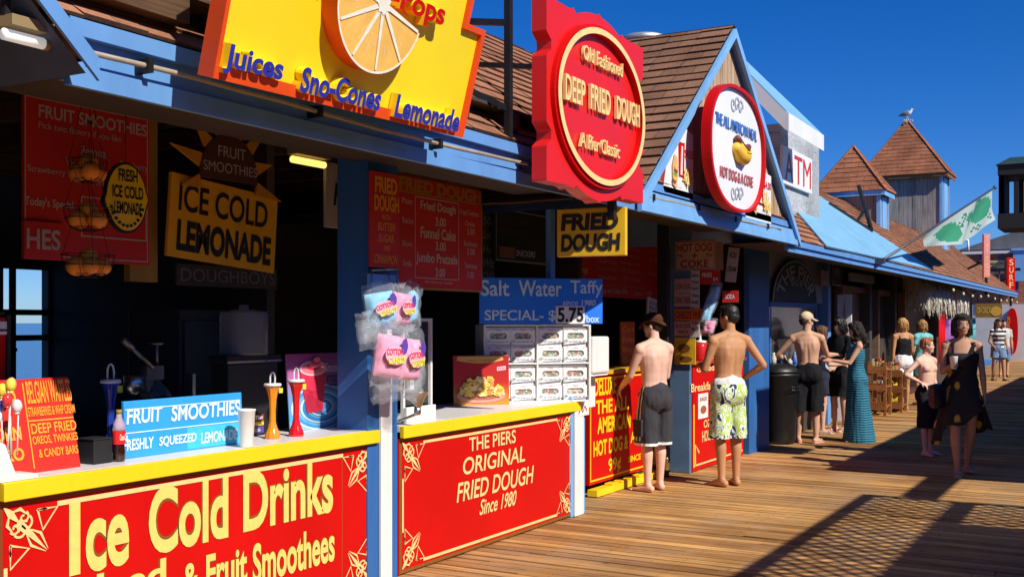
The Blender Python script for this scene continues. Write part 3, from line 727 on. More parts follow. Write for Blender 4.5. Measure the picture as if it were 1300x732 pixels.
# lemon slice: a thick half disc
lc = hit(fy, 466, 2); rr_ = hit(fy, 466, 92); lr = lc[1]-rr_[1]
mb = MB(); a0, a1 = -PI-.18, -.22+.0
arc = [(lc[0]+1.02*lr*math.cos(a0+(a1-a0)*k/40), lc[1]+lr*math.sin(a0+(a1-a0)*k/40)) for k in range(41)]
mb.prism([lc]+arc, 0.002, .09, fy, 0, 1)
sl0 = part('lemon_slice', mb, [paint('slice flesh', (.95, .53, .11), .5, .12, 9, .05, .03), M['orange']], ty)
mb = MB(); stroke(mb, fy, arc, .01, .0925)
for k in range(0, 6):
    a = a0+(a1-a0)*k/5; stroke(mb, fy, [(lc[0]+.0*lr, lc[1]), (lc[0]+.98*lr*math.cos(a), lc[1]+.96*lr*math.sin(a))], [.022, .012], .093+.0003*k)
mb.poly([fy.p(lc[0]+.035*math.cos(2*PI*k/14)*(1+.4*(k % 2)), lc[1]+.035*math.sin(2*PI*k/14)*(1+.4*(k % 2)), .096) for k in range(14)])
for k in range(46):
    a = R.uniform(a0, a1); r0 = R.uniform(.25, .7)*lr; r1 = r0+R.uniform(.05, .2)*lr
    stroke(mb, fy, [(lc[0]+r0*math.cos(a), lc[1]+r0*math.sin(a)), (lc[0]+min(r1, .93*lr)*math.cos(a), lc[1]+min(r1, .93*lr)*math.sin(a))], [.002, .007], .0902+k*.00001, 1)
part('slice_lines', mb, [flat('rind white', (.93, .88, .72)), flat('pulp light', (.93, .62, .3))], sl0)
for u in (.4, 1.6, ue-.3):
    for v, y in ((.1, EY+.4), (.5, 3.95)): mb = MB(); a = fy.p(u, v, -.06); mb.bar(a, (a.x, y, RZ(y)), .04, .04); part('bracket', mb, M['iron'], ty)

# red fried dough plaque
Yd = 3.06; fd = Frame((0, Yd, 0)); dc = hit(fd, 762, 131, .05)
uL = hit(fd, 707, 100, .05)[0]; uR = hit(fd, 818, 100, .05)[0]; ea = (uR-uL)/2; dcu = (uL+uR)/2+.03
_, vt_ = hit(fd, 762, 32, .05); eb = (vt_-dc[1]); fdc = Frame((dcu, Yd, dc[1]-.015))
tdd = thing('fried_dough_sign', 'red carved plaque with cream oval ring, Old Fashioned Deep Fried Dough', 'sign', (dcu, Yd+.15, EZ1))
def half_outline():
    a, h = ea*1.1, .55
    P = [(a, 0), (a-.0, .2), (a-.06, .24), (a-.06, .3), (a, .34), (a, h)]
    P += [(a-.2, h)] + curve((a-.2, h), (a-.34, h-.01), (a-.36, h+.015), 5)[1:]
    for k in range(1, 9):
        t = math.acos(min(1, (a-.36)/ea/1.1)); ang = t+(PI/2-t)*k/9; P.append((ea*1.1*math.cos(ang), (eb+.10)*math.sin(ang)))
    P.append((.0, eb+.115)); return P
q = half_outline(); qq = q+[(-x, y) for x, y in q[::-1][1:]]; full = qq+[(x, -y) for x, y in qq[::-1][1:-1]]
mb = MB(); mb.prism(full, -.1, 0, fdc); part('plaque', mb, paint('plaque red', (.7, .012, .008), .4, .06, 3, .02, .1), tdd, .008)
mb = MB(); mb.ring(ell(ea, eb, 72), ell(ea*.93, eb*.925, 72), .0, .045, fdc, 0, 1); mb.ring(ell(ea*1.035, eb*1.045, 72), ell(ea*1.003, eb*1.004, 72), .0, .03, fdc, 1)
part('oval_ring', mb, [M['cream'], M['red']], tdd)
mb = MB()
def TC(mb, fr, body, x0, y0, x1, y1, h, ext=.02, **k):
    """raised lettering along the plaque: cap tops from (x0,y0) to (x1,y1), left cap height h px"""
    u0, v1 = hit(fr, x0, y0, .03); _, v0 = hit(fr, x0, y0+h, .03); u1, _ = hit(fr, x1, HZ, .03); mb.text(body, fr, u0, u1, v0, v1, .012, ext=ext, **k)
TC(mb, fdc, 'Old Fashioned', 741, 56, 791, 75, 19, off=.004, shear=.1)
TC(mb, fdc, 'DEEP', 718, 93, 743, 105, 33, off=.012); TC(mb, fdc, 'FRIED', 750, 106, 775, 118, 32, off=.012); TC(mb, fdc, 'DOUGH', 783, 121, 812, 134, 30, off=.012)
TC(mb, fdc, 'A Pier Classic', 737, 167, 787, 186, 19, off=.004, shear=.12)
part('lettering', mb, [M['cream'], paint('letter side', (.5, .3, .1))], tdd)
mb = MB()
for (p, q) in ((at(680, 8, Y=Yd+.24), at(655, 20, Y=Yd+.3)),): pass
xl = dcu-ea*1.1-.02
for a, b_, w in (((xl, Yd+.25, dc[1]+.75), (xl, Yd+.25, EZ1+.02), .04), ((xl, Yd+.25, dc[1]+.4), (xl-.25, 4.35, RZ(4.35)), .035), ((xl, Yd+.25, dc[1]-.12), (xl-.3, 4.0, RZ(4.0)+.02), .035), ((xl+1.0, Yd+.11, dc[1]+.3), (xl+1.0, 4.3, RZ(4.3)), .035), ((xl+1.2, Yd+.11, dc[1]-.7), (xl+1.2, Yd+.11, EZ1-.1), .05)):
    mb = MB(); mb.bar(a, b_, w, w); part('brace', mb, M['iron'], tdd)
# white oval meal sign in front of the gable
Ym = 3.08; fm = Frame((0, Ym, 0)); mL, mR = hit(fm, 900, 190)[0], hit(fm, 967, 190)[0]; mc = hit(fm, 931, 188)
ma = (mR-mL)/2; mu = (mL+mR)/2; mbz = hit(fm, 931, 112)[1]-mc[1]; fmc = Frame((mu, Ym, mc[1]))
tm = thing('meal_sign', 'white oval sign in a red rim with a hot dog, The All American Meal', 'sign', (mu, Ym+.2, mc[1]-mbz))
def sup(a, b, e=2.35, n=72): return [(a*math.copysign(abs(math.cos(2*PI*k/n))**(2/e), math.cos(2*PI*k/n)), b*math.copysign(abs(math.sin(2*PI*k/n))**(2/e), math.sin(2*PI*k/n))) for k in range(n)]
mb = MB(); mb.prism(sup(ma*1.055, mbz*1.05), -.055, -.015, fmc); mb.ring(sup(ma*1.055, mbz*1.05), sup(ma, mbz), -.014, .03, fmc); part('rim', mb, M['red'], tm, .006)
mb = MB(); mb.poly([fmc.p(u, v, -.005) for u, v in sup(ma*1.01, mbz*1.01)]); face = part('face', mb, paint('sign white', (.82, .82, .82), .35, .02, 3, .01, .04), tm)
mb = MB()
def TE(mb, fr, body, u0, u1, v0, v1, **k): mb.text(body, fr, u0, u1, v0, v1, k.pop('n', .0), **k)
TE(mb, fmc, 'THE ALL AMERICAN MEAL', -ma*.78, ma*.78, mbz*.28, mbz*.47, ext=.006, off=.006, m=0)
TE(mb, fmc, 'HOT DOG & A COKE', -ma*.62, ma*.62, -mbz*.55, -mbz*.37, ext=.006, off=.006, m=1)
for sg in (1, -1):
    for q in (-1, 0, 1):
        cxx = q*ma*.14; cyy = sg*mbz*(.76 if q == 0 else .74)
        stroke(mb, fmc, spiral((cxx, cyy), ma*.10, ma*.02, 0, 7*(1 if q >= 0 else -1)), .02, .002+.001*q, 2)
part('lettering', mb, [flat('meal blue', (.05, .17, .5)), flat('meal red', (.45, .1, .1)), flat('grey scroll', (.4, .42, .48))], face)
mb = MB(); cu, cv = ma*.08, mbz*.0; fq = fmc; fmc = type('F', (), dict(p=lambda s, u, v, n=0: fq.p(cu+(u-cu)*.72, cv+(v-cv)*.72, n*.6)))()
mb.sweep([fmc.p(cu-.2, cv-.02+.03, .03), fmc.p(cu-.1, cv-.06, .04), fmc.p(cu+.08, cv-.08, .04), fmc.p(cu+.22, cv-.03, .03)], [.05, .07, .07, .05], 12, 0)
mb.sweep([fmc.p(cu-.2, cv+.12, .05), fmc.p(cu-.08, cv+.03, .07), fmc.p(cu+.1, cv+.02, .07), fmc.p(cu+.23, cv+.07, .05)], [.03, .036, .036, .03], 10, 1)
mb.tube([fmc.p(cu-.17, cv+.05, .10), fmc.p(cu-.06, cv-.04, .15), fmc.p(cu+.08, cv-.03, .15), fmc.p(cu+.2, cv+.02, .1)], .011, 6, 2)
fmc = fq; part('hot_dog_emblem', mb, [flat('bun yellow', (.85, .5, .05)), flat('sausage brown', (.16, .04, .02)), flat('mustard', (.9, .7, .02))], face)
mb = MB(); mb.box(mu-.05, mu+.05, Ym+.1, EY-.002, mc[1]-.2, mc[1]-.1); mb.box(mu-.3, mu-.26, Ym+.1, EY-.002, mc[1]-mbz*.85, mc[1]-mbz*.8); part('bracket', mb, M['iron'], tm)

# two posters on the gable
def food_poster(label, x0, x1, yt0, yb0, yt1, cutp=()):
    fr = facade(EY-.035, x0, yb0); w = hit(fr, x1, 200)[0]; h0 = hit(fr, x0, yt0)[1]; h1 = hit(fr, x1, yt1)[1]
    t = thing('food_poster', label, 'poster', fr.p(w/2, 0, -.02), 'posters on the gable'); mb = MB()
    mb.prism([(0, 0.03), (.03, 0), (w, 0), (w, h1)]+([hit(fr, *q) for q in cutp] or [(0, h0)]), -.03, 0, fr, 0, 1); part('board', mb, [M['white'], paint('poster red edge', (.5, .05, .03))], t)
    mb = MB(); q = fr.off(w*.5, h0*.36)
    mb.text('$4.00', fr, w*.7, w*.98, h0*.6, h0*.76, .004, off=.01, m=0)
    part('lettering', mb, M['red'], t)
    mb = MB()     # drink can, hot dog roll, fries printed in low relief
    mb.prism([(w*.5, h0*.30), (w*.66, h0*.30), (w*.69, h0*.86), (w*.48, h0*.86)], 0.001, .005, fr, 0); mb.prism([(w*.54, h0*.33), (w*.6, h0*.33), (w*.62, h0*.78), (w*.57, h0*.78)], .0055, .007, fr, 3)
    mb.prism(ell(w*.1, h0*.02, 16, (w*.585, h0*.85)), .001, .008, fr, 3)
    mb.prism([(w*.36+x*.62, h0*.3+y*.7) for x, y in ((-.1, -.12), (.02, -.16), (.08, 0), (.06, .2), (-.04, .24), (-.11, .1))], .008, .012, fr, 1)
    for k in range(5): mb.prism(ell(w*.06, h0*.045, 10, (w*(.31+.015*k), h0*(.2+.055*k))), .0125+.0006*k, .014+.0006*k, fr, (2, 4, 5)[k % 3])
    for k in range(40):
        a, b_ = R.gauss(w*.76, w*.07), R.gauss(h0*.27, h0*.06); an = R.uniform(0, PI); l = w*.1
        stroke(mb, fr, [(a, b_), (a+l*math.cos(an), b_+l*math.sin(an))], w*.03, .012+.0002*k, (4, 6)[k % 2])
    part('printed_food', mb, [M['red'], flat('bun tan', (.72, .42, .17)), flat('dark meat', (.25, .07, .03)), M['whitel'], flat('fry gold', (.82, .5, .1)), flat('lettuce', (.2, .4, .05)), flat('fry pale', (.9, .68, .28))], t)
food_poster('white poster with drink can, roll and fries, on the gable boards nearest the red plaque', 842, 880, 158, 243, 172, ((867, 160), (848, 192)))
food_poster('white poster with price and fries, on the gable boards nearest the grey dormer', 946, 979, 203, 276, 224)

# ================================================================ signs hanging in the openings
def menu(name, label, Y, x0, x1, yt, yb, mat, lines, mats, cat='menu board', th=.025, frame=None, roll=0, cols=()):
    p = at(x0, yb, Y=Y); fr = Frame(p); 
    if roll: fr = Frame(p, (math.cos(roll), 0, math.sin(roll)), (-math.sin(roll), 0, math.cos(roll)))
    w = hit(fr, x1, HZ if not roll else (yt+yb)/2)[0]; h = hit(fr, x0, yt)[1]
    t = board(name, label, cat, fr, w, h, th, mat, bevel=.003)
    mb = MB()
    for l in lines:
        body, u0, u1, v0, v1, m = l[:6]; k = l[6] if len(l) > 6 else {}
        mb.text(body, fr, w*u0, w*u1, h*v0, h*v1, .003, m=m, **k)
    for (u0, u1, v0, v1, lw, m) in cols: border(mb, fr, w*u0, w*u1, h*v0, h*v1, lw, .0025, m)
    if mb.v: part('lettering', mb, mats, t)
    return t, fr, w, h
B_ = dict(off=.02); BB = dict(off=.035)
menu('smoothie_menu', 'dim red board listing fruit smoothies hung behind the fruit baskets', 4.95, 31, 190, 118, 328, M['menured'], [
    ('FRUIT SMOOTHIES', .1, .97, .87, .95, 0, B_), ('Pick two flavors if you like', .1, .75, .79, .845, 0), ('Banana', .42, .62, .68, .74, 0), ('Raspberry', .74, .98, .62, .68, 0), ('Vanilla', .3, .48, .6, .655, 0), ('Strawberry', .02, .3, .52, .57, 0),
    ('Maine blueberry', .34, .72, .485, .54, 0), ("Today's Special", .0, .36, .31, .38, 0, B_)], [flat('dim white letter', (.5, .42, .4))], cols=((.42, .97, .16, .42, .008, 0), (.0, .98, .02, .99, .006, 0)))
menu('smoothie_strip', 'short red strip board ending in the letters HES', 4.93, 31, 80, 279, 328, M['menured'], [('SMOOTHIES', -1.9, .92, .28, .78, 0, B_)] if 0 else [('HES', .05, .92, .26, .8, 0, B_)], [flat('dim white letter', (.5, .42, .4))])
# lemon shaped sign
fr = Frame((0, 4.55, 0)); lcx, lcz = hit(fr, 161, 251); la = (hit(fr, 188, 251)[0]-hit(fr, 135, 251)[0])/2; lb = hit(fr, 161, 206)[1]-lcz; fl = Frame((lcx, 4.55, lcz))
t = thing('lemon_sign', 'lemon shaped yellow sign reading Fresh Ice Cold Lemonade', 'sign', (lcx, 4.56, lcz-lb))
def lem(k=1.0): return [(k*la*math.cos(a)*(1+.14*math.exp(-((a % (2*PI)-PI*1.06)/.16)**2)+.1*math.exp(-(((a+PI) % (2*PI)-PI)/.16)**2)), k*lb*math.sin(a)*1.0) for a in np.linspace(0, 2*PI, 64, endpoint=False)]
mb = MB(); mb.prism(lem(), -.02, -.001, fl, 1); mb.poly([fl.p(u, v, .0015) for u, v in lem(.93)], 0); part('board', mb, [M['yellow'], M['black']], t)
mb = MB(); TE(mb, fl, 'FRESH', -la*.42, la*.5, lb*.45, lb*.8, n=.004, off=.03); TE(mb, fl, 'ICE COLD', -la*.7, la*.78, lb*-.02, lb*.33, n=.004, off=.03); TE(mb, fl, 'LEMONADE', -la*.62, la*.72, -lb*.47, -lb*.12, n=.004, off=.03)
for k in range(11): a = PI*1.12+PI*.76*k/10; mb.poly([fl.p(.8*la*math.cos(a)+.012*math.cos(j), .8*lb*math.sin(a)+.009*math.sin(j), .004) for j in np.linspace(0, 2*PI, 7)[:-1]])
part('lettering', mb, M['black'], t)
mb = MB(); mb.tube([fl.p(0, lb, -.01), (lcx, 4.556, 2.9)], .003, 6); part('hanging_wire', mb, M['iron'], t)
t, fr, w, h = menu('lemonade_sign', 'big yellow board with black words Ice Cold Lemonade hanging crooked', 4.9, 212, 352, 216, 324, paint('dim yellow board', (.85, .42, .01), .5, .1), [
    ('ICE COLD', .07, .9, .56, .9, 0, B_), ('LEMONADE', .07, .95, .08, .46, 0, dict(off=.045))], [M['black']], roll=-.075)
# half sun sign above it
p = at(292, 222, Y=4.86); fs = Frame(p); r0 = hit(fs, 340, 222)[0]
t = thing('sun_sign', 'dark half sun board with orange rays and the word Smoothies', 'sign', p)
mb = MB(); mb.prism([(r0*.72*math.cos(a), r0*.72*math.sin(a)) for a in np.linspace(-.15, PI+.15, 28)], -.02, 0, fs); part('disc', mb, paint('dark brown disc', (.09, .03, .012)), t)
mb = MB()
for k in range(8):
    a = -.25+(PI+.5)*k/7; L = r0*(1.45 if k % 2 == 0 else 1.2); mb.prism([(r0*.74*math.cos(a-.17), r0*.74*math.sin(a-.17)), (r0*.74*math.cos(a+.17), r0*.74*math.sin(a+.17)), (L*math.cos(a), L*math.sin(a))], -.018, -.002, fs)
part('ray', mb, paint('ray orange', (.6, .25, .02)), t)
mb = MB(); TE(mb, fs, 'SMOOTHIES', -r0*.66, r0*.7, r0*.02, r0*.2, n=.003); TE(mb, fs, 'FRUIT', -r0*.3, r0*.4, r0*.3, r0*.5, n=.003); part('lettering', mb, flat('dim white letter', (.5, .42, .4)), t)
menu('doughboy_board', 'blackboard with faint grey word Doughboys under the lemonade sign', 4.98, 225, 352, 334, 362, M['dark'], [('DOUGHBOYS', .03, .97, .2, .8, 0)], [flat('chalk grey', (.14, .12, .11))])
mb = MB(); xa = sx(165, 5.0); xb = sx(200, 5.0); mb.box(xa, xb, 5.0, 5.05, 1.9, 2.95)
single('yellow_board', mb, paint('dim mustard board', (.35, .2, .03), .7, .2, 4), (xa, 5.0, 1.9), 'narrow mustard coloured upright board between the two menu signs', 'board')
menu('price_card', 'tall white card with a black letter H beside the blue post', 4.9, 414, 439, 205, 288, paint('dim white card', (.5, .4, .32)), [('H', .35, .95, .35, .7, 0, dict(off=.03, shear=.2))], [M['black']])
menu('dough_strip', 'narrow red upright board, Fried Dough with butter, sugar and cinnamon', 4.1, 472, 507, 216, 338, M['menured'], [
    ('FRIED', .1, .9, .78, .95, 0, BB), ('DOUGH', .08, .97, .59, .76, 0, BB), ('WITH', .35, .65, .50, .555, 0), ('BUTTER', .2, .82, .385, .47, 0, dict(shear=.2)), ('SUGAR', .22, .78, .265, .35, 0, dict(shear=.2)), ('AND', .4, .64, .18, .23, 0), ('CINNAMON', .08, .92, .04, .13, 0, dict(shear=.2))], [M['orangel']])
t, fr, w, h = menu('dough_menu', 'wide red menu with Fried Dough, Funnel Cake and Jumbo Pretzels prices', 4.62, 504, 612, 218, 366, M['menured'], [
    ('FRIED DOUGH', .02, .98, .855, .97, 1, BB), ('Fried Dough', .25, .66, .69, .79, 0, B_), ('3.00', .42, .54, .58, .66, 0, B_), ('Funnel Cake', .25, .66, .46, .56, 0, B_), ('3.00', .42, .54, .36, .44, 0, B_),
    ('Jumbo Pretzels', .2, .68, .22, .33, 0, B_), ('3.00', .42, .53, .12, .2, 0, B_), ('Ask about our specials', .3, .62, .055, .085, 0), ('Pizza', .05, .16, .74, .79, 0), ('Sticks', .05, .17, .57, .62, 0), ('Slices', .05, .16, .37, .42, 0), ('Soda', .06, .15, .2, .25, 0),
    ('Fried Twinkies', .72, .95, .72, .77, 0), ('Oreos', .78, .9, .62, .67, 0), ('3.00', .8, .9, .54, .6, 0), ('Snickers', .76, .93, .43, .48, 0), ('3.00', .8, .9, .35, .41, 0), ('Twinkies', .77, .93, .22, .27, 0), ('3.00', .8, .89, .13, .19, 0)],
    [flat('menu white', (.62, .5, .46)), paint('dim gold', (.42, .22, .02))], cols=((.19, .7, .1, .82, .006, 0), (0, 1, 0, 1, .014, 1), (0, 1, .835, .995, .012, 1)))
t, fr, w, h = menu('candy_board', 'small black framed board advertising a candy bar', 4.9, 628, 695, 262, 331, M['black'], [('KING SIZE', .1, .6, .72, .86, 1), ('SOLD HERE', .1, .6, .5, .62, 1), ('SNICKERS', .38, .75, .13, .25, 0, dict(off=.03, shear=.15))], [flat('dim white', (.4, .4, .4)), flat('very dim', (.06, .06, .06))], cols=((.02, .98, .02, .98, .008, 0),))
mb = MB(); mb.box(w*.06, w*.33, h*.08, h*.28, .004, .02, 0, fr); part('candy_picture', mb, paint('candy brown', (.25, .08, .05)), t)
menu('chalk_board', 'dark board with hand chalked lines beside the wide red menu', 4.95, 612, 628, 262, 366, M['dark'], [(s_, .05, .95, .78-.17*k, .88-.17*k, 0, dict(shear=.2)) for k, s_ in enumerate(('50c', 'Soda', 'Hot', 'WE', 'CAKE'))], [flat('chalk', (.22, .22, .22))])
# square hanging yellow sign, across the walk
pX = at(707, 326, Y=3.6); fx = Frame((pX.x, pX.y, pX.z), (.12, -1, 0)); w = hit(fx, 794, 300)[0]; h = hit(fx, 707, 266)[1]
t = board('hanging_sign', 'square yellow sign with thick black words Fried Dough hanging under the eave', 'sign', fx, w, h, .05, paint('aged yellow board', (.8, .5, .015), .5, .08, 6, .03, .35))
mb = MB(); mb.text('FRIED', fx, w*.06, w*.9, h*.54, h*.9, .004, off=.05, shear=.08); mb.text('DOUGH', fx, w*.06, w*.93, h*.1, h*.47, .004, off=.05, shear=.08); part('lettering', mb, M['black'], t)
mb = MB(); 
for u in (.12, w-.12): a = fx.p(u, h, -.02); mb.tube([a, (a.x, a.y, 2.97)], .005, 6)
part('hanging_chain', mb, M['iron'], t)
# red price menus of the hot dog stand
t, fr, w, h = menu('price_menu', 'large red menu board with three columns of small white prices', 5.35, 722, 842, 282, 375, M['menured'],
    [(s_, .28, .46, .84-.115*k, .90-.115*k, 0) for k, s_ in enumerate(('Hot Dog', 'Chili Dog', 'Kraut Dog', 'Double Cheese', 'Corn Dog', 'Nachos'))] + [(s_, .56, .72, .84-.115*k, .90-.115*k, 0) for k, s_ in enumerate(('Burger', 'Cheese Burger', 'Bacon Burger', 'Veggie Burger', 'Chicken', 'Fries'))] + [(s_, .82, .95, .84-.115*k, .90-.115*k, 0) for k, s_ in enumerate(('Soda', 'Iced Tea', 'Water', 'Coffee', 'Shake'))]
    + [('%d.%s' % (2+k % 3, ('50', '99', '25')[k % 3]), .5, .54, .85-.115*k, .9-.115*k, 0) for k in range(6)] + [('Hot Dog w/ Coke 99c', .2, .58, .04, .14, 0, B_), ('Since 1980', .66, .86, .05, .13, 0, dict(shear=.25)), ('Grilled Dogs', .0, .17, .3, .42, 0, B_)], [flat('menu white', (.62, .5, .46))], cols=((.265, .545, .17, .95, .004, 0), (.55, .78, .17, .95, .004, 0)))

# ================================================================ things on counter one
CZ = .987
def on(px, py, z=CZ): return at(px, py, Z=z)
# leaning red waffle board
b0 = on(64, 597); fw = Frame((sx(-25, b0.y), b0.y, CZ), (1, 0, 0), (0, .22, 1)); w = hit(fw, 103, 592)[0]; h = hit(fw, 60, 479)[1]
t = board('waffle_board', 'leaning red board of orange words, Belgian Waffles and Candy Bars', 'menu board', fw, w, h, .018, M['menured'])
mb = MB()
for s_, xa, yt, yb, xb in (('BELGIAN WAFFLES', 31, 484, 513, 94), ('STRAWBERRIES & WHIP CREAM', 34, 517, 529, 98), ('DEEP FRIED', 38, 538, 551, 100), ('OREOS, TWINKIES', 40, 554, 566, 102), ('& CANDY BARS', 48, 570, 581, 102)):
    T(mb, fw, s_, xa, yt, yb, xb, off=.012)
for s_, xa, yt, yb, xb in (('WAFFLES', -40, 490, 515, 23), ('CORN', -20, 545, 563, 30), ('GYRO', -20, 573, 590, 34)): T(mb, fw, s_, xa, yt, yb, xb, off=.03)
q0 = hit(fw, 27, 485)[0]; mb.quad(fw.p(q0, .02, .003), fw.p(q0+.006, .02, .003), fw.p(q0+.006, h-.02, .003), fw.p(q0, h-.02, .003)); q1 = hit(fw, 60, 533)[1]
mb.quad(fw.p(q0+.007, q1, .003), fw.p(w-.005, q1, .003), fw.p(w-.005, q1+.006, .003), fw.p(q0+.007, q1+.006, .003)); part('lettering', mb, M['orangel'], t)
# lollipop stand
c = on(22, 608); t = thing('lollipop_stand', 'white wedge stand holding wrapped lollipops at the counter end', 'stand', (c.x, c.y, CZ))
mb = MB(); fr = Frame((c.x-.16, c.y-.03, CZ)); mb.prism([(0, 0), (.24, 0), (.24, .02), (.13, .03), (.08, .16), (0, .2)], -.12, 0, fr); part('base', mb, M['white'], t, .004)
candy = [flat('candy red', (.75, .05, .06), .2), flat('candy pink', (.85, .35, .4), .2), flat('candy blue', (.08, .15, .6), .2), flat('candy yellow', (.85, .7, .08), .2), flat('candy white', (.8, .75, .75), .2)]
for k in range(11):
    x = c.x-.15+.2*R.random(); y = c.y+.1*R.random(); z = CZ+.25+R.uniform(0, .14)
    mb = MB(); mb.tube([(x, y, CZ+.1), (x+R.uniform(-.02, .02), y, z)], .0035, 6); lp = part('stick', mb, M['white'], t)
    mb = MB(); mb.ball((x, y, z+.02), (.022, .022, .03), 12, 8, jit=.06); mb.lathe((x, y, z-.012), [(.012, 0), (.006, .012), (.018, .03)], 9, cap=False); part('candy', mb, candy[k % 5], lp)
# red vending case at the edge
mb = MB(); Yv = 4.58; xa, xb = sx(-40, Yv), sx(8, Yv); t = thing('red_case', 'red cabinet with dark side behind the waffle board', 'cabinet', (xa, Yv, CZ))
mb.box(xa, xb, Yv, Yv+.16, CZ, 1.69); part('cabinet', mb, [M['red']], t, .006)
mb = MB(); mb.box(xb+.001, xb+.02, Yv-.005, Yv+.165, CZ, 1.7); part('side_panel', mb, M['black'], t)
mb = MB(); mb.box(xa, xb, Yv-.004, Yv-.001, 1.61, 1.67); mb.box(xa, xb, Yv-.006, Yv-.0045, 1.625, 1.635, 1); part('label_strip', mb, [M['whitel'], M['black']], t)
# black napkin box
c = on(130, 588); mb = MB(); mb.box(c.x-.05, c.x+.06, c.y, c.y+.12, CZ, CZ+.115); mb.box(c.x-.055, c.x+.065, c.y-.005, c.y+.125, CZ+.1155, CZ+.122); single('napkin_box', mb, M['black'], (c.x, c.y, CZ), 'small black box on the white counter beside the cola bottle', 'box', bevel=.004)
# souvenir yard cups
def yard_cup(base, H, col, label, r=.043):
    t = thing('souvenir_cup', label, 'cup', base, 'tall souvenir cups'); o = base
    k = H
    mb = MB(); prof = [(r*.98, 0), (r*1.05, .02*k), (r*.95, .07*k), (r*.62, .16*k), (r*.42, .24*k), (r*.40, .42*k), (r*.5, .58*k), (r*.78, .72*k), (r*1.05, .78*k), (r*1.0, .79*k)]
    p2 = []
    for (a, b_), (a2, b2) in zip(prof[:-1], prof[1:]):
        for q in range(4): f = q/4; p2.append((a+(a2-a)*f, b_+(b2-b_)*f))
    p2.append(prof[-1]); mb.lathe(o, p2, 36, flute=.05, nfl=9)
    body = part('body', mb, col, t)
    mb = MB(); mb.lathe(o, [(r*1.2, .785*k), (r*1.2, .81*k), (r*1.1, .825*k)], 24); part('lid', mb, M['white'], t)
    mb = MB(); L = [(o[0]+.4*r*math.cos(a)*1.2, o[1], o[2]+.9*k+.09*k*math.sin(a)) for a in np.linspace(-.2, PI+.2, 14)]
    L = [(L[0][0], o[1], o[2]+.8*k)]+L+[(L[-1][0], o[1], o[2]+.8*k)]; mb.tube(L, r*.12, 7); part('straw', mb, flat('straw white', (.75, .72, .72), .3), t)
    mb = MB(); mb.box(o[0]+r*.25, o[0]+r*.95, o[1]-r*.98, o[1]-r*.9, o[2]+.68*k, o[2]+.755*k); part('price_sticker', mb, flat('sticker', (.8, .75, .05)), body)
    return t
def plast(name, col):
    m, nt, b = nodes(name); b.inputs['Base Color'].default_value = c4(col); b.inputs['Roughness'].default_value = .12; b.inputs['Transmission Weight'].default_value = .08; b.inputs['Coat Weight'].default_value = .5; return m
yard_cup(on(149, 578)+Vector((0, .05, 0)), .47, plast('blue plastic', (.02, .05, .4)), 'tall blue fluted cup with curly straw behind the cola bottle')
yard_cup(on(346, 556), .39, plast('orange plastic', (.95, .3, .015)), 'tall orange fluted cup with straw, left of the red cup')
yard_cup(on(376, 553), .41, plast('red plastic', (.7, .012, .015)), 'tall red fluted cup with straw before the smoothie poster')
# cola bottle
c = on(151, 585); t = thing('cola_bottle', 'cola bottle with red label standing before the blue cup', 'bottle', c)
mb = MB(); mb.lathe(c, [(.026, 0), (.03, .01), (.031, .05), (.027, .08), (.031, .11), (.031, .15)], 24, flute=.03, nfl=5); part('body', mb, plast('cola brown', (.03, .01, .008)), t)
mb = MB(); mb.lathe(c, [(.031, .1505), (.026, .185), (.014, .215), (.0125, .235)], 24); part('neck', mb, glassy('clear neck', (.75, .6, .75), .5, .05), t)
mb = MB(); mb.lathe(c, [(.0318, .085), (.0325, .12), (.0322, .15)], 24, cap=False); lb_ = part('label_band', mb, flat('cola red', (.75, .02, .02), .3), t)
mb = MB(); fr = Frame((c.x, c.y-.0335, c.z), (.95, -.3, 0)); mb.text('Coca-Cola', fr, -.02, .02, .105, .135, .002, shear=.3, off=.02); part('lettering', mb, M['whitel'], lb_)
mb = MB(); mb.lathe(c, [(.0145, .233), (.0145, .25), (.013, .252)], 16); part('cap', mb, flat('olive cap', (.35, .25, .03)), t)
# blue smoothie sign
c = on(160, 582); fb = Frame(c, (1, 0, 0), (0, .06, 1)); w = hit(fb, 307, 566)[0]; h = hit(fb, 160, 509)[1]
t = board('smoothie_sign', 'bright blue board lettered Fruit Smoothies, Freshly Squeezed Lemonade', 'sign', fb, w*1.02, h, .02, M['brightblue'])
mb = MB(); T(mb, fb, 'FRUIT', 159, 519, 539, 207, off=.03, shear=.15); T(mb, fb, 'SMOOTHIES', 216, 515, 535, 306, off=.03, shear=.15)
T(mb, fb, 'FRESHLY', 155, 558, 573, 196, off=.03, shear=.15); T(mb, fb, 'SQUEEZED', 201, 554, 568, 250, off=.03, shear=.15); T(mb, fb, 'LEMONADE', 254, 549, 563, 302, off=.03, shear=.15)
for v in (h*.84, h*.43): mb.quad(fb.p(.005, v, .003), fb.p(w*.99, v, .003), fb.p(w*.99, v+.006, .003), fb.p(.005, v+.006, .003))
mb.quad(fb.p(w*.99, .02, .003), fb.p(w*.99+.006, .02, .003), fb.p(w*.99+.006, h*.86, .003), fb.p(w*.99, h*.86, .003))
part('lettering', mb, M['paleblue'], t)
mb = MB(); mb.box(w*.5, w, h*.02, h*.42, .0005, .0018, 0, fb); part('light_panel', mb, flat('turquoise print', (.05, .5, .75)), t)
# white paper cup
c = on(313, 567); mb = MB(); mb.lathe(c, [(.034, 0), (.034, .004), (.047, .195), (.05, .198), (.05, .206), (.045, .206), (.034, .03)], 28); single('paper_cup', mb, M['white'], c, 'plain white paper cup upside on the counter beside the blue sign', 'cup')
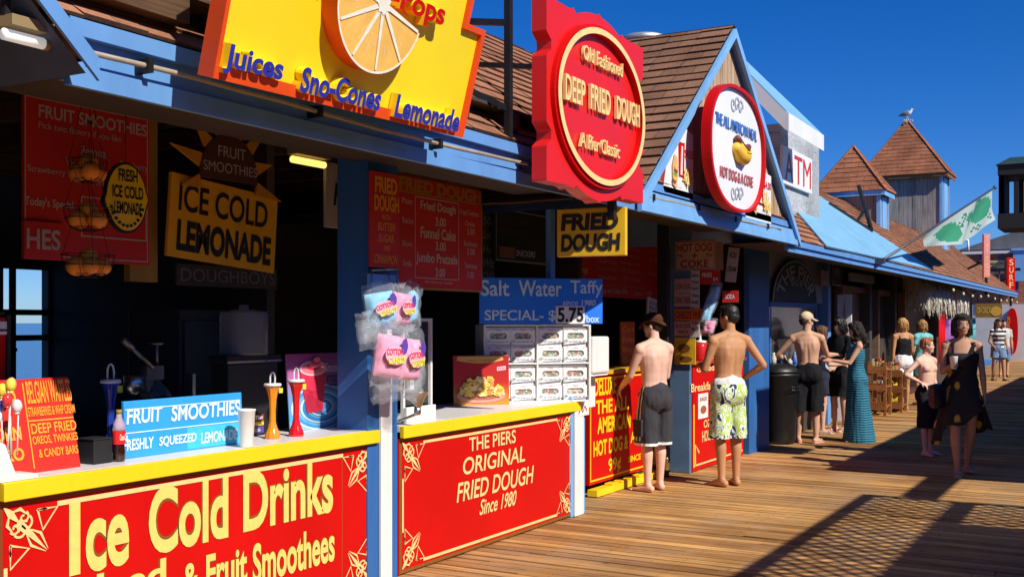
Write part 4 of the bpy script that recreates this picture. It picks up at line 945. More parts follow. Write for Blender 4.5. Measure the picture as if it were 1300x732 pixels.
# bottle carton
c = on(324, 556)+Vector((.0, .1, 0)); t = thing('bottle_carton', 'black carton of bottles with colourful label behind the orange cup', 'carton', c)
mb = MB(); mb.box(c.x, c.x+.19, c.y, c.y+.15, CZ, CZ+.13); cb_ = part('carton', mb, M['black'], t)
mb = MB(); fr = Frame((c.x, c.y, CZ)); mb.box(.01, .18, .085, .125, .001, .003, 0, fr); mb.box(.01, .18, .06, .082, .001, .003, 1, fr); mb.box(.01, .18, .015, .055, .001, .003, 2, fr); mb.text('Top Ten', fr, .02, .17, .09, .12, .004, m=3, shear=.3, off=.02); mb.text('Hard Soda', fr, .03, .15, .025, .045, .004, m=3)
part('label_print', mb, [flat('label brown', (.3, .05, .02)), flat('label gold', (.75, .55, .05)), flat('label violet', (.1, .06, .3)), M['whitel']], cb_)
for k in range(3):
    mb = MB(); mb.lathe((c.x+.03+.065*k, c.y+.06, CZ+.13), [(.026, 0), (.026, .03), (.011, .07), (.011, .1)], 14); bt = part('bottle', mb, flat('bottle brown', (.02, .012, .008), .15), t)
    mb = MB(); mb.lathe((c.x+.03+.065*k, c.y+.06, CZ+.231), [(.014, 0), (.014, .04)], 12); part('foil', mb, flat('gold foil', (.6, .42, .12), .3, metal=.5), bt)
# smoothie poster
c = on(369, 548); fp_ = Frame(c, (1, 0, 0), (0, .08, 1)); w = hit(fp_, 441, 540)[0]; h = hit(fp_, 369, 449)[1]
m, nt, b = nodes('poster print'); n_ = nd(nt, 'ShaderNodeTexCoord'); sp = nd(nt, 'ShaderNodeSeparateXYZ', Vector=n_.outputs['Object'])
hh = nd(nt, 'ShaderNodeMapRange', Value=sp.outputs[2], **{'From_Min': -.1, 'From_Max': h})
fin(nt, b, ramp(nt, hh, [(0, (.55, .75, .85)), (.3, (.1, .4, .75)), (.55, (.2, .3, .6)), (.75, (.5, .15, .4)), (1, (.35, .06, .2))])); b.inputs['Roughness'].default_value = .3
t = board('smoothie_poster', 'glossy poster of a red smoothie cup on a blue swirl', 'poster', fp_, w, h, .012, m)
mb = MB()
for k in range(9): mb.ring(ell(w*(.52-.05*k), h*(.3-.03*k), 40, (w*.55, h*.28)), ell(w*(.49-.05*k), h*(.28-.03*k), 40, (w*.55, h*.28)), .0008, .0015+.0004*k, fp_, k % 3)
part('swirl', mb, [flat('swirl pale', (.6, .8, .88)), flat('swirl blue', (.03, .3, .7)), flat('swirl sky', (.15, .5, .8))], t)
mb = MB(); mb.prism([(w*.28, h*.22), (w*.55, h*.22), (w*.66, h*.78), (w*.2, h*.78)], .0055, .008, fp_, 0); mb.prism(ell(w*.24, h*.1, 30, (w*.43, h*.8)), .008, .010, fp_, 2); mb.prism(ell(w*.2, h*.075, 30, (w*.43, h*.8)), .010, .012, fp_, 1)
for k in range(4): mb.prism(ell(w*(.12-.02*k), h*(.05-.006*k), 20, (w*(.43+.02*k), h*(.82+.03*k))), .012, .0135+.0008*k, fp_, k % 2)
part('printed_cup', mb, [flat('smoothie red', (.75, .03, .08)), flat('smoothie light', (.85, .2, .25)), flat('cup rim', (.8, .5, .6))], t)
mb = MB(); mb.text('Smoothie', fp_, w*.66, w*.98, h*.74, h*.86, .004, shear=.2); mb.text('POSSIBILITIES', fp_, w*.66, w*.99, h*.54, h*.7, .004, m=1, off=.01); part('lettering', mb, [M['whitel'], flat('ink', (.03, .02, .08))], t)
mb = MB(); mb.box(w*.3, w*.7, 0, .01, -.12, -.013, 0, fp_); mb.bar(fp_.p(w*.5, h*.6, -.013), fp_.p(w*.5, 0.005, -.11), .02, .006); part('easel', mb, M['dark'], t)
# slush machine with clear drum
Ys = 4.63; xa, xb = sx(290, Ys), sx(353, Ys); t = thing('slush_machine', 'black drink machine with a clear round drum in the shadows', 'machine', ((xa+xb)/2, Ys, CZ))
mb = MB(); mb.box(xa, xb, Ys-.0, Ys+.14, CZ, 1.42); mb.box(xa-.02, xb+.02, Ys-.01, Ys+.145, 1.421, 1.47); part('housing', mb, M['black'], t, .008)
mb = MB(); mb.lathe(((xa+xb)/2, Ys+.08, 1.47), [(.14, 0), (.145, .01), (.145, .25), (.14, .26), (.03, .275), (.03, .3)], 30); part('drum', mb, glassy('smoky drum', (.3, .3, .3), .4, .08), t)
mb = MB(); mb.box(xa-.02, xb+.02, Ys-.016, Ys-.011, 1.425, 1.437); part('trim', mb, M['steel'], t)
# juice press
Yj = 4.62; xj = sx(188, Yj); t = thing('juice_press', 'old steel lever juice press behind the blue sign', 'juicer', (xj, Yj, CZ)); zz = lambda py: at(188, py, Y=Yj).z
mb = MB(); mb.box(xj-.09, xj+.09, Yj-.07, Yj+.07, CZ, CZ+.03); part('base', mb, M['steel'], t, .006)
sm_ = paint('old steel', (.22, .21, .19), .4, .2, 12, .05, .3, metal=.8)
mb = MB(); mb.bar((xj, Yj, CZ+.03), (xj, Yj, zz(464)), .035, .05); mb.box(xj-.03, xj+.085, Yj-.03, Yj+.03, zz(482), zz(464)); part('column', mb, sm_, t, .004)
mb = MB(); mb.tube([(xj, Yj-.035, zz(466)), at(168, 442, Y=Yj-.05)], .011, 8); mb.tube([at(168, 442, Y=Yj-.05), at(156, 431, Y=Yj-.055)], .018, 8); part('lever', mb, sm_, t)
mb = MB(); mb.tube([(xj+.06, Yj, zz(464)), (xj+.06, Yj, zz(438))], .009, 8); mb.lathe((xj+.06, Yj, zz(438)), [(.02, 0), (.035, .006), (.035, .012)], 14); part('plunger', mb, sm_, t)
mb = MB(); mb.lathe((xj+.05, Yj, zz(503)), [(.085, 0), (.07, .03), (.03, .075), (.025, .09)], 20); part('cone', mb, M['darkgrey'], t)
mb = MB(); mb.lathe((xj-.05, Yj+.05, zz(500)), [(.02, 0), (.05, .03), (.055, .1)], 18); part('funnel', mb, M['steel'], t)
# lamps
def tube_lamp(name, label, a, b_, emit, r=.018):
    t = thing(name, label, 'lamp', a); d = (Vector(b_)-Vector(a)); mb = MB(); mb.tube([a, Vector(a).lerp(Vector(b_), .94)], r, 12); part('tube', mb, flat('lamp glow '+name, (.95, .66, .16) if emit > 1 else (.85, .85, .82), .3, emit), t)
    mb = MB(); mb.bar(Vector(a)+Vector((0, .0, r*2.2)), Vector(b_)+Vector((0, 0, r*2.2)), .09, .035); mb.ball(Vector(a).lerp(Vector(b_), .98), r*1.1, 10, 6); part('fitting', mb, paint('lamp fitting', (.3, .22, .1)), t)
    mb = MB(); mb.box(a[0], a[0]+.02, a[1]-.01, a[1]+.01, a[2]+r*3, 2.97); mb.box(b_[0]-.02, b_[0], b_[1]-.01, b_[1]+.01, b_[2]+r*3, 2.97); part('hanger', mb, M['iron'], t)
ya = 4.9; tube_lamp('strip_lamp', 'glowing yellow strip lamp under the stall ceiling', at(371, 202, Y=ya), Vector((sx(414, ya), ya, at(371, 202, Y=ya).z)), 1.3, .024)
ya = 3.21; tube_lamp('fluorescent_tube', 'white fluorescent tube under the left overhang', at(4, 43, Y=ya), Vector((sx(58, ya), ya, at(4, 43, Y=ya).z)), .35, .02)
# hanging fruit baskets
orm = paint('orange peel', (.8, .27, .02), .45, .15, 30, .3, .1, bscale=250)
c = at(112, 340, Y=4.42); R.seed(3)
bk = thing('fruit_basket', 'three tier wire basket of fruit hanging before the red smoothie board', 'basket', (c.x, c.y, c.z))
first = None; tiers = [(at(112, 352, Y=4.42).z, .125, 7), (at(112, 293, Y=4.42).z, .115, 5), (at(112, 232, Y=4.42).z, .09, 4)]
for z, r, n in tiers:
    mb = MB()
    for f, zz_ in ((1, .11), (.93, .06), (.7, .015), (.35, .0)): mb.tube([(c.x+r*f*math.cos(a), c.y+r*f*math.sin(a), z+zz_) for a in np.linspace(0, 2*PI, 25)], .0022, 5)
    for a in np.linspace(0, 2*PI, 13)[:-1]: mb.tube([(c.x+r*f*math.cos(a), c.y+r*f*math.sin(a), z+q) for f, q in ((1, .11), (.93, .06), (.7, .015), (.35, 0))], .0018, 4)
    part('wire_bowl', mb, M['iron'], bk)
    mb = MB()
    for a in (0, 2.1, 4.2): mb.tube([(c.x+r*math.cos(a), c.y+r*math.sin(a), z+.11), (c.x+.02*math.cos(a), c.y+.02*math.sin(a), z+.44)], .002, 4)
    part('chain', mb, M['iron'], bk)
    for k in range(n):
        a = 2*PI*k/(n-1) if k < n-1 else 0; rr = r*.55 if k < n-1 else 0; p = Vector((c.x+rr*math.cos(a), c.y+rr*math.sin(a), z+(.052 if k < n-1 else .1)))
        if first is None:
            mb = MB(); mb.ball(p, (.047, .047, .043), 18, 12); first = o = single('orange_fruit', mb, orm, p, 'orange fruit heaped in a wire basket before the red smoothie board', 'fruit', 'fruit in the hanging baskets')
            mb = MB(); mb.lathe(p+Vector((0, 0, .04)), [(.006, 0), (.004, .006)], 8); part('stem', mb, M['green'], o)
        else: o = copy_tree(first); o.location = p
        o.rotation_euler = (R.uniform(-1, 1), R.uniform(-1, 1), R.uniform(0, 6)); o.scale = [R.uniform(.85, 1.05)]*3
mb = MB(); mb.tube([(c.x, c.y, tiers[2][0]+.4), (c.x, c.y, 2.97)], .003, 5); part('chain', mb, M['iron'], bk)

# ================================================================ bags, case, nachos and taffy on counter two
def bag_mat(name, col, alpha):
    m, nt, b = nodes(name); b.inputs['Base Color'].default_value = c4(col); b.inputs['Roughness'].default_value = .12; b.inputs['Alpha'].default_value = alpha; b.inputs['Specular IOR Level'].default_value = .8
    n = nd(nt, 'ShaderNodeTexNoise', Vector=worldco(nt), Scale=26, Detail=4, Distortion=1.5); k = nd(nt, 'ShaderNodeBump', Strength=.7, Distance=.01, Height=n); nt.links.new(k.outputs[0], b.inputs['Normal']); return m
film = bag_mat('clear film', (.75, .82, .9), .13); flossp = paint('pink floss', (.9, .33, .5), .9, .15, 40, .3, .02); flossb = paint('blue floss', (.25, .6, .85), .9, .15, 40, .3, .02)
def pillow(mb, fr, w, h, d, m=0, seed=0, amp=.1, tail=.0):
    n1, n2 = 14, 18; vs = []; fs = []
    for side in (1, -1):
        for j in range(n2+1):
            for i in range(n1+1):
                u, v = i/n1*2-1, j/n2*2-1; e = max(0, (1-u**4)*(1-v**4))**.5
                pn = mnoise.noise(Vector((u*1.7+seed, v*1.7, side*3+seed)))
                pn2 = mnoise.noise(Vector((u*4+seed, v*4, side*7)))
                vs.append(fr.p(u*w/2*(1+amp*.6*mnoise.noise(Vector((v*2, seed, 1)))), v*h/2*(1+amp*.5*mnoise.noise(Vector((u*2, seed, 5))))-(tail*(1-v)*.25*abs(u)), side*d/2*e*(1+amp*3*pn+amp*1.5*pn2+amp*1.4*mnoise.noise(Vector((u*9+seed, v*9, side*11))))))
    k = (n1+1)*(n2+1)
    for s_ in (0, 1):
        for j in range(n2):
            for i in range(n1): a = s_*k+j*(n1+1)+i; q = (a, a+1, a+n1+2, a+n1+1); fs.append(q if s_ == 0 else q[::-1])
    mb.add(vs, fs, m, True)
def candy_bag(px, py, wpx, hpx, Y, yaw, floss, label, seed, words=True):
    c = at(px, py, Y=Y); d = c.x*cT+c.y*sT; w, h = 1.06*wpx*d/FPX, 1.04*hpx*d/FPX
    ro = .16*math.sin(seed*1.7); fr = Frame(c, (math.cos(yaw)*math.cos(ro), math.sin(yaw)*math.cos(ro), math.sin(ro)), (-math.cos(yaw)*math.sin(ro), -math.sin(yaw)*math.sin(ro), math.cos(ro))); t = thing('candy_bag', label, 'bag', (c.x, c.y, c.z-h/2), 'cotton candy bags on the blue post')
    mb = MB(); pillow(mb, fr, w*.86, h*.72, .1, seed=seed+.5, amp=.06); part('floss', mb, floss, t)
    mb = MB(); pillow(mb, fr.off(0, 0, 0), w, h*1.12, .13, seed=seed, amp=.17); mb.prism([(-w*.1, h*.48), (w*.1, h*.48), (w*.22, h*.62), (-w*.2, h*.6)], -.003, .003, fr); bag = part('film', mb, film, t)
    if words:
        mb = MB(); s_ = .078
        mb.prism(ell(w*.34, h*.16, 24, (-w*.02, h*.02)), s_-.004, s_-.0015, fr, 2); 
        for k in range(5): mb.prism(ell(w*.07, h*.09, 12, (w*.22+.04*w*math.cos(k*1.3), h*.19+.05*h*math.sin(k*1.3))), s_-.003+.0007*k, s_-.0015+.0007*k, fr, 1)
        mb.text('COTTON', fr, -w*.34, w*.2, h*.02, h*.13, s_+.002, m=3, off=.03, rot=.12); mb.text('CANDY', fr, -w*.26, w*.32, -h*.12, h*.0, s_+.003, m=0, off=.04, rot=.14)
        part('print', mb, [flat('print lime', (.7, .72, .05)), flat('print violet', (.1, .05, .35)), flat('print pink', (.9, .45, .55)), flat('print red', (.75, .05, .15))], bag)
    return t
candy_bag(483, 392, 46, 56, 4.02, -.35, flossb, 'blue cotton candy bag, upper left of the cluster on the post', 1)
candy_bag(508, 392, 34, 54, 3.98, -.1, flossp, 'pink cotton candy bag, upper middle of the cluster on the post', 7)
candy_bag(521, 388, 26, 56, 4.06, .5, flossb, 'pale blue cotton candy bag hanging at the right of the cluster', 13, False)
candy_bag(494, 452, 46, 72, 3.96, -.3, flossp, 'large pink cotton candy bag at the lower left of the cluster', 21)
candy_bag(519, 456, 40, 70, 3.92, -.15, flossp, 'sunlit pink cotton candy bag at the lower right of the cluster', 33)
candy_bag(489, 488, 40, 40, 4.03, -.3, film, 'empty clear bag hanging below the pink candy bags', 41, False)
candy_bag(524, 482, 30, 46, 3.97, .2, film, 'crumpled clear bag with pink wisps at the lower right of the cluster', 47, False)
candy_bag(468, 420, 30, 40, 4.0, -.6, film, 'crumpled clear bag at the left edge of the cluster', 53, False)
pa, pb_ = at(472, 343, Y=4.1), at(506, 341, Y=4.1); t = thing('bag_rack', 'small steel hook rack the candy bags hang from', 'rack', pa)
mb = MB(); mb.tube([pa, pb_], .005, 6); mb.tube([pa, pa-Vector((0, 0, .2))], .004, 6); mb.tube([pb_, pb_-Vector((0, 0, .2))], .004, 6); mid = pa.lerp(pb_, .5); mb.tube([mid, mid-Vector((0, .06, .12)), mid-Vector((0, .1, .1))], .004, 6); mb.tube([mid, mid+Vector((0, .1, 0))], .005, 6)
part('rod', mb, M['steel'], t); mb = MB(); mb.box(pa.x, pb_.x, 4.12, 4.135, pa.z-.24, pa.z-.02); part('backplate', mb, M['skyblue'], t)
# glass display case
Yc = 4.34; xa, xb = sx(512, Yc), sx(549, Yc); zt_ = at(546, 404, Y=Yc).z; t = thing('display_case', 'white framed glass case with small goods behind the candy bags', 'display case', ((xa+xb)/2, Yc, CZ))
mb = MB()
for x in (xa, xb-.022):
    for y in (Yc, Yc+.4): mb.box(x, x+.022, y, y+.022, CZ, zt_)
for z in (CZ, zt_-.022): mb.box(xa+.023, xb-.023, Yc, Yc+.02, z, z+.022); mb.box(xa+.023, xb-.023, Yc+.4, Yc+.42, z, z+.022); mb.box(xa, xa+.02, Yc+.023, Yc+.399, z, z+.022); mb.box(xb-.02, xb, Yc+.023, Yc+.399, z, z+.022)
part('frame', mb, M['white'], t); mb = MB(); mb.box(xa, xb, Yc-.03, Yc-.002, CZ, CZ+.1); part('base_panel', mb, M['white'], t, .004)
mb = MB(); mb.quad((xa+.03, Yc+.01, CZ+.11), (xb-.03, Yc+.01, CZ+.11), (xb-.03, Yc+.01, zt_-.03), (xa+.03, Yc+.01, zt_-.03)); part('pane', mb, glassy('case glass', (.8, .85, .85), .08), t)
mb = MB(); 
for z in (CZ+.2, CZ+.34): mb.box(xa+.023, xb-.023, Yc+.06, Yc+.38, z, z+.008)
part('shelf', mb, M['steel'], t)
for k in range(7):
    x = xa+.05+(xb-xa-.12)*R.random(); z = CZ+(.208, .348)[k % 2]; mb = MB(); hh = R.uniform(.05, .1); mb.box(x, x+.05, Yc+.1+.03*k, Yc+.13+.03*k, z, z+hh); fr = Frame((x, Yc+.1+.03*k, z)); mb.text('FUDGE', fr, .006, .044, hh*.4, hh*.6, .002, m=1)
    single('fudge_box', mb, [M['counter'], M['letterblue']], (x, Yc+.1+.03*k, z), 'small white packet on a shelf of the glass case', 'packet', 'packets in the glass case')
c = at(530, 507, Y=4.12); t = thing('clamp_lamp', 'silver bowl clamp lamp below the candy bags', 'lamp', c)
mb = MB(); fr = Frame(c, (1, 0, 0), (0, 1, .2)); mb.lathe(c, [(.02, -.05), (.028, -.03), (.05, 0), (.085, .035), (.087, .037), (.05, .005), (.02, -.02)], 26, fr=Frame(c, (1, 0, 0), (0, .95, -.25))); part('reflector', mb, M['steel'], t)
mb = MB(); mb.lathe(c-Vector((0, 0, .1)), [(.02, 0), (.024, .02), (.02, .06)], 14); mb.tube([c-Vector((0, 0, .09)), (c.x, PF+.05, CZ+.02)], .01, 6); part('socket', mb, M['steel'], t)
# nacho box
U2 = Vector((.73, -.683, 0)).normalized(); fN = Frame(on(576, 514.5), U2, (.05, .05, 1)); w = hit(fN, 647, 512)[0]; h = hit(fN, 576, 451)[1]
m, nt, b = nodes('nacho print'); n_ = nd(nt, 'ShaderNodeTexCoord'); sp = nd(nt, 'ShaderNodeSeparateXYZ', Vector=n_.outputs['Object']); hh = nd(nt, 'ShaderNodeMapRange', Value=sp.outputs[2], **{'From_Min': 0, 'From_Max': h})
fin(nt, b, ramp(nt, hh, [(0, (.62, .3, .04)), (.2, (.6, .16, .02)), (.45, (.5, .02, .015)), (1, (.42, .012, .012))])); b.inputs['Roughness'].default_value = .35
t = board('nacho_sign', 'red picture board of a plate of nachos with cheese sauce', 'sign', fN, w, h, .025, m); 
mb = MB(); mb.prism(ell(w*.44, h*.16, 36, (w*.49, h*.2)), .0012, .006, fN, 0); mb.prism(ell(w*.38, h*.12, 36, (w*.49, h*.22)), .006, .008, fN, 1); part('printed_plate', mb, [flat('plate pink', (.7, .3, .25)), flat('plate shade', (.4, .12, .06))], t)
mb = MB(); R.seed(11)
for k in range(120):
    a = R.uniform(-1, 1); u = w*.49+w*.37*a; v = h*.2+h*.38*R.random()*(1-a*a)**.5; an = R.uniform(0, 6.3); r = w*R.uniform(.035, .062)
    mb.poly([fN.p(u+r*math.cos(an+q)*1.1, v+r*.8*math.sin(an+q), .0085+.00012*k) for q in (0, .5, 2.0, 2.5, 4.1, 4.6)], k % 4)
part('printed_chips', mb, [flat('chip gold', (.85, .5, .12)), flat('chip pale', (.9, .68, .28)), flat('chip dark', (.6, .28, .05)), flat('cheese', (.92, .6, .05))], t)
mb = MB(); mb.prism([(w*.08, h*.98), (w*.06, h*.9)]+curve((w*.06, h*.9), (w*.5, h*.78), (w*.9, h*.9), 12)+[(w*.88, h*.98)], .001, .003, fN, 0); mb.text('Nacho Cheese Sauce', fN, w*.27, w*.74, h*.87, h*.92, .004, m=1); mb.prism([(w*.78, h*.68), (w*.94, h*.7), (w*.94, h*.78), (w*.78, h*.76)], .001, .003, fN, 2); mb.text('$4.50', fN, w*.8, w*.92, h*.705, h*.75, .004, m=3)
part('lettering', mb, [flat('banner tan', (.7, .35, .1)), M['brown'], flat('tag pink', (.85, .5, .6)), M['red']], t)
mb = MB(); a = fN.p(w*.5, h*.7, -.025); mb.bar(a, fN.p(w*.5, .006, -.2), .05, .006); part('easel', mb, M['dark'], t)
# taffy rack
fT = Frame((7.87, 4.74, CZ), U2); RW = .955
t = thing('taffy_rack', 'white shelf rack filled with taffy cartons at the counter corner', 'rack', fT.p(RW/2, 0, -.12))
mb = MB(); 
for u in (0, .465, RW-.016): mb.box(u, u+.016, 0, .655, -.25, 0.004, 0, fT)
part('upright', mb, M['white'], t, .002)
mb = MB()
for (ua, ub) in ((.0165, .4645), (.4815, RW-.0165)):
    for v in (0.0, .322, .645): mb.box(ua, ub, v, v+.014, -.25, 0.002, 0, fT)
part('shelf', mb, M['white'], t, .002)
mb = MB(); mb.box(0, RW, 0, .655, -.262, -.251, 0, fT); part('back_panel', mb, M['white'], t)
m, nt, b = nodes('taffy candies'); vo = nd(nt, 'ShaderNodeTexVoronoi', Vector=worldco(nt), Scale=60)
fin(nt, b, ramp(nt, vo.outputs['Color'], [(0, (.5, .48, .4)), (.3, (.25, .26, .18)), (.45, (.5, .16, .2)), (.58, (.1, .3, .18)), (.7, (.6, .58, .5)), (.85, (.3, .22, .1)), (1, (.08, .1, .25))], 'CONSTANT'), vo, .5, .01); b.inputs['Roughness'].default_value = .35
BW, BH = .215, .148
def stadium(cu, cv, w, h, n=8): r = h/2; return [(cu+w/2-r+r*math.cos(a), cv+r*math.sin(a)) for a in np.linspace(-PI/2, PI/2, n)]+[(cu-w/2+r+r*math.cos(a), cv+r*math.sin(a)) for a in np.linspace(PI/2, 1.5*PI, n)]
f0 = Frame((0, 0, 0), U2); tb = thing('taffy_carton', 'white taffy carton with an oval candy window on the rack under the blue sign', 'carton', (0, 0, 0), 'taffy cartons on the rack')
mb = MB(); win = stadium(BW*.5, BH*.5, BW*.72, BH*.34); k = len(win)
sq = []
for i, (u, v) in enumerate(win):
    a = math.atan2((v-BH/2)/BH, (u-BW/2)/BW); s_ = .5/max(abs(math.cos(a)), abs(math.sin(a))); sq.append((BW*(.5+s_*math.cos(a)), BH*(.5+s_*math.sin(a))))
sq = [(min(BW, max(0, u)), min(BH, max(0, v))) for u, v in sq]
def insert_corners(sq, win):
    o, n_ = [], []
    for i in range(len(sq)):
        o.append(sq[i]); n_.append(win[i]); a, c = sq[i], sq[(i+1) % len(sq)]
        if a[0] != c[0] and a[1] != c[1]:
            cx_ = (BW if (a[0]+c[0])/2 > BW/2 else 0); cy_ = (BH if (a[1]+c[1])/2 > BH/2 else 0); o.append((cx_, cy_)); w_ = ((win[i][0]+win[(i+1) % len(win)][0])/2, (win[i][1]+win[(i+1) % len(win)][1])/2); n_.append(w_)
    return o, n_
so, wi = insert_corners(sq, win); mb.ring(so, wi, -.02, 0, f0); mb.box(0.0005, BW-.0005, .0005, BH-.0005, -.2, -.021, 0, f0); part('carton', mb, paint('carton white', (.8, .8, .79), .4, .03, 6, .02, .05), tb)
mb = MB(); mb.box(BW*.12, BW*.88, BH*.3, BH*.7, -.02, -.012, 0, f0); part('candy_window', mb, m, tb)
mb = MB(); mb.text('Maine', f0, BW*.4, BW*.6, BH*.78, BH*.9, .001); mb.text('SALT WATER TAFFY', f0, BW*.24, BW*.76, BH*.12, BH*.2, .001, m=1, off=.02)
for sg in (0, 1): stroke(mb, f0, spiral((BW*(.14+.72*sg), BH*.16), BH*.08, BH*.02, 0, 5), .004, .001, 1); stroke(mb, f0, spiral((BW*(.14+.72*sg), BH*.84), BH*.05, BH*.02, 0, 5), .003, .001, 0)
part('lettering', mb, [flat('maine red', (.6, .15, .12)), flat('taffy navy', (.05, .07, .3))], tb)
n = 0
for ci, u in enumerate((.02, .242, .487, .71)):
    for v in (.0155, .1655, .3375, .4875):
        o = tb if n == 0 else copy_tree(tb); n += 1
        o.location = fT.p(u+R.uniform(-.002, .004), v, -.012+R.uniform(-.01, .003))
# taffy sign
fS = fT.off(-.04, .665, .012); w, h = 1.1, .385
t = board('taffy_sign', 'blue sign with white words Salt Water Taffy and a price of 5.75', 'sign', fS, w, h, .015, M['signblue'])
mb = MB()
for s_, u0, u1, v0, v1, k in (('Salt', .01, .235, .6, .95, {}), ('Water', .31, .66, .6, .95, {}), ('Taffy', .73, 1.0, .58, .96, {}), ('since 1980', .665, .94, .4, .53, dict(shear=.15)), ('SPECIAL- $', .04, .61, .04, .3, {}), ('/box', .84, .97, .03, .19, dict(off=.015))):
    mb.text(s_, fS, w*u0, w*u1, h*v0, h*v1, .003, **(dict(off=.014) | k))
part('lettering', mb, M['paleblue'], t)
mb = MB(); mb.box(w*.61, w*.845, h*.0, h*.39, .001, .012, 0, fS); pc = part('price_card', mb, M['white'], t); mb = MB(); mb.text('5.75', fS, w*.622, w*.835, h*.03, h*.36, .014, off=.03); part('lettering', mb, M['black'], pc)
# towel dispenser and flyer on the white post
Yd2 = 4.16; xa, xb = sx(754, Yd2), sx(774, Yd2); z0, z1 = at(760, 474, Y=Yd2).z, at(760, 427, Y=Yd2).z
t = thing('towel_dispenser', 'white paper towel dispenser on the post beside the taffy rack', 'dispenser', ((xa+xb)/2, Yd2, z0)); mb = MB(); mb.box(xa, xb, Yd2, Yd2+.13, z0, z1); part('housing', mb, M['white'], t, .02)
mb = MB(); mb.box(xa+.02, xb-.02, Yd2+.135, Yd2+.16, .9, z1-.03); mb.box(xa-.02, xb, Yd2+.02, Yd2+.12, z0-.02, z0-.002); part('mount', mb, M['white'], t)
fr = facade(PF-.04, 731, 529); w = hit(fr, 748, HZ)[0]; h = hit(fr, 731, 513)[1]
t = board('price_flyer', 'small white flyer with a red drawing on the white post', 'flyer', fr, w, h, .006, M['white']); mb = MB(); stroke(mb, fr, [(w*.2, h*.2), (w*.35, h*.7), (w*.5, h*.3), (w*.65, h*.8), (w*.8, h*.4)], .012); part('drawing', mb, M['red'], t)

# ================================================================ hot dog stand, set back
Y3 = 4.57; f3 = Frame((sx(748, Y3), Y3, 0)); W3 = sx(832, Y3)-f3.O.x
t3 = thing('food_counter', 'set back red counter with yellow words All American Hot Dog', 'counter', (f3.O.x, Y3, 0))
mb = MB(); mb.box(f3.O.x, f3.O.x+W3, Y3, Y3+.04, .1, 1.15); fp3 = part('front_panel', mb, M['red'], t3); mb = MB(); mb.box(f3.O.x, f3.O.x+W3, Y3-.03, Y3+.4, 1.152, 1.19); part('counter_top', mb, paint('dull yellow', (.6, .35, .02)), t3)
mb = MB(); mb.box(f3.O.x-.05, f3.O.x+W3+.05, Y3-.11, Y3-.003, .005, .07); 
for k in range(4): mb.box(f3.O.x+.3+.22*k, f3.O.x+.44+.22*k, Y3-.11, Y3-.02, .071, .09)
part('step', mb, M['yellow'], t3, .004)
mb = MB()
for s_, xa, yt, yb, xb in (('DELUXE', 754, 480, 503, 782), ('THE ALL', 756, 508, 526, 798), ('AMERICAN', 758, 530, 551, 800), ('HOT DOG &', 753, 560, 580, 797), ('A COKE', 800, 548, 562, 828), ('99¢', 772, 582, 602, 788), ('SINCE 1980', 797, 579, 587, 826)): T(mb, f3, s_, xa, yt, yb, xb, off=.03)
border(mb, f3, .02, W3-.02, .13, 1.12, .015, .003); part('lettering', mb, M['yellow'], fp3)
menu('lit_menu', 'orange lit menu strip behind the boy in the brown hat', 4.95, 789, 806, 408, 476, flat('lit menu orange', (.65, .12, .01)), [(s_, .08, .95, .8-.2*k, .92-.2*k, 0, B_) for k, s_ in enumerate(('Corn', 'Fries', 'Rings', 'Gyro'))], [M['orangel']])
menu('paper_strip', 'white paper price strip hanging in the dark doorway', 4.7, 822, 838, 376, 412, flat('paper', (.6, .55, .52)), [(s_, .1, .9, .76-.18*k, .88-.18*k, 0) for k, s_ in enumerate(('ONE', 'PAID', 'PER', 'SALE', '5.00'))], [M['black']], roll=-.12)
# boards on the wing wall, facing along the walk
xW = x3-.075
def wing(name, label, x0, x1, yt, yb, mat, lines, mats, dx=0, roll=0, pic=None):
    p = at(x0, yb, X=xW-dx); fr = Frame(p, (0, -math.cos(roll), math.sin(roll)), (0, math.sin(roll), math.cos(roll))); w = hit(fr, x1, yb)[0]; h = hit(fr, x0, yt)[1]
    t = board(name, label, 'sign', fr, w, h, .012, mat, bevel=.002); mb = MB()
    for s_, u0, u1, v0, v1, m in lines: mb.text(s_, fr, w*u0, w*u1, h*v0, h*v1, .003, m=m, off=.02)
    if pic: pic(mb, fr, w, h)
    if mb.v: part('lettering', mb, mats, t)
cardp = paint('dim pink card', (.62, .38, .32)); rd = flat('dull red print', (.3, .03, .03))
wing('combo_sign', 'pink card with a red plus sign below the words Hot Dog', 857, 908, 306, 343, cardp, [('HOT DOG', .06, .92, .62, .9, 0), ('+', .42, .56, .38, .58, 0), ('99¢', .06, .2, .42, .54, 0), ('99¢', .78, .94, .42, .54, 0), ('COKE', .14, .84, .08, .34, 0)], [rd], pic=lambda mb, fr, w, h: border(mb, fr, w*.02, w*.98, h*.03, h*.97, .006))
wing('backing_card', 'plain brown card partly behind the combo sign', 905, 918, 307, 343, paint('brown card', (.3, .2, .12)), [], [], -.02)
wing('corn_dog_sign', 'pink card listing corn dog and steak cheese', 856, 878, 354, 389, cardp, [('CORN DOG', .06, .94, .62, .82, 0), ('STEAK CHEESE', .06, .94, .12, .34, 0), ('----', .25, .75, .48, .5, 0)], [rd], .004)
wing('fries_sign', 'orange strip with red words Cheeze Fries', 856, 895, 392, 407, paint('orange strip', (.75, .16, .01)), [('CHEEZE FRIES', .04, .95, .18, .8, 0)], [rd], .02)
wing('chicken_sign', 'small pink card listing grilled chicken parm sub', 856, 878, 408, 426, cardp, [('GRILLED CHICKEN', .05, .95, .56, .84, 0), ('PARM SUB', .2, .8, .15, .42, 0)], [rd], .008)
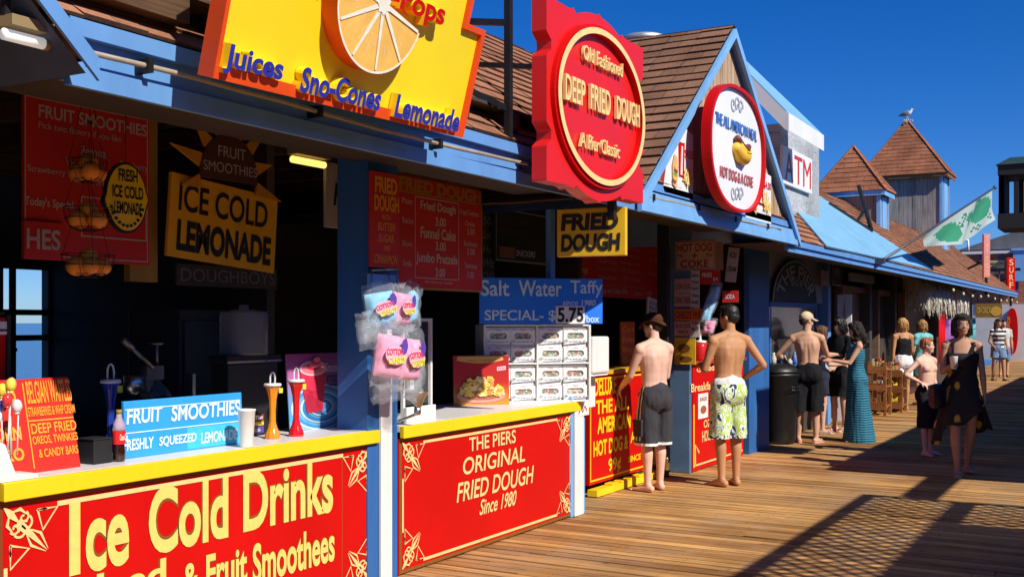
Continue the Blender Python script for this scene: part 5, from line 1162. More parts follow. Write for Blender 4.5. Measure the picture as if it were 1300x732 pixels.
wing('price_strip', 'tall white paper strip of menu words beside the cards', 877, 888, 343, 428, flat('paper', (.6, .55, .52)), [(s_, .1, .9, .9-.1*k, .95-.1*k, 0) for k, s_ in enumerate(('Italian', 'Sausage', 'Peppers', 'Onions', 'Kielb', 'Cheese', 'Gyro', 'Subs', 'BLT'))], [M['black']], .014)
wing('picture_card', 'yellow card with a dark food picture low on the wing wall', 856, 883, 428, 462, paint('yellow card', (.75, .45, .02)), [], [M['brown'], M['whitel']], .01, pic=lambda mb, fr, w, h: (mb.prism(ell(w*.3, h*.16, 16, (w*.45, h*.6)), .001, .004, fr, 0), mb.prism(ell(w*.3, h*.1, 16, (w*.55, h*.2)), .001, .004, fr, 0)))
wing('red_card', 'small red card hung behind the plastic bags', 889, 914, 343, 361, M['menured'], [('FRIES', .1, .6, .5, .8, 0), ('$4', .65, .9, .2, .5, 0)], [M['whitel']], -.03)
wing('tilted_card', 'white card hanging at a tilt beside the combo sign', 920, 934, 313, 357, flat('dim card', (.4, .34, .32)), [('ICE', .2, .8, .7, .85, 0), ('CREAM', .1, .9, .3, .45, 0)], [M['black']], .0, -.12)
wing('round_card', 'dark red card below the tilted white card', 917, 937, 369, 384, M['menured'], [('SODA', .2, .8, .3, .7, 0)], [M['whitel']], -.01)
for k, (px, py, w_, h_, yw) in enumerate(((905, 378, 16, 42, -1.9), (898, 396, 15, 38, -1.4), (900, 415, 18, 24, -1.6))):
    c = at(px, py, X=xW-.05-.06*k); d = c.x*cT+c.y*sT; t = thing('plastic_bag', ('clear bag of pale goods hanging by the wing wall, topmost', 'clear bag of pale goods, middle of the hanging three', 'small clear bag above the red jar')[k], 'bag', c, 'plastic bags by the wing wall')
    fr = Frame(c, (math.cos(yw), math.sin(yw), 0), (.2, -.25, 1)); mb = MB(); pillow(mb, fr, w_*d/FPX, h_*d/FPX, .12, seed=50+k, amp=.14); part('film', mb, film, t); mb = MB(); pillow(mb, fr, w_*.8*d/FPX, h_*.7*d/FPX, .08, seed=60+k); part('contents', mb, (flossb, flossb, flossp)[k], t)
# red side counter with sauces
f4 = Frame((x3+.005, 4.29, 0)); W4 = sx(944, 4.29)-f4.O.x
t4 = thing('food_counter', 'red side counter beside the blue post, lettered Grilled and Breakfast', 'counter', (f4.O.x, 4.29, 0))
mb = MB(); mb.box(f4.O.x, f4.O.x+W4, 4.29, 4.33, .01, 1.19); fp4 = part('front_panel', mb, M['red'], t4); mb = MB(); mb.box(f4.O.x-.02, f4.O.x+W4, 4.25, 4.75, 1.192, 1.225); part('counter_top', mb, paint('worn red top', (.4, .04, .02)), t4)
mb = MB(); 
for s_, xa, yt, yb, xb in (('Grilled Burgers', 884, 464, 475, 932), ('Breakfast & Subs', 877, 487, 498, 930), ('OZ', 893, 533, 543, 902), ('HOURS', 891, 547, 561, 906)): T(mb, f4, s_, xa, yt, yb, xb, off=.02)
stroke(mb, f4, [(.05, .07), (W4-.05, .07)], .02); stroke(mb, f4, [(.08, .07), (.08, .3), (.2, .2)], .03); part('lettering', mb, M['cream'], fp4)
mb = MB(); mb.box(.02, .05, .05, .75, .001, .004, 0, f4); part('yellow_stripe', mb, M['yellow'], fp4)
fr = f4.off(hit(f4, 886, HZ)[0], hit(f4, 886, 532)[1], .006); w = hit(fr, 899, HZ)[0]; h = hit(fr, 886, 500)[1]; t = board('burger_poster', 'small white poster with a burger on the red side counter', 'poster', fr, w, h, .005, M['white']); mb = MB(); mb.prism(ell(w*.3, h*.16, 16, (w*.5, h*.35)), .001, .003, fr); mb.text('BURGER', fr, w*.15, w*.85, h*.7, h*.85, .003); part('printed_burger', mb, flat('burger brown', (.35, .12, .05)), t)
for k, (px, col, nm, lab) in enumerate(((889, flat('ketchup red', (.6, .015, .015), .25), 'sauce_jar', 'large red sauce jar with white pump on the side counter'), (901, flat('mustard yellow', (.85, .55, .01), .25), 'sauce_jar', 'yellow sauce bottle with white pump on the side counter'))):
    c = at(px, 461, Y=4.36+.05*k); c.z = 1.226; r = (.085, .05)[k]; t = thing(nm, lab, 'jar', c); mb = MB(); mb.lathe(c, [(r*.95, 0), (r, .02), (r, .17), (r*.8, .2)], 22); part('jar', mb, col, t)
    mb = MB(); mb.lathe(c, [(r*.82, .201), (r*.82, .225), (.02, .23), (.012, .25), (.012, .34), (.025, .345), (.025, .355)], 16); mb.tube([c+Vector((0, 0, .35)), c+Vector((-.04, -.06, .35)), c+Vector((-.045, -.07, .33))], .009, 6); part('pump', mb, M['white'], t)
c = at(908, 461, Y=4.4); c.z = 1.226; mb = MB(); mb.lathe(c, [(.03, 0), (.03, .12), (.012, .16), (.01, .18)], 14); single('squeeze_bottle', mb, flat('orange sauce', (.8, .3, .03), .3), c, 'small orange squeeze bottle right of the yellow sauce', 'bottle')
c = at(856, 594, Y=4.2); mb = MB(); mb.box(c.x, c.x+.05, 4.27, 4.298, .12, .2); mb.tube([(c.x+.01, 4.285, .2), (c.x+.01, 4.285, .24), (c.x+.025, 4.285, .255), (c.x+.04, 4.285, .24), (c.x+.04, 4.285, .2)], .006, 6); single('padlock', mb, M['steel'], (c.x, 4.28, .12), 'steel padlock low on the grey blue post', 'padlock')

# ================================================================ stock in the dark of the stalls
R.seed(77)
for k, (x0, x1, y, lab) in enumerate(((3.9, 5.25, 7.2, 'tall steel shelf of stock at the back of the drinks stall'),)):
    t = thing('stock_shelf', lab, 'shelf', (x0, y, 0)); mb = MB()
    for x in (x0, x1): mb.box(x-.02, x+.02, y, y+.03, .006, 2.1); mb.box(x-.02, x+.02, y+.33, y+.36, .006, 2.1)
    part('upright', mb, M['darkgrey'], t)
    for z in (1.0, 1.45):
        mb = MB(); mb.box(x0-.03, x1+.03, y, y+.36, z, z+.025); part('shelf_board', mb, M['steel'], t); x = x0+.05
        while x < x1-.25:
            w = R.uniform(.12, .26); h = R.uniform(.14, .32); mb = MB(); mb.box(x, x+w, y+.03, y+.28, z+.026, z+.026+h); mb.box(x+.02, x+w-.02, y+.027, y+.0295, z+.06, z+h*.6, 1)
            single('stock_box', mb, [(paint('carton brown', (.36, .22, .12)), paint('carton grey', (.4, .4, .4)), paint('carton red', (.45, .06, .04)), paint('carton blue', (.08, .16, .4)))[R.randrange(4)], M['whitel']], (x, y+.03, z+.026), 'carton of stock on the steel shelf at the back of the drinks stall', 'box', 'stock cartons in the stalls', bevel=.004); x += w+R.uniform(.02, .12)
for (px, Y, w, h, z, col, lab) in ((228, 5.6, .5, 1.75, .006, M['darkgrey'], 'tall dark fridge in the drinks stall'),):
    x = sx(px, Y); t = thing('kitchen_cabinet', lab, 'cabinet', (x, Y, 0)); mb = MB(); mb.box(x, x+w, Y, Y+.5, z, z+h); part('body', mb, col, t, .01); mb = MB(); mb.box(x+.03, x+w-.03, Y-.02, Y-.002, z+.1, z+h-.08); d_ = part('door', mb, col, t, .006); mb = MB(); mb.box(x+.06, x+.085, Y-.06, Y-.04, z+h*.4, z+h*.75); mb.box(x+.06, x+.085, Y-.04, Y-.021, z+h*.4, z+h*.42); mb.box(x+.06, x+.085, Y-.04, Y-.021, z+h*.73, z+h*.75); part('handle', mb, M['steel'], d_)

# ================================================================ the shop with the arched sign and the row beyond
Y4 = 4.42
f5 = Frame((sx(977, Y4)+.02, Y4, 0)); W5 = sx(1050, Y4)-f5.O.x; U5 = lambda px: hit(f5, px, HZ)[0]; V5 = lambda px, py: hit(f5, px, py)[1]
t = thing('souvenir_shop', 'pale shop front with blue framed window under the black arched sign', 'shop front', (f5.O.x, Y4, 0))
vA = V5(977, 466); vB = V5(977, 386)
mb = MB(); mb.box(0, W5, vB+.05, 2.97, -.1, -.02, 0, f5); mb.box(0, W5, 0, vA-.02, -.1, -.02, 1, f5); part('wall', mb, [paint('pale shop wall', (.4, .36, .34)), M['dark']], t)
ue_ = U5(1037); mb = MB(); border(mb, f5, 0, ue_, vA, vB+.04, .07, .0); mb.box(0, ue_, vA-.02, vA, -.1, .12, 0, f5); fr_ = part('window_frame', mb, M['blue'], t)
mb = MB(); mb.quad(f5.p(.07, vA+.07, -.03), f5.p(ue_-.07, vA+.07, -.03), f5.p(ue_-.07, vB-.03, -.03), f5.p(.07, vB-.03, -.03)); part('pane', mb, paint('dark shop glass', (.05, .045, .045), .15, .3, 2, .01, .1, coat=.5), fr_)
# goods on the window ledge
for k in range(9):
    u = .1+(ue_-.25)*k/8.5; h = R.uniform(.08, .22); mb = MB(); p = f5.p(u, vA+.001, .02)
    mb.lathe(p, [(.035, 0), (.04, h*.6), (.02, h*.85), (.022, h)], 10)
    single('ledge_bottle', mb, (flat('goods cream', (.6, .52, .4)), flat('goods blue', (.15, .25, .5)), flat('goods ochre', (.5, .3, .06)))[k % 3], p, 'small bottle on the window ledge of the pale shop', 'bottle', 'bottles on the shop window ledge')
# arched sign
ca = hit(f5, 1007, 384); ra = (U5(1037)-U5(978))/2*.98; rh = V5(1007, 331)-ca[1]; ax = f5.off(ra+.01, vB+.05, .001)
t = thing('arched_sign', 'black half round sign with white curved lettering above the shop window', 'sign', ax.p(0, 0, .02))
half = [(ra*math.cos(a), rh*math.sin(a)) for a in np.linspace(0, PI, 40)]
mb = MB(); mb.prism(half, 0, .03, ax); part('board', mb, M['black'], t)
def arcwarp(r0, squash=rh/ra): return lambda x, y: ((r0+y)*math.sin(x/r0), (r0+y)*math.cos(x/r0)*squash)
mb = MB(); mb.text('THE PIER', ax, -ra*.86, ra*.86, -ra*.1, ra*.22, .034, off=.01, warp=arcwarp(ra*.66)); mb.text('SINCE 80', ax, -ra*.25, ra*.25, rh*.38, rh*.53, .034, off=.01); mb.ring([(x*.98, y*.98) for x, y in half], [(x*.95, y*.95) for x, y in half], .0302, .032, ax)
part('lettering', mb, flat('sign grey white', (.5, .5, .5)), t)
# trash can
c = at(991, 562, Z=0); t = thing('trash_can', 'black plastic trash can beside the blue post under the shop window', 'trash can', (c.x, c.y+.05, 0))
mb = MB(); yy = c.y+.05; mb.lathe((c.x, yy, .005), [(.235, 0), (.25, .05), (.285, .9), (.3, .92), (.3, .96)], 28); part('bin', mb, paint('black plastic', (.008, .008, .009), .45, .2, 8), t)
mb = MB(); mb.lathe((c.x, yy, .965), [(.305, 0), (.305, .03), (.24, .1), (.1, .13)], 28); part('lid', mb, paint('black plastic', (.015, .015, .016)), t)
mb = MB()
for z in (.82, .78): mb.tube([(c.x-.24+.0*k, yy-.2*math.cos(a)*1.0-.08, z-.03*math.cos(a*1.5)) for k, a in enumerate((0, .4))]+[(c.x-.1, yy-.3, z-.045), (c.x+.05, yy-.3, z-.03)], .006, 6)
part('handle', mb, M['steel'], t)
# small framed signs under the eave
for (x0, x1, yt, yb, m_, lab) in ((1042, 1053, 342, 362, paint('pinkish framed board', (.4, .16, .12)), 'small pinkish framed board under the eave beside the arched sign'), (1056, 1068, 328, 362, M['dark'], 'small dark framed board hung above the white tent sign'), (1078, 1110, 345, 356, paint('dim tan board', (.3, .2, .12)), 'long dim tan board inside the second doorway')):
    fr = facade(4.34, x0, yb); w = hit(fr, x1, HZ)[0]; h = hit(fr, x0, yt)[1]; t = board('framed_board', lab, 'sign', fr, w, h, .02, m_); mb = MB(); border(mb, fr, 0, w, 0, h, .02, .003); mb.text('OPEN' if x0 != 1078 else 'GIFTS & SHELLS', fr, w*.2, w*.8, h*.35, h*.65, .003); part('lettering', mb, paint('dim timber trim', (.25, .2, .16)), t)
# white sign with a tall red and orange triangle
X6 = sx(1064, 4.25); fr = Frame(at(1063, 520, X=X6), (0, -1, 0)); fr.O.z = .05; w = hit(fr, 1081, HZ)[0]; h = hit(fr, 1063, 374)[1]
t = board('tent_sign', 'tall white board with a red and orange pointed shape in the doorway', 'sign', fr, w, h, .04, paint('lit white board', (.75, .72, .7))); mb = MB(); mb.prism([(w*.2, h*.55), (w*.8, h*.52), (w*.5, h*.96)], .001, .004, fr, 1); mb.prism([(w*.2, h*.56), (w*.78, h*.53), (w*.66, h*.68), (w*.3, h*.7)], .0045, .007, fr, 0); mb.prism([(w*.4, h*.74), (w*.6, h*.73), (w*.5, h*.9)], .0045, .007, fr, 2)
part('painted_shape', mb, [M['red'], flat('dark orange', (.6, .16, .02)), flat('pale pink', (.8, .5, .45))], t)
# wooden display racks outside the next shops
wd = boards('orange timber', ((.3, .12, .04), (.36, .15, .05), (.24, .09, .03)), .09, 2, 0)
def wood_rack(px, py, wpx, H, label, shelves):
    c = at(px, py, Z=0); d = c.x*cT+c.y*sT; w = wpx*d/FPX/1.0; t = thing('wooden_rack', label, 'rack', c); x0, x1, y0, y1 = c.x-.25, c.x+.25, c.y-w/2, c.y+w/2
    for (x, y) in ((x0, y0), (x1-.05, y0), (x0, y1-.05), (x1-.05, y1-.05)): mb = MB(); mb.box(x, x+.05, y, y+.05, 0.003, H); part('leg', mb, wd, t)
    for z in shelves:
        mb = MB()
        for k in range(4): mb.box(x0+.005+.125*k, x0+.11+.125*k, y0-.01, y1+.01, z, z+.025)
        mb.box(x0-.012, x0-.002, y0, y1, z-.05, z+.08); part('shelf', mb, wd, t)
    return x0, x1, y0, y1
r1 = wood_rack(1117, 526, 22, .95, 'orange timber rack behind the woman in the striped dress', (.15, .5, .8))
r2 = wood_rack(1133, 522, 30, .75, 'low orange timber rack beside the women in tank tops', (.12, .42, .7))
for k in range(10):
    x0, x1, y0, y1 = r1 if k < 5 else r2; z = (.826, .526)[k % 2] if k < 5 else .726
    y = y0+.06+(y1-y0-.2)*((k % 5)/4.5); h = R.uniform(.08, .2); mb = MB(); mb.box(x0+.02, x0+.14, y, y+.09, z, z+h); mb.box(x0+.018, x0+.0195, y+.01, y+.08, z+h*.3, z+h*.7, 1)
    single('goods_box', mb, [(paint('goods orange', (.6, .3, .1)), paint('goods white', (.6, .56, .5)), paint('goods red', (.5, .08, .04)))[k % 3], M['cream']], (x0+.02, y, z), 'small coloured box of goods on an orange timber rack', 'box', 'goods on the timber racks', bevel=.004)
# door and window openings of the far shops: jambs, doors and glass
for k, (xa, xb, lab) in enumerate(((1066, 1098, 'brown timber door of the shop behind the women'), (1112, 1135, 'dark glazed door of the middle shop'), (1146, 1185, 'wide dark doorway with timber jambs under the thatch'))):
    x0, x1 = sx(xa, 4.5), sx(xb, 4.5); t = thing('shop_door', lab, 'door', (x0, 4.5, 0)); mb = MB(); mb.box(x0, x0+.1, 4.45, 4.6, 0, 2.3); mb.box(x1-.1, x1, 4.45, 4.6, 0, 2.3); mb.box(x0+.1, x1-.1, 4.45, 4.6, 2.2, 2.3); part('jamb', mb, paint('jamb brown', (.22, .13, .09), .6, .2, 4), t)
    mb = MB(); mb.box(x0+.11, x1-.11, 4.55, 4.59, 0.01, 2.19); part('leaf', mb, (paint('door tan', (.3, .17, .08), .6, .2, 3), M['dark'], paint('door dark brown', (.06, .03, .02)))[k], t)
    mb = MB(); mb.ball((x1-.2, 4.53, 1.02), .035, 10, 6); part('handle', mb, M['steel'], t)
# thatch awning
Yt = 3.95; xa, xb = sx(1158, Yt), sx(1212, Yt); zt2 = at(1165, 352, Y=Yt).z
t = thing('thatch_awning', 'pale shaggy grass thatch awning hanging from the eave', 'awning', (xa, Yt, zt2)); mb = MB(); R.seed(5)
for k in range(1500):
    x = R.uniform(xa, xb); row = R.random(); y = Yt+.3-.55*row; z = zt2+.18-.3*row**1.5+R.uniform(-.03, .03); l = R.uniform(.4, .8); a = R.uniform(-.12, .12); w_ = R.uniform(.006, .014)
    p0 = Vector((x, y, z)); p1 = Vector((x+a*.4, y-.1, z-l*.45)); p2 = Vector((x+a, y-.12+R.uniform(-.04, .04), z-l)); s_ = Vector((w_, R.uniform(-.006, .006), 0))
    mb.add([p0-s_, p0+s_, p1+s_, p1-s_, p2+s_*.4, p2-s_*.4], [(0, 1, 2, 3), (3, 2, 4, 5)], k % 3)
part('thatch', mb, [flat('thatch pale', (.72, .66, .55), .9), flat('thatch straw', (.55, .46, .3), .9), flat('thatch white', (.8, .77, .7), .9)], t); mb = MB(); mb.tube([(xa, Yt+.1, zt2+.1), (xb, Yt+.1, zt2+.1)], .03, 8); part('pole', mb, wd, t)
# colourful things below and beyond the thatch
for (px0, px1, yt, yb, Y, m_, nm, lab, cat) in ((1192, 1199, 398, 462, 3.9, M['red'], 'banner', 'narrow red upright banner beside the thatch', 'banner'), (1200, 1212, 404, 452, 4.1, flat('violet cloth', (.3, .12, .4)), 'hanging_towel', 'violet towel hung beyond the red banner', 'towel'), (1214, 1226, 400, 444, 4.2, flat('pink cloth', (.7, .25, .4)), 'hanging_towel', 'pink towel hung beyond the violet one', 'towel'), (1228, 1238, 404, 440, 4.25, flat('aqua cloth', (.1, .45, .5)), 'hanging_towel', 'aqua towel hung at the far end of the shops', 'towel')):
    fr = facade(Y, px0, yb); w = hit(fr, px1, HZ)[0]; h = hit(fr, px0, yt)[1]; mb = MB(); n_ = 10
    for k in range(n_):
        u0, u1 = w*k/n_, w*(k+1)/n_; d0, d1 = .03*math.sin(k*1.4), .03*math.sin((k+1)*1.4); mb.add([fr.p(u0, 0, d0), fr.p(u1, 0, d1), fr.p(u1, h, d1*.4), fr.p(u0, h, d0*.4), fr.p(u0, 0, d0-.01), fr.p(u1, 0, d1-.01), fr.p(u1, h, d1*.4-.01), fr.p(u0, h, d0*.4-.01)], [(0, 1, 2, 3), (4, 7, 6, 5), (3, 2, 6, 7), (0, 4, 5, 1)], 0, True)
    t = thing(nm, lab, cat, fr.p(0, 0, 0)); part('cloth', mb, m_, t); mb = MB(); a = fr.p(0, h+.02, -.005); mb.tube([a, fr.p(w, h+.02, -.005)], .012, 6); mb.tube([fr.p(w/2, h+.02, -.005), (fr.p(w/2, 0, 0).x, Y, 2.6)], .006, 5); part('rail', mb, M['iron'], t)

# ================================================================ across the far end of the pier
XE = 52.0
eb0 = thing('far_building', 'white walled building with brick upper storey closing the far end of the pier', 'building', (XE, 2, 0))
yl, yr = 8.2, -9.0; zW = at(1280, 386, X=XE).z; zB = at(1260, 322, X=XE).z
mb = MB(); mb.box(XE, XE+3, yr, yl, 0, zW); part('wall', mb, paint('far white wall', (.62, .6, .58), .6, .08, 2), eb0)
m, nt, b = nodes('far brick'); br = nd(nt, 'ShaderNodeTexBrick', Vector=nd(nt, 'ShaderNodeVectorRotate', {'rotation_type': 'Y_AXIS'}, Vector=worldco(nt), Angle=0), Color1=c4((.3, .1, .05)), Color2=c4((.38, .14, .07)), Mortar=c4((.3, .2, .15)), Scale=1.6); sp = nd(nt, 'ShaderNodeSeparateXYZ', Vector=worldco(nt)); cb = nd(nt, 'ShaderNodeCombineXYZ', X=sp.outputs[1], Y=sp.outputs[2]); nt.links.new(cb.outputs[0], br.inputs['Vector']); fin(nt, b, br, br.outputs['Fac'], .3, .01); b.inputs['Roughness'].default_value = .85
mb = MB(); mb.box(XE+.1, XE+3, yr, yl, zW+.001, zB); part('upper_wall', mb, m, eb0)
for (px0, px1) in ((1244, 1249), (1268, 1273), (1288, 1293)): mb = MB(); mb.box(XE+.04, XE+.099, yx(px1, XE), yx(px0, XE), zW+.4, zB-.02); part('pilaster', mb, flat('violet trim', (.12, .06, .2)), eb0)
mb = MB(); mb.box(XE-.1, XE+3.1, yr, yl+.1, zB+.001, zB+.12); part('coping', mb, M['white'], eb0)
pk = at(1297, 291, X=XE+2); lo = at(1214, 318, X=XE+2); mb = MB(); fr = Frame((XE+2, pk.y, 0), (0, -1, 0)); mb.prism([(-(lo.y-pk.y), lo.z), (0, pk.z), ((lo.y-pk.y)*1.2, lo.z)], -6, 0, fr, 0, 1); part('gable_roof', mb, [paint('dark gable', (.1, .1, .11), .7, .3, 1.5), paint('dark roof', (.05, .055, .06))], eb0)
# white pipe railing on the roof
mb = MB(); P = [at(1211, 345, X=XE-.3), at(1211, 305, X=XE-.3), at(1229, 305, X=XE-.3), at(1229, 318, X=XE-.3)]; mb.tube(P, .06, 8); single('vent_pipe', mb, M['white'], P[0], 'white bent pipe rising beside the tall cupola', 'pipe')
# yellow sign and long bar
fr = Frame(at(1244, 348, X=XE-.1), (0, -1, 0)); w = hit(fr, 1275, 340)[0]; h = hit(fr, 1244, 331)[1]
t = board('marshmallow_sign', 'tan sign with brown words Marshmallow Guns on the brick wall', 'sign', fr, w, h, .06, paint('tan sign', (.75, .55, .25)), bevel=0); mb = MB(); mb.text('MARSHMALLOW', fr, w*.05, w*.97, h*.66, h*.88, .01, off=.02); mb.text('GUNS', fr, w*.3, w*.7, h*.38, h*.58, .01, off=.02); mb.text('SOLD HERE', fr, w*.2, w*.8, h*.1, h*.28, .01, off=.02); part('lettering', mb, M['brown'], t)
# red vertical signs standing on the eave
for (px, x0, x1, yt, yb, m_, lab) in ((1252, 1249, 1257, 297, 352, paint('pale red sign', (.75, .25, .22)), 'tall narrow pale red sign standing on the far roof edge'), (1284, 1279, 1289, 327, 368, M['red'], 'shorter bright red sign standing at the far roof end')):
    X = sx(px, 3.4); fr = Frame(at(x0, yb, X=X), (.5, -.86, 0)); w = hit(fr, x1, HZ)[0]; h = hit(fr, x0, yt)[1]; t = board('upright_sign', lab, 'sign', fr, w, h, .1, m_); mb = MB()
    for k, ch in enumerate('TATTOO' if px < 1260 else 'SURF'): n_ = 6 if px < 1260 else 4; mb.text(ch, fr, w*.25, w*.75, h*(.97-.94*(k+1)/n_+.03), h*(.97-.94*k/n_-.02), .004)
    part('lettering', mb, M['cream'], t); mb = MB(); a = fr.p(w/2, 0, -.05); mb.bar(a, a-Vector((0, 0, .5)), .06, .06); mb.bar(fr.p(w/2, h*.4, -.1), fr.p(w/2-.9, -.1, -.8), .05, .05); part('bracket', mb, M['iron'], t)
# surfboard sign on the white end wall
fr = Frame((XE-.06, yx(1285, XE-.06), at(1285, 420, X=XE-.06).z), (0, -1, 0)); w = hit(fr, 1292, HZ)[0]*1.05; h = hit(fr, 1285, 391)[1]
t = thing('surfboard_sign', 'red surfboard shaped sign on the white end wall', 'sign', fr.p(0, -h, 0)); P = [(w*math.sin(PI*(k/20))**.75, h*math.cos(PI*k/20)) for k in range(21)]; P += [(-x, y) for x, y in P[::-1][1:-1]]
mb = MB(); mb.prism(P, -.03, .06, fr); part('board', mb, M['red'], t); mb = MB()
for k, ch in enumerate('SURFSHOP'): mb.text(ch, fr, -w*.85, -w*.35, h*(.62-.16*(k+1)+.03), h*(.62-.16*k), .066, off=.02)
part('lettering', mb, M['orangel'], t)
# sign over the far way
X7 = 43.0; fr = Frame(at(1238, 403, X=X7), (0, -1, 0)); w = hit(fr, 1272, HZ)[0]; h = hit(fr, 1238, 385)[1]
t = board('deck_sign', 'brown and yellow sign hanging over the far walkway', 'sign', fr, w, h, .05, paint('sign olive', (.3, .17, .03)), bevel=0); mb = MB(); mb.text('ON DECK', fr, w*.06, w*.6, h*.3, h*.75, .01, off=.02); mb.prism(ell(w*.2, h*.34, 20, (w*.78, h*.45)), .002, .01, fr); part('lettering', mb, M['goldl'], t)
mb = MB(); 
for u in (.1*w, .9*w): mb.tube([fr.p(u, h, -.02), fr.p(u, h+1.2, -.02)], .02, 5)
mb.bar(fr.p(-.2, h+1.2, -.02), fr.p(w+.6, h+1.2, -.02), .1, .1); mb.bar(fr.p(-.2, h+1.2, -.02), (X7+.02, fr.p(-.2, 0, 0).y, 0), .1, .1); part('hanger', mb, M['iron'], t)
# string of lamps along the far eave
t = thing('lamp_string', 'string of pale lamps under the far eave', 'lamps'if 0 else 'lamp string', (30, 3.3, 2.4)); mb = MB(); pts = [(24+.5*k, 3.28, 2.36-.06*math.sin(PI*((k % 4)/4))) for k in range(29)]; mb.tube(pts, .008, 5); part('cable', mb, M['iron'], t)
for k in range(0, 29, 3): mb = MB(); p = Vector(pts[k]); mb.ball(p-Vector((0, 0, .05)), (.028, .028, .034), 10, 7); part('lamp', mb, flat('lamp pale yellow', (.8, .75, .35), .3, .0), t)
# blue corner post of the far stand
yA2, yB2, zA2 = yx(1286, XE-.5), yx(1302, XE-.5), at(1290, 357, X=XE-.5).z; mb = MB(); mb.box(XE-.5, XE-.02, yB2, yA2, zA2, zA2+1.3); mb.box(XE-.56, XE-.02, yB2-.1, yA2+.08, zA2+1.301, zA2+1.4); single('blue_awning', mb, M['skyblue'], (XE-.3, yB2, zA2), 'light blue box awning high on the far end wall', 'awning', bevel=.01)

# ================================================================ flag, roof frame, gull, lantern
a = at(1119, 331, Y=3.2); b_ = at(1263, 238, Y=2.75); t = thing('flag', 'pale flag with green shapes on a pole leaning out from the eave', 'flag', a)
b_ = a+(b_-a); mb = MB(); mb.tube([a, b_], .02, 8); mb.ball(b_, .045, 10, 7); mb.box(a.x-.04, a.x+.04, a.y-.05, a.y+.12, a.z-.04, a.z+.04); part('pole', mb, paint('dark pole', (.06, .06, .07), .4), t)
q0 = a.lerp(b_, .30); q1 = a.lerp(b_, .965); L = (q1-q0).length; dirp = (q1-q0).normalized(); drop = Vector((0, 0, -1)); nn = dirp.cross(drop).normalized()
def fl_(s, d): # s along the pole 0..1, d drop 0..1
    H = .75*(.45+.55*min(1, s*1.6))*(.8+.2*math.sin(s*3)); sway = .12*math.sin(s*9+d*2)*d+.05*math.sin(s*17+d*5)*d
    return q0+dirp*(s*L*(1-.05*d)+.12*d*(1-s))+drop*(H*d)+nn*sway
NX, NY = 40, 18; m, nt, b = nodes('flag cloth'); uvn = nd(nt, 'ShaderNodeUVMap'); sp = nd(nt, 'ShaderNodeSeparateXYZ', Vector=uvn)
b.inputs['Base Color'].default_value = (.33, .4, .37, 1); b.inputs['Roughness'].default_value = .8
mb = MB(); vs = [fl_(i/NX, j/NY) for j in range(NY+1) for i in range(NX+1)]; fs = [(j*(NX+1)+i, j*(NX+1)+i+1, (j+1)*(NX+1)+i+1, (j+1)*(NX+1)+i) for j in range(NY) for i in range(NX)]
def blob(s, d):
    for (cs, cd, rs, rd) in ((.83, .42, .15, .33), (.6, .5, .08, .3), (.27, .55, .14, .33), (.55, .68, .05, .14)):
        if ((s-cs)/rs)**2+((d-cd)/rd)**2 < 1: return 1
    for (cs, cd, rs, rd) in ((.75, .12, .06, .1), (.5, .3, .05, .12), (.4, .42, .05, .1), (.14, .45, .04, .12), (.45, .85, .06, .08), (.78, .85, .07, .07), (.95, .8, .03, .1)):
        if ((s-cs)/rs)**2+((d-cd)/rd)**2 < 1 and (int(s*60)+int(d*30)) % 3: return 2
    return 0
b0 = len(mb.v); mb.v += vs
for k, f in enumerate(fs): i, j = k % NX, k//NX; mb.f.append(f); mb.m.append(blob((i+.5)/NX, (j+.5)/NY)); mb.sm.append(True)
part('cloth', mb, [m, flat('flag green', (.02, .22, .11), .8), flat('flag dark green', (.02, .13, .08), .8)], t).modifiers.new('s', 'SUBSURF').render_levels = 1
# bare metal frame lying on the blue roof
P = lambda px, py, k=.0: roofpt(px, py)+up*k
t = thing('roof_frame', 'black metal sign frame left standing on the light blue roof', 'frame', P(1100, 296)); mb = MB(); mb.bar(P(1050, 262, .06), P(1104, 297, .06), .05, .05); foot = P(1104, 297, .06); top = at(1090, 235, X=foot.x-.3); mb.bar(foot, top, .05, .05); mb.bar(at(1097, 268, X=foot.x-.1), P(1086, 283, .06), .04, .04); part('bar', mb, M['iron'], t)
# gull on the tall cupola
R.seed(2); g = apx+Vector((0, 0, .02)); t = thing('gull', 'white and grey gull standing on the tall cupola tip', 'bird', g); gl = Frame(g, (0, -1, 0)); s_ = .42
mb = MB(); Pq = [(-.25, .17), (-.12, .17), (0, .2), (.12, .25), (.17, .32), (.185, .38)]; rr = [(.02, .02), (.06, .055), (.09, .085), (.075, .08), (.045, .05), (.045, .045)]
mb.sweep([gl.p(u*s_*1.6, v*s_*1.6, 0) for u, v in Pq], [(a*s_*1.5, b2*s_*1.5) for a, b2 in rr], 14, right=gl.N); part('body', mb, flat('gull white', (.8, .8, .78), .7), t)
mb = MB(); mb.sweep([gl.p(.21*s_*1.6, .385*s_*1.6, 0), gl.p(.27*s_*1.6, .37*s_*1.6, 0)], [.02, .006], 8); part('beak', mb, flat('beak yellow', (.8, .5, .05)), t)
for sg in (-1, 1): mb = MB(); mb.sweep([gl.p(.08*s_*1.6, .25*s_*1.6, sg*.075), gl.p(-.1*s_*1.6, .2*s_*1.6, sg*.09), gl.p(-.33*s_*1.6, .15*s_*1.6, sg*.03)], [(.02, .07), (.018, .06), (.008, .012)], 10, right=gl.N); part('wing', mb, flat('gull grey', (.22, .24, .26), .8), t); mb = MB(); mb.tube([gl.p(0, .14*s_*1.6, sg*.03), gl.p(0.01, 0, sg*.03), gl.p(.05, -.005, sg*.03)], .009, 6); part('leg', mb, flat('leg pink', (.6, .35, .3)), t)
mb = MB(); R.seed(9)
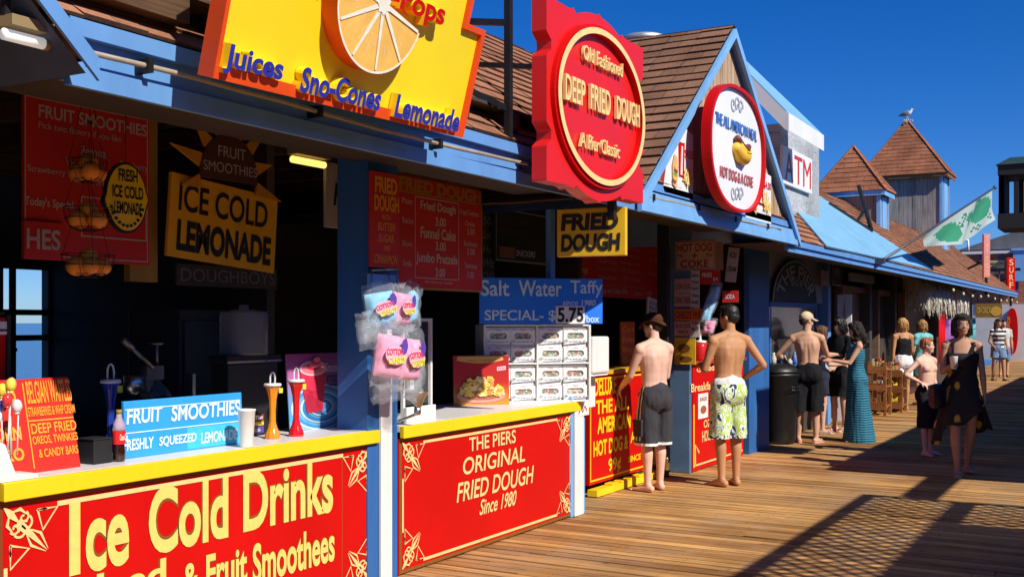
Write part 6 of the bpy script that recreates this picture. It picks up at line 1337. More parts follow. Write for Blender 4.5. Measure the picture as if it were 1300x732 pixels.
for k in range(60): a = R.uniform(0, 6.28); mb.ball(apx+Vector((.16*R.random()*math.cos(a), .16*R.random()*math.sin(a), -.16*R.random()-.02)), R.uniform(.01, .03), 6, 4)
single('dropping_crust', mb, flat('droppings', (.6, .6, .5), .9), apx, 'pale crust of droppings at the tip under the gull', 'droppings')
# black lantern at the right
X9 = 13.0; zc0, zc1 = at(1280, 290, X=X9).z, at(1280, 207, X=X9).z; yA = yx(1271, X9); sz = .6; t = thing('pier_lantern', 'black framed square lantern with open sides high beside the far brick building', 'lantern', (X9, yA-sz/2, 0))
mb = MB()
for i in range(5):
    for (x, y) in ((X9, yA-sz*i/4), (X9+sz, yA-sz*i/4), (X9+sz*i/4, yA), (X9+sz*i/4, yA-sz)):
        if 1: mb.box(x-.022-.001*i, x+.022+.001*i, y-.024, y+.024, zc0+.03, zc1-.02)
mb.box(X9-.05, X9+sz+.05, yA-sz-.05, yA+.03, zc0, zc0+.16); mb.box(X9-.05, X9+sz+.05, yA-sz-.05, yA+.03, zc1-.13, zc1-.02); part('cage', mb, M['black'], t)
mb = MB(); fr = Frame((X9+sz/2, yA-sz/2, zc1-.02), (1, 0, 0), (0, 1, 0)); mb.add([fr.p(x*(sz/2+.07), y*(sz/2+.05), 0) for x, y in ((-1, -1), (1, -1), (1, 1), (-1, 1))]+[fr.p(x*.22, y*.22, .09) for x, y in ((-1, -1), (1, -1), (1, 1), (-1, 1))], [(0, 1, 5, 4), (1, 2, 6, 5), (2, 3, 7, 6), (3, 0, 4, 7), (4, 5, 6, 7), (3, 2, 1, 0)]); mb.tube([fr.p(-.05, -.1, .09), fr.p(0, -.2, .2), fr.p(.05, -.3, .09)], .012, 6); part('roof', mb, paint('green black metal', (.03, .06, .05), .4), t)
mb = MB(); mb.box(X9+sz*.4, X9+sz*.6, yA-sz*.62, yA-sz*.5, 0.003, zc0); mb.box(X9+sz*.3, X9+sz*.7, yA-sz*.75, yA-sz*.4, 0.002, .2); part('post', mb, M['black'], t)

# ================================================================ people
def remesh(mb, voxel, smooth=4, fn=None, mats=(), matfn=None, name='surface'):
    """fuse overlapping pieces into one continuous skin"""
    me = bpy.data.meshes.new('tmp'); me.from_pydata([tuple(p) for p in mb.v], [], mb.f); o = bpy.data.objects.new('tmp', me); COL.objects.link(o)
    r = o.modifiers.new('r', 'REMESH'); r.mode = 'VOXEL'; r.voxel_size = voxel; r.use_smooth_shade = True
    if smooth: s = o.modifiers.new('s', 'SMOOTH'); s.factor = .5; s.iterations = smooth
    dg = bpy.context.evaluated_depsgraph_get(); out = bpy.data.meshes.new_from_object(o.evaluated_get(dg))
    bpy.data.objects.remove(o); bpy.data.meshes.remove(me)
    n = len(out.vertices); co = np.empty(n*3); out.vertices.foreach_get('co', co); co = co.reshape(-1, 3); no = np.empty(n*3); out.vertices.foreach_get('normal', no); no = no.reshape(-1, 3)
    if fn: co = fn(co, no); out.vertices.foreach_set('co', co.reshape(-1))
    out.materials.clear()
    for m in mats: out.materials.append(m)
    if matfn:
        k = len(out.polygons); ce = np.empty(k*3); out.polygons.foreach_get('center', ce); out.polygons.foreach_set('material_index', matfn(ce.reshape(-1, 3)).astype(np.int32))
    else: out.polygons.foreach_set('material_index', np.zeros(len(out.polygons), np.int32))
    out.polygons.foreach_set('use_smooth', np.ones(len(out.polygons), bool)); out.update(); out.name = name
    return out
def cut(me, z):
    """a straight open hem"""
    bm = bmesh.new(); bm.from_mesh(me); bmesh.ops.bisect_plane(bm, geom=bm.verts[:]+bm.edges[:]+bm.faces[:], plane_co=(0, 0, z), plane_no=(0, 0, 1), clear_inner=True); bm.to_mesh(me); bm.free()
def folds(amp, fx=9, fz=3, seed=0, fine=.3):
    def f(co, no):
        d = np.array([mnoise.noise(Vector((c[0]*fx+seed, c[1]*fx, c[2]*fz))) + fine*mnoise.noise(Vector((c[0]*fx*3, c[1]*fx*3+seed, c[2]*fz*3))) for c in co]); return co+no*(amp*d)[:, None]
    return f
def skinm(name, col): 
    m = paint(name, col, .55, .11, 7, .08, .1, bscale=160, spec=.25); b = m.node_tree.nodes['Principled BSDF']; b.inputs['Subsurface Weight'].default_value = .1; b.inputs['Subsurface Radius'].default_value = (.02, .007, .004); b.inputs['Subsurface Scale'].default_value = .5; return m
TORM = [(.845, 0, .115, .09), (.9, -.008, .158, .118), (.95, -.006, .16, .115), (1.02, 0, .148, .104), (1.09, .004, .138, .098), (1.18, .002, .147, .104), (1.27, -.004, .166, .114), (1.35, -.01, .172, .112), (1.41, -.015, .155, .092), (1.455, -.02, .1, .068)]
TORF = [(.845, 0, .12, .092), (.9, -.01, .17, .125), (.95, -.01, .168, .12), (1.02, 0, .145, .104), (1.09, .004, .125, .092), (1.18, .004, .133, .1), (1.26, .01, .146, .118), (1.33, .0, .148, .105), (1.41, -.012, .135, .085), (1.455, -.02, .085, .062)]
class Person:
    def __init__(s, label, X, Y, face, H, skin, arms, female=False, feet=((-.1, 0, .15), (.1, 0, -.15)), head=(0, 0), sway=0, lean=0, bare=True, voxel=.009, girth=1.0, stride=None, cat='person', eyes=False, shoes=None, kneef=(0, 0)):
        s.root = thing('person', label, 'person', (0, 0, 0)); s.fin = ((X, Y, 0), math.radians(face-90), H/1.76)
        s.fem = female; s.sway = sway; s.lean = lean; s.g = girth; s.vox = voxel
        s.TOR = [(z, y-lean*max(0, z-.95)*-1, rx*girth, ry*girth) for z, y, rx, ry in (TORF if female else TORM)]
        s.cx = lambda z: sway*(1-min(1, max(0, (z-.95)/.5)))           # sideways shift of the hips, fading up the spine
        shw = .165 if female else .187
        off = lean*.47
        s.sh = {k: Vector((k*shw*girth**.5, -.015+off, 1.405)) for k in (-1, 1)}
        mb = MB()
        mb.sweep([(s.cx(z), y, z) for z, y, rx, ry in s.TOR], [(rx, ry) for z, y, rx, ry in s.TOR], 20, right=(1, 0, 0))
        for k in (-1, 1):
            mb.ball((s.sway+k*.075, -.045, .91), (.083*girth, .076*girth, .085), 14, 10)
            mb.sweep([(k*.015, -.02+off, 1.485), (k*.08, -.022+off, 1.455), s.sh[k]+Vector((-k*.015, 0, .02))], [.045, .045, .046], 10); mb.ball(s.sh[k], (.055, .055, .06), 12, 9)
            if female: mb.ball((k*.07, .085+off*.7, 1.265), (.06, .055, .06), 12, 9)
            else: mb.ball((k*.075, .06+off*.8, 1.30), (.075, .05, .06), 12, 9)
        s.hd = Vector((0, .012+off*1.25, 1.645)); nb = Vector((0, -.02+off, 1.44))
        mb.sweep([nb, nb.lerp(s.hd, .5)+Vector((0, -.008, 0)), s.hd+Vector((0, -.02, -.03))], [.058 if not female else .05, .052 if not female else .045, .05], 12)
        s.HM = Matrix.Translation(s.hd) @ Matrix.Rotation(math.radians(head[0]), 4, 'Z') @ Matrix.Rotation(math.radians(head[1]), 4, 'X')
        hp = s.hp; 
        def hball(c, r): 
            fr = Frame(hp(c), s.HM.to_3x3() @ Vector((1, 0, 0)), s.HM.to_3x3() @ Vector((0, 1, 0))); mb.ball(fr.O, r, 16, 12, fr=fr)
        hball((0, -.012, .03), (.073, .09, .082)); hball((0, .025, -.025), (.062, .066, .082)); hball((0, .045, -.085), (.042, .042, .034))
        hball((0, .088, -.028), (.012, .018, .013)); hball((0, .082, -.008), (.008, .014, .024)); hball((0, .068, .02), (.048, .02, .013)); hball((0, .078, -.062), (.024, .012, .007)); hball((0, .076, -.073), (.02, .012, .007)); hball((0, .07, -.098), (.02, .018, .016))
        for k in (-1, 1): hball((k*.074, -.008, -.012), (.01, .021, .031)); hball((k*.04, .058, -.035), (.022, .022, .02))
        # legs
        s.leg = {}
        for k, ft, kf in ((-1, feet[0], kneef[0]), (1, feet[1], kneef[1])):
            hip = Vector((s.sway+k*.088*girth, 0, .9)); an = Vector((ft[0], ft[1], .085+(ft[3] if len(ft) > 3 else 0))); kn = hip.lerp(an, .5)+Vector((k*.004, .022+kf, 0)); s.leg[k] = (hip, kn, an)
            cf = kn.lerp(an, .3)+Vector((0, -.014, 0)); g = girth
            P = [hip, hip.lerp(kn, .25), hip.lerp(kn, .65), kn, cf, kn.lerp(an, .65)+Vector((0, -.008, 0)), an]; q = 1.08 if female else 1.0
            mb.sweep(P, [.09*g*q, .084*g*q, .068*g, .055*g, .056*g, .043, .035], 14)
            d = Vector((math.sin(-ft[2]), math.cos(-ft[2]), 0)); up_ = an.z-.085; r_ = Vector((d.y, -d.x, 0))
            mb.sweep([an-d*.05+Vector((0, 0, -.05)), an+d*.03+Vector((0, 0, -.045)), an+d*.11+Vector((0, 0, -.062)), an+d*.155+Vector((0, 0, -.07))], [(.034, .034), (.038, .04), (.045, .024), (.04, .014)], 12, right=r_)
            mb.ball(an+Vector((0, 0, -.01)), (.037, .042, .045), 10, 8)
            for j in range(5): f = (j-2)*.019*-k; mb.ball(an+d*(.18-.008*abs(j)-(.012 if j == 4 else 0))+r_*f+Vector((0, 0, -.073)), (.0105 if j else .0135, .016, .0105), 8, 6)
            s.foot = getattr(s, 'foot', {}); s.foot[k] = (an, d, r_)
        # arms and hands
        s.arm = {}
        for k in (-1, 1):
            du, df, hdir, pn, curl = [Vector(a).normalized() if isinstance(a, (tuple, list)) else a for a in arms[0 if k < 0 else 1]]
            sh = s.sh[k]; el = sh+du*.285; wr = el+df*.25; s.arm[k] = (sh, el, wr); hw = wr+hdir*.1; g = girth*(0.9 if female else 1)
            mb.sweep([sh, sh.lerp(el, .3), sh.lerp(el, .65), el], [.05*g, .046*g, .041*g, .035*g], 12); mb.sweep([el, el.lerp(wr, .28), el.lerp(wr, .65), wr], [.036*g, .039*g, .031*g, .024*g], 12)
            ac = hdir.cross(pn).normalized(); pn = ac.cross(hdir).normalized(); ac *= 1
            mb.sweep([wr-hdir*.005, wr+hdir*.03, wr+hdir*.075, wr+hdir*.095], [(.026, .02), (.036, .016), (.04, .014), (.036, .011)], 12, right=ac)
            for j, L in enumerate((.07, .082, .076, .058)):
                b0 = wr+hdir*.09+ac*((j-1.5)*.0205); a = 0; P = [b0-hdir*.02, b0]; p = b0; dd = hdir+ac*((j-1.5)*.05)
                for q, fr_ in enumerate((.42, .32, .26)): a += curl*(.5 if q == 0 else .6); p = p+(dd*math.cos(a)+pn*math.sin(a))*L*fr_; P.append(p)
                mb.sweep(P, [.0095, .0095, .009, .0082, .007], 8)
            th = -1 if k > 0 else 1; tb = wr+hdir*.03+ac*(.03*th); t1 = tb+(hdir*.55+ac*.6*th+pn*.4).normalized()*.035; mb.sweep([tb-hdir*.01, tb, t1, t1+(hdir*.9+ac*.1*th+pn*.5).normalized()*.032], [.014, .013, .0105, .008], 8)
        def post(co, no):
            co = co.copy()
            if bare:
                b_ = np.clip((-no[:, 1]-.2)*2, 0, 1)*(co[:, 2] > .98)*(co[:, 2] < 1.46)*(np.abs(co[:, 0]) < .17); x = co[:, 0]-np.array([s.cx(z) for z in co[:, 2]])
                co[:, 1] += b_*(.011*np.exp(-(x/.02)**2)*np.clip((1.42-co[:, 2])*6, 0, 1)-.010*np.exp(-((np.abs(x)-.085)/.035)**2-((co[:, 2]-1.3)/.06)**2)+.006*np.exp(-((np.abs(x)-.05)/.02)**2-((co[:, 2]-1.31)/.07)**2))
                ch = np.clip((no[:, 1]-.2)*2, 0, 1)*(co[:, 2] > 1.0)*(co[:, 2] < 1.4); co[:, 1] -= ch*(.006*np.exp(-(x/.012)**2)+.004*np.exp(-((co[:, 2]-1.245)/.012)**2))
            co[:, 2] = np.maximum(co[:, 2], .004); return co
        me = remesh(mb, voxel, 12, post, [skin], name='body'); s.body = bpy.data.objects.new('body', me); COL.objects.link(s.body); s.body.parent = s.root
        if eyes: s.eyes()
        if shoes: s.shoes(shoes)
    def hp(s, c): return s.HM @ Vector(c)
    def hframe(s, c): return Frame(s.hp(c), s.HM.to_3x3() @ Vector((1, 0, 0)), s.HM.to_3x3() @ Vector((0, 1, 0)))
    def add(s, name, me, parent=None, label=None):
        o = bpy.data.objects.new(name, me); COL.objects.link(o); o.parent = parent or s.root
        if label: o['label'] = label
        return o
    def eyes(s):
        mb = MB()
        for k in (-1, 1):
            for c, r, m in (((k*.031, .072, -.004), (.013, .012, .008), 0), ((k*.031, .0805, -.004), (.006, .005, .0062), 1), ((k*.031, .078, .014), (.017, .009, .0035), 1)): fr = s.hframe(c); mb.ball(fr.O, r, 10, 8, m, fr)
        fr = s.hframe((0, .087, -.0675)); mb.ball(fr.O, (.022, .006, .006), 12, 8, 2, fr)
        s.add('face_detail', mb.mesh('face_detail', [M['whitel'], flat('eye dark', (.03, .018, .012)), flat('lip', (.4, .12, .1))]))
    def shoes(s, mat):
        for k in (-1, 1):
            an, d, r_ = s.foot[k]; z0 = max(0.002, an.z-.085); mb = MB(); out = [(-.085, -.02), (-.085, .02), (-.04, .038), (.06, .046), (.13, .052), (.185, .035), (.2, 0), (.185, -.035), (.13, -.052), (.06, -.044), (-.04, -.038)]
            fr = Frame(Vector((an.x, an.y, z0)), d, Vector((-d.y, d.x, 0))); mb.prism(out, 0, .016, fr)
            for (a, b_) in (((.12, -.05), (.075, 0)), ((.12, .05), (.075, 0))): mb.tube([fr.p(a[0], a[1], .012), fr.p(.1, a[1]*.7, .05), fr.p(.125, 0, .05)], .008, 6)
            s.add('sandal', mb.mesh('sandal', [mat]))
    def torso(s, z0, z1, pad, mb, n=14):
        T_ = s.TOR; zs = np.linspace(z0, z1, n); P = []; Rr = []
        for z in zs: P.append((s.cx(z), np.interp(z, [t[0] for t in T_], [t[1] for t in T_]), z)); Rr.append((np.interp(z, [t[0] for t in T_], [t[2] for t in T_])+pad, np.interp(z, [t[0] for t in T_], [t[3] for t in T_])+pad))
        mb.sweep(P, Rr, 22, right=(1, 0, 0)); return P, Rr
    def shorts(s, mats, top=1.0, hem=.5, pad=.016, flare=.03, matfn=None, name='shorts', seed=0, amp=.017):
        mb = MB(); s.torso(.88, top, pad+.008, mb, 8)
        for k in (-1, 1):
            hip, kn, an = s.leg[k]; P = []; Rr = []
            mb.ball((s.sway+k*.065, -.045, .905), (.112*s.g, .105*s.g, .13), 14, 10)
            for f in np.linspace(0, 1.12, 8):
                z = .92+(hem-.92)*f; c = hip.lerp(kn, (hip.z-z)/(hip.z-kn.z)) if z > kn.z else kn.lerp(an, (kn.z-z)/(kn.z-an.z)); P.append(c); Rr.append((.1*s.g+flare*.2*f, (.1+flare*f*.8)*s.g*.97))
            mb.sweep(P, Rr, 18, right=(1, 0, 0))
        me = remesh(mb, .01, 3, folds(amp, 9, 3.5, seed), mats, matfn, name); cut(me, hem); return s.add(name, me)
    def top(s, mats, z0=.93, z1=1.34, pad=.014, straps=True, sleeves=0, name='tank_top', seed=3, amp=.007, matfn=None):
        mb = MB(); s.torso(z0, z1, pad, mb)
        for k in (-1, 1):
            if s.fem: mb.ball((k*.07, .09+s.lean*.33, 1.265), (.066, .06, .064), 12, 9)
            if straps: sh = s.sh[k]; mb.sweep([(k*.09, .085+s.lean*.35, 1.3), (k*.1, .03+s.lean*.47, 1.45), (k*.095, -.05+s.lean*.47, 1.455), (k*.085, -.11+s.lean*.4, 1.3)], [(.02, .01)], 8)
            if sleeves:
                sh, el, wr = s.arm[k]; mb.ball(sh, (.07, .07, .07), 12, 9); mb.sweep([sh, sh.lerp(el, sleeves)], [.062, .06], 14); mb.sweep([(k*.02, -.02+s.lean*.47, 1.475), sh+Vector((-k*.02, 0, .03))], [.055, .055], 10)
        me = remesh(mb, .01, 3, folds(amp, 10, 5, seed), mats, matfn, name); return s.add(name, me)
    def hair(s, style, mat, seed=0):
        mb = MB(); rr = random.Random(seed)
        def hb(c, r): fr = s.hframe(c); mb.ball(fr.O, r, 14, 10, fr=fr)
        if style == 'short':
            hb((0, -.02, .04), (.079, .092, .083)); hb((0, -.05, -.005), (.07, .062, .07)); hb((0, .035, .085), (.06, .05, .033))
            for k in (-1, 1): hb((k*.062, .0, .02), (.018, .05, .04))
            amp, vx, fr_ = .006, .008, 60
        elif style == 'bob':
            hb((0, -.02, .04), (.086, .1, .09)); hb((0, -.06, -.03), (.08, .06, .09)); hb((0, -.055, -.1), (.078, .05, .06)); hb((0, .04, .085), (.062, .05, .035))
            for k in (-1, 1): hb((k*.075, .0, -.02), (.026, .05, .075)); hb((k*.07, -.02, -.09), (.03, .045, .05))
            amp, vx, fr_ = .011, .009, 34
        elif style == 'long':
            hb((0, -.02, .04), (.09, .104, .092)); hb((0, .04, .09), (.062, .05, .035))
            for j in range(60):
                a = rr.uniform(-2.45, 2.45); z = rr.uniform(-.27, .03); r = .078+.03*min(1, (-z)*4); hb((r*math.sin(a)*1.05, -r*math.cos(a)-.015, z), [rr.uniform(.028, .042)]*3)
            amp, vx, fr_ = .013, .01, 34
        me = remesh(mb, vx, 1, lambda co, no: co+no*(amp*np.array([mnoise.noise(Vector((c[0]*fr_, c[1]*fr_, c[2]*fr_*.35+seed)))+.6*mnoise.noise(Vector((c[0]*fr_*2.3, c[1]*fr_*2.3, c[2]*fr_*.8))) for c in co]))[:, None], [mat], name='hair')
        h = s.add('hair', me)
        mb = MB()      # loose strands over the mass
        n = {'short': 0, 'bob': 90, 'long': 150}[style]
        for j in range(n):
            a = rr.uniform(-2.5, 2.5); r = .088; zt = .09; L = {'bob': .2, 'long': .36}[style]*rr.uniform(.7, 1.1); P = []
            for q in range(7):
                f = q/6; rad = r*(math.sin(min(1.57, .5+f*3)))+.018*f+.008*math.sin(f*9+j); P.append(s.hp((rad*math.sin(a)*1.02, -rad*math.cos(a)-.02, zt-L*f**1.15+.006*math.sin(f*14+j))))
            mb.tube(P, [.007, .008, .008, .007, .006, .005, .002], 5)
        if n: s.add('strands', mb.mesh('strands', [mat]), h)
        return h
    def cap(s, mat, brim=0.1, brim_yaw=0, wide=False, name='cap'):
        mb = MB(); fr = s.hframe((0, -.014, .045)); mb.ball(fr.O, (.086, .104, .082), 20, 14, fr=fr); b = MB(); 
        R3 = Matrix.Rotation(math.radians(brim_yaw), 3, 'Z')
        if wide: P = [(.118*math.cos(a)*(.95+.06*math.sin(3*a)), .15*math.sin(a)*.95+.0, .012+.035*math.cos(2*a)) for a in np.linspace(0, 2*PI, 40, endpoint=False)]; inn = [(.08*math.cos(a), .098*math.sin(a), .04) for a in np.linspace(0, 2*PI, 40, endpoint=False)]
        else:
            A = np.linspace(-.1, PI+.1, 24); P = [(.076*math.cos(a), .085+.0+.1*max(0, math.sin(a))*1.0, .03-.02*abs(math.cos(a))) for a in A]; inn = [(.076*math.cos(a), .08*math.sin(a)*.9+.01, .045) for a in A]
        P = [s.hp(R3 @ Vector(p)) for p in P]; inn = [s.hp(R3 @ Vector(p)) for p in inn]; k = len(P); up = s.HM.to_3x3() @ Vector((0, 0, .006))
        vs = P+inn+[p-up for p in P]+[p-up for p in inn]; rng = range(k) if wide else range(k-1)
        mb.add(vs, [(i, (i+1) % k, k+(i+1) % k, k+i) for i in rng]+[(2*k+i, 3*k+i, 3*k+(i+1) % k, 2*k+(i+1) % k) for i in rng]+[(i, 2*k+i, 2*k+(i+1) % k, (i+1) % k) for i in rng], 0, True)
        return s.add(name, mb.mesh(name, [mat]))
    def place(s, dz=0):
        p, rz, k = s.fin; s.root.location = (p[0], p[1], p[2]+dz); s.root.rotation_euler = (0, 0, rz); s.root.scale = (k, k, k); return s
pale = skinm('pale skin', (.74, .46, .35)); tan = skinm('tan skin', (.52, .26, .125)); mid = skinm('light tan skin', (.6, .34, .22)); fair = skinm('fair skin', (.62, .36, .26)); deep = skinm('shaded tan skin', (.45, .24, .15))
def fabric(name, col, rough=.9): return paint(name, col, rough, .12, 14, .25, .1, spec=.15, bscale=220)
blackf = fabric('black cloth', (.012, .012, .014)); dn = (0, 0, -1)

# boy in grey board shorts
R.seed(1)
p = Person('shirtless pale boy in brown hat and grey board shorts facing the hot dog stand', 10.17, 4.16, 62, 1.75, pale,
    (((-.1, .42, -1), (.15, .85, -.55), (.1, .8, -.7), (.7, 0, -.3), .5), ((.12, .25, -1), (-.2, .85, -.6), (-.2, .9, -.5), (-1, 0, 0), .6)), feet=((-.1, -.02, .25), (.1, .03, -.3)), head=(28, -8), sway=.012, voxel=.0068, lean=.03)
m1 = fabric('grey board shorts', (.05, .048, .055)); m1b = fabric('white stripe', (.75, .73, .72))
def stripes(c):
    a = np.arctan2(c[:, 0]+.09, c[:, 1]); side = (c[:, 0] < -.12) & (c[:, 2] > .5); st = side & ((np.abs(c[:, 1]-.035) < .009) | (np.abs(c[:, 1]+.01) < .008)); hem = c[:, 2] < .482
    return (st | hem).astype(int)
sh = p.shorts([m1, m1b], top=1.0, hem=.46, flare=.05, matfn=stripes, name='board_shorts', seed=4)
mb = MB(); mb.box(-.222, -.2, -.07, .06, .55, .7); mb.box(-.226, -.2, -.075, .065, .68, .72); me = mb.mesh('cargo_pocket', [m1]); o = p.add('cargo_pocket', me, sh); bev(o, .006)
p.hair('short', flat('dark brown hair', (.03, .015, .008), .6), 3); p.cap(fabric('brown hat', (.08, .028, .014)), wide=True, name='hat'); p.place()

# boy in floral shorts
m, nt, b = nodes('floral board shorts'); vo = nd(nt, 'ShaderNodeTexNoise', Vector=objco(nt, (9, 9, 5)), Scale=1, Detail=4, Distortion=2.2)
fin(nt, b, ramp(nt, vo, [(.0, (.02, .03, .09)), (.4, (.03, .05, .14)), (.43, (.75, .8, .74)), (.49, (.72, .78, .7)), (.5, (.42, .6, .08)), (.57, (.55, .66, .12)), (.59, (.78, .8, .76)), (.64, (.2, .42, .6)), (.7, (.03, .05, .15)), (1, (.7, .75, .7))], 'CONSTANT')); b.inputs['Roughness'].default_value = .85
p = Person('shirtless tanned boy in green and white floral board shorts', 10.85, 3.62, 50, 1.84, tan,
    (((-.22, .2, -1), (.35, .85, .1), (.3, .9, .2), (.6, 0, -1), .7), ((.55, -.25, -.85), (-.45, .75, -.55), (-.6, .7, -.3), (-.4, -.2, -1), .7)), feet=((-.09, -.01, .3), (.09, .02, -.25)), head=(30, -4), sway=-.012, voxel=.0068)
p.shorts([m, fabric('white waistband', (.7, .72, .68))], top=.99, hem=.47, flare=.045, matfn=lambda c: (c[:, 2] > .998).astype(int), name='board_shorts', seed=9)
p.hair('short', flat('black hair', (.012, .009, .008), .5), 8); p.place()

# man with the beige cap
p = Person('shirtless man in beige cap and black shorts beside the trash can', 15.25, 3.98, 16, 1.8, mid,
    (((-.65, .1, -.75), (.55, .6, -.6), (.6, .7, -.3), (.5, 0, -1), .5), ((.3, .55, -.8), (.45, .75, .0), (.5, .8, .1), (-.6, 0, -1), .5)), feet=((-.11, 0, .35), (.12, -.03, -.45)), head=(-48, -6), sway=.02, voxel=.008, shoes=fabric('pink sandal', (.6, .35, .3)))
p.shorts([blackf, M['whitel']], top=1.0, hem=.43, flare=.075, name='shorts', seed=14, amp=.016, matfn=lambda c: ((np.abs(c[:, 2]-.52) < .016) & (c[:, 0] > .2) & (np.abs(c[:, 1]+.01) < .02)).astype(int)); p.hair('short', flat('brown hair', (.05, .025, .012), .6), 4); p.cap(fabric('beige cap', (.62, .5, .33))); p.place()
# woman in striped dress
m, nt, b = nodes('striped jersey'); tc = nd(nt, 'ShaderNodeTexCoord'); sp = nd(nt, 'ShaderNodeSeparateXYZ', Vector=tc.outputs['Object']); nz = nd(nt, 'ShaderNodeTexNoise', Vector=objco(nt), Scale=7)
zz = nd(nt, 'ShaderNodeMath', {'operation': 'FRACT'}, i0=nd(nt, 'ShaderNodeMath', {'operation': 'MULTIPLY'}, i0=nd(nt, 'ShaderNodeMath', {'operation': 'ADD'}, i0=sp.outputs[2], i1=nd(nt, 'ShaderNodeMath', {'operation': 'MULTIPLY'}, i0=nz, i1=.035)), i1=29.0))
fin(nt, b, ramp(nt, zz, [(0, (.012, .03, .05)), (.52, (.02, .26, .4)), (1, (.02, .26, .4))], 'CONSTANT')); b.inputs['Roughness'].default_value = .85
p = Person('dark haired woman in a long teal and black striped dress', 15.75, 3.42, 112, 1.66, mid,
    (((-.1, .5, -.85), (.15, .9, .15), (.1, .9, .1), (.8, 0, -.6), .6), ((.12, .5, -.85), (-.1, .9, .2), (-.1, .9, .2), (-.8, 0, -.6), .6)), female=True, feet=((-.09, 0, .2), (.1, .04, -.2)), head=(10, -16), voxel=.009, bare=False, girth=1.05, shoes=fabric('brown sandal', (.2, .1, .06)))
mb = MB(); P = []; Rr = []
for z in np.linspace(.03, 1.36, 22):
    if z > .95: rx = np.interp(z, [t[0] for t in p.TOR], [t[2] for t in p.TOR])+.014; ry = np.interp(z, [t[0] for t in p.TOR], [t[3] for t in p.TOR])+.014; y = np.interp(z, [t[0] for t in p.TOR], [t[1] for t in p.TOR])
    else: rx = .205+.045*((.95-z)/.92)**1.2; ry = .14+.1*((.95-z)/.92)**1.3; y = -.01-.03*(.95-z)
    P.append((0, y, z)); Rr.append((rx, ry))
mb.sweep(P, Rr, 24, right=(1, 0, 0))
for k in (-1, 1): mb.ball((k*.07, .09, 1.265), (.066, .06, .064)); mb.ball((k*.085, -.055, .9), (.115, .1, .13)); mb.sweep([(k*.085, .085, 1.3), (k*.09, .03, 1.45), (k*.085, -.05, 1.45), (k*.075, -.1, 1.3)], [(.028, .012)], 8)
p.add('dress', remesh(mb, .011, 3, folds(.016, 10, 1.2, 5), [m], name='dress')); p.hair('long', flat('near black hair', (.014, .009, .007), .85), 5)
mb = MB(); sh_, el_, wr_ = p.arm[-1]; mb.box(-.035, .035, .52, .6, 1.06, 1.2); p.add('wallet', mb.mesh('wallet', [flat('wallet brown', (.12, .05, .03))])); p.place()
# girl with dark glasses and black shirted companion
p = Person('girl in pale blue top and dark glasses between the man and the black shirt', 16.6, 4.12, -62, 1.6, fair,
    (((-.12, .3, -.9), (.1, .9, .1), (.1, .9, .1), (.6, 0, -.8), .6), ((.14, .3, -.9), (-.1, .9, .0), (-.1, .9, 0), (-.6, 0, -.8), .6)), female=True, head=(12, -10), voxel=.01, bare=False, eyes=True, shoes=fabric('pale sandal', (.5, .35, .28)))
p.top([fabric('pale blue cotton', (.42, .52, .66))], .92, 1.38, name='top', straps=True); p.shorts([fabric('dark denim', (.03, .03, .05))], top=.99, hem=.66, name='shorts', flare=.01); p.hair('bob', flat('brown hair light', (.12, .05, .02), .55), 6)
mb = MB()
for k in (-1, 1): fr = p.hframe((k*.032, .086, -.003)); mb.ball(fr.O, (.024, .006, .017), 12, 8, fr=fr); mb.tube([p.hp((k*.055, .078, 0)), p.hp((k*.078, .0, .0))], .003, 5)
mb.tube([p.hp((-.012, .092, 0)), p.hp((.012, .092, 0))], .003, 5); p.add('sunglasses', mb.mesh('sunglasses', [M['black']])); p.place()
p = Person('dark haired person in black shirt behind the girl with dark glasses', 17.05, 3.95, 150, 1.72, fair,
    (((-.1, .3, -.95), (.1, .8, -.4), (.1, .8, -.3), (.8, 0, -.4), .5), ((.12, .2, -.95), (-.05, .7, -.6), (0, .8, -.4), (-.8, 0, -.4), .5)), head=(0, -12), voxel=.01, bare=False, shoes=fabric('pink slipper', (.6, .3, .3)))
p.top([blackf], .9, 1.42, name='shirt', straps=False, sleeves=.6, pad=.022); p.shorts([fabric('black shorts', (.014, .014, .016))], top=.99, hem=.55, name='shorts'); p.hair('bob', flat('black hair', (.012, .009, .008)), 9); p.place()
# women in tank tops
p = Person('blonde woman in black tank top and white shorts with yellow bag', 21.7, 3.86, 40, 1.73, tan,
    (((-.12, -.02, -1), (.0, .15, -1), (0, .1, -1), (1, 0, 0), .9), ((.16, .2, -1), (-.1, .8, -.5), (-.1, .9, -.3), (-.8, 0, -.5), .5)), female=True, head=(-10, 0), voxel=.01, bare=False, girth=1.08, feet=((-.1, -.05, .1), (.12, .08, -.2)), shoes=fabric('tan sandal', (.4, .22, .15)))
p.top([fabric('black tank', (.014, .013, .015))], .95, 1.33, name='tank_top'); p.shorts([fabric('white shorts cloth', (.74, .7, .7))], top=.99, hem=.66, flare=.03, name='shorts'); hb = p.hair('bob', flat('blonde hair', (.5, .27, .09), .6), 12); p.place()
w_ = Matrix.Translation(p.root.location) @ Matrix.Rotation(p.fin[1], 4, 'Z') @ Matrix.Scale(p.fin[2], 4); hand = w_ @ (p.arm[-1][2]+Vector((0, .02, -.13)))
mb = MB(); fr = Frame(hand-Vector((0, 0, .36)), (.77, -.64, 0)); pillow(mb, fr, .3, .52, .2, seed=4, amp=.14); t = thing('shopping_bag', 'thin yellow plastic bag hanging from the blonde woman\'s hand', 'bag', hand); part('film', mb, bag_mat('yellow film', (.75, .55, .03), .85), t); mb = MB(); mb.tube([fr.p(-.05, .24, 0), hand+Vector((0, 0, .0)), fr.p(.05, .24, 0)], .01, 6); part('strap', mb, flat('yellow strap', (.75, .5, .03)), t)
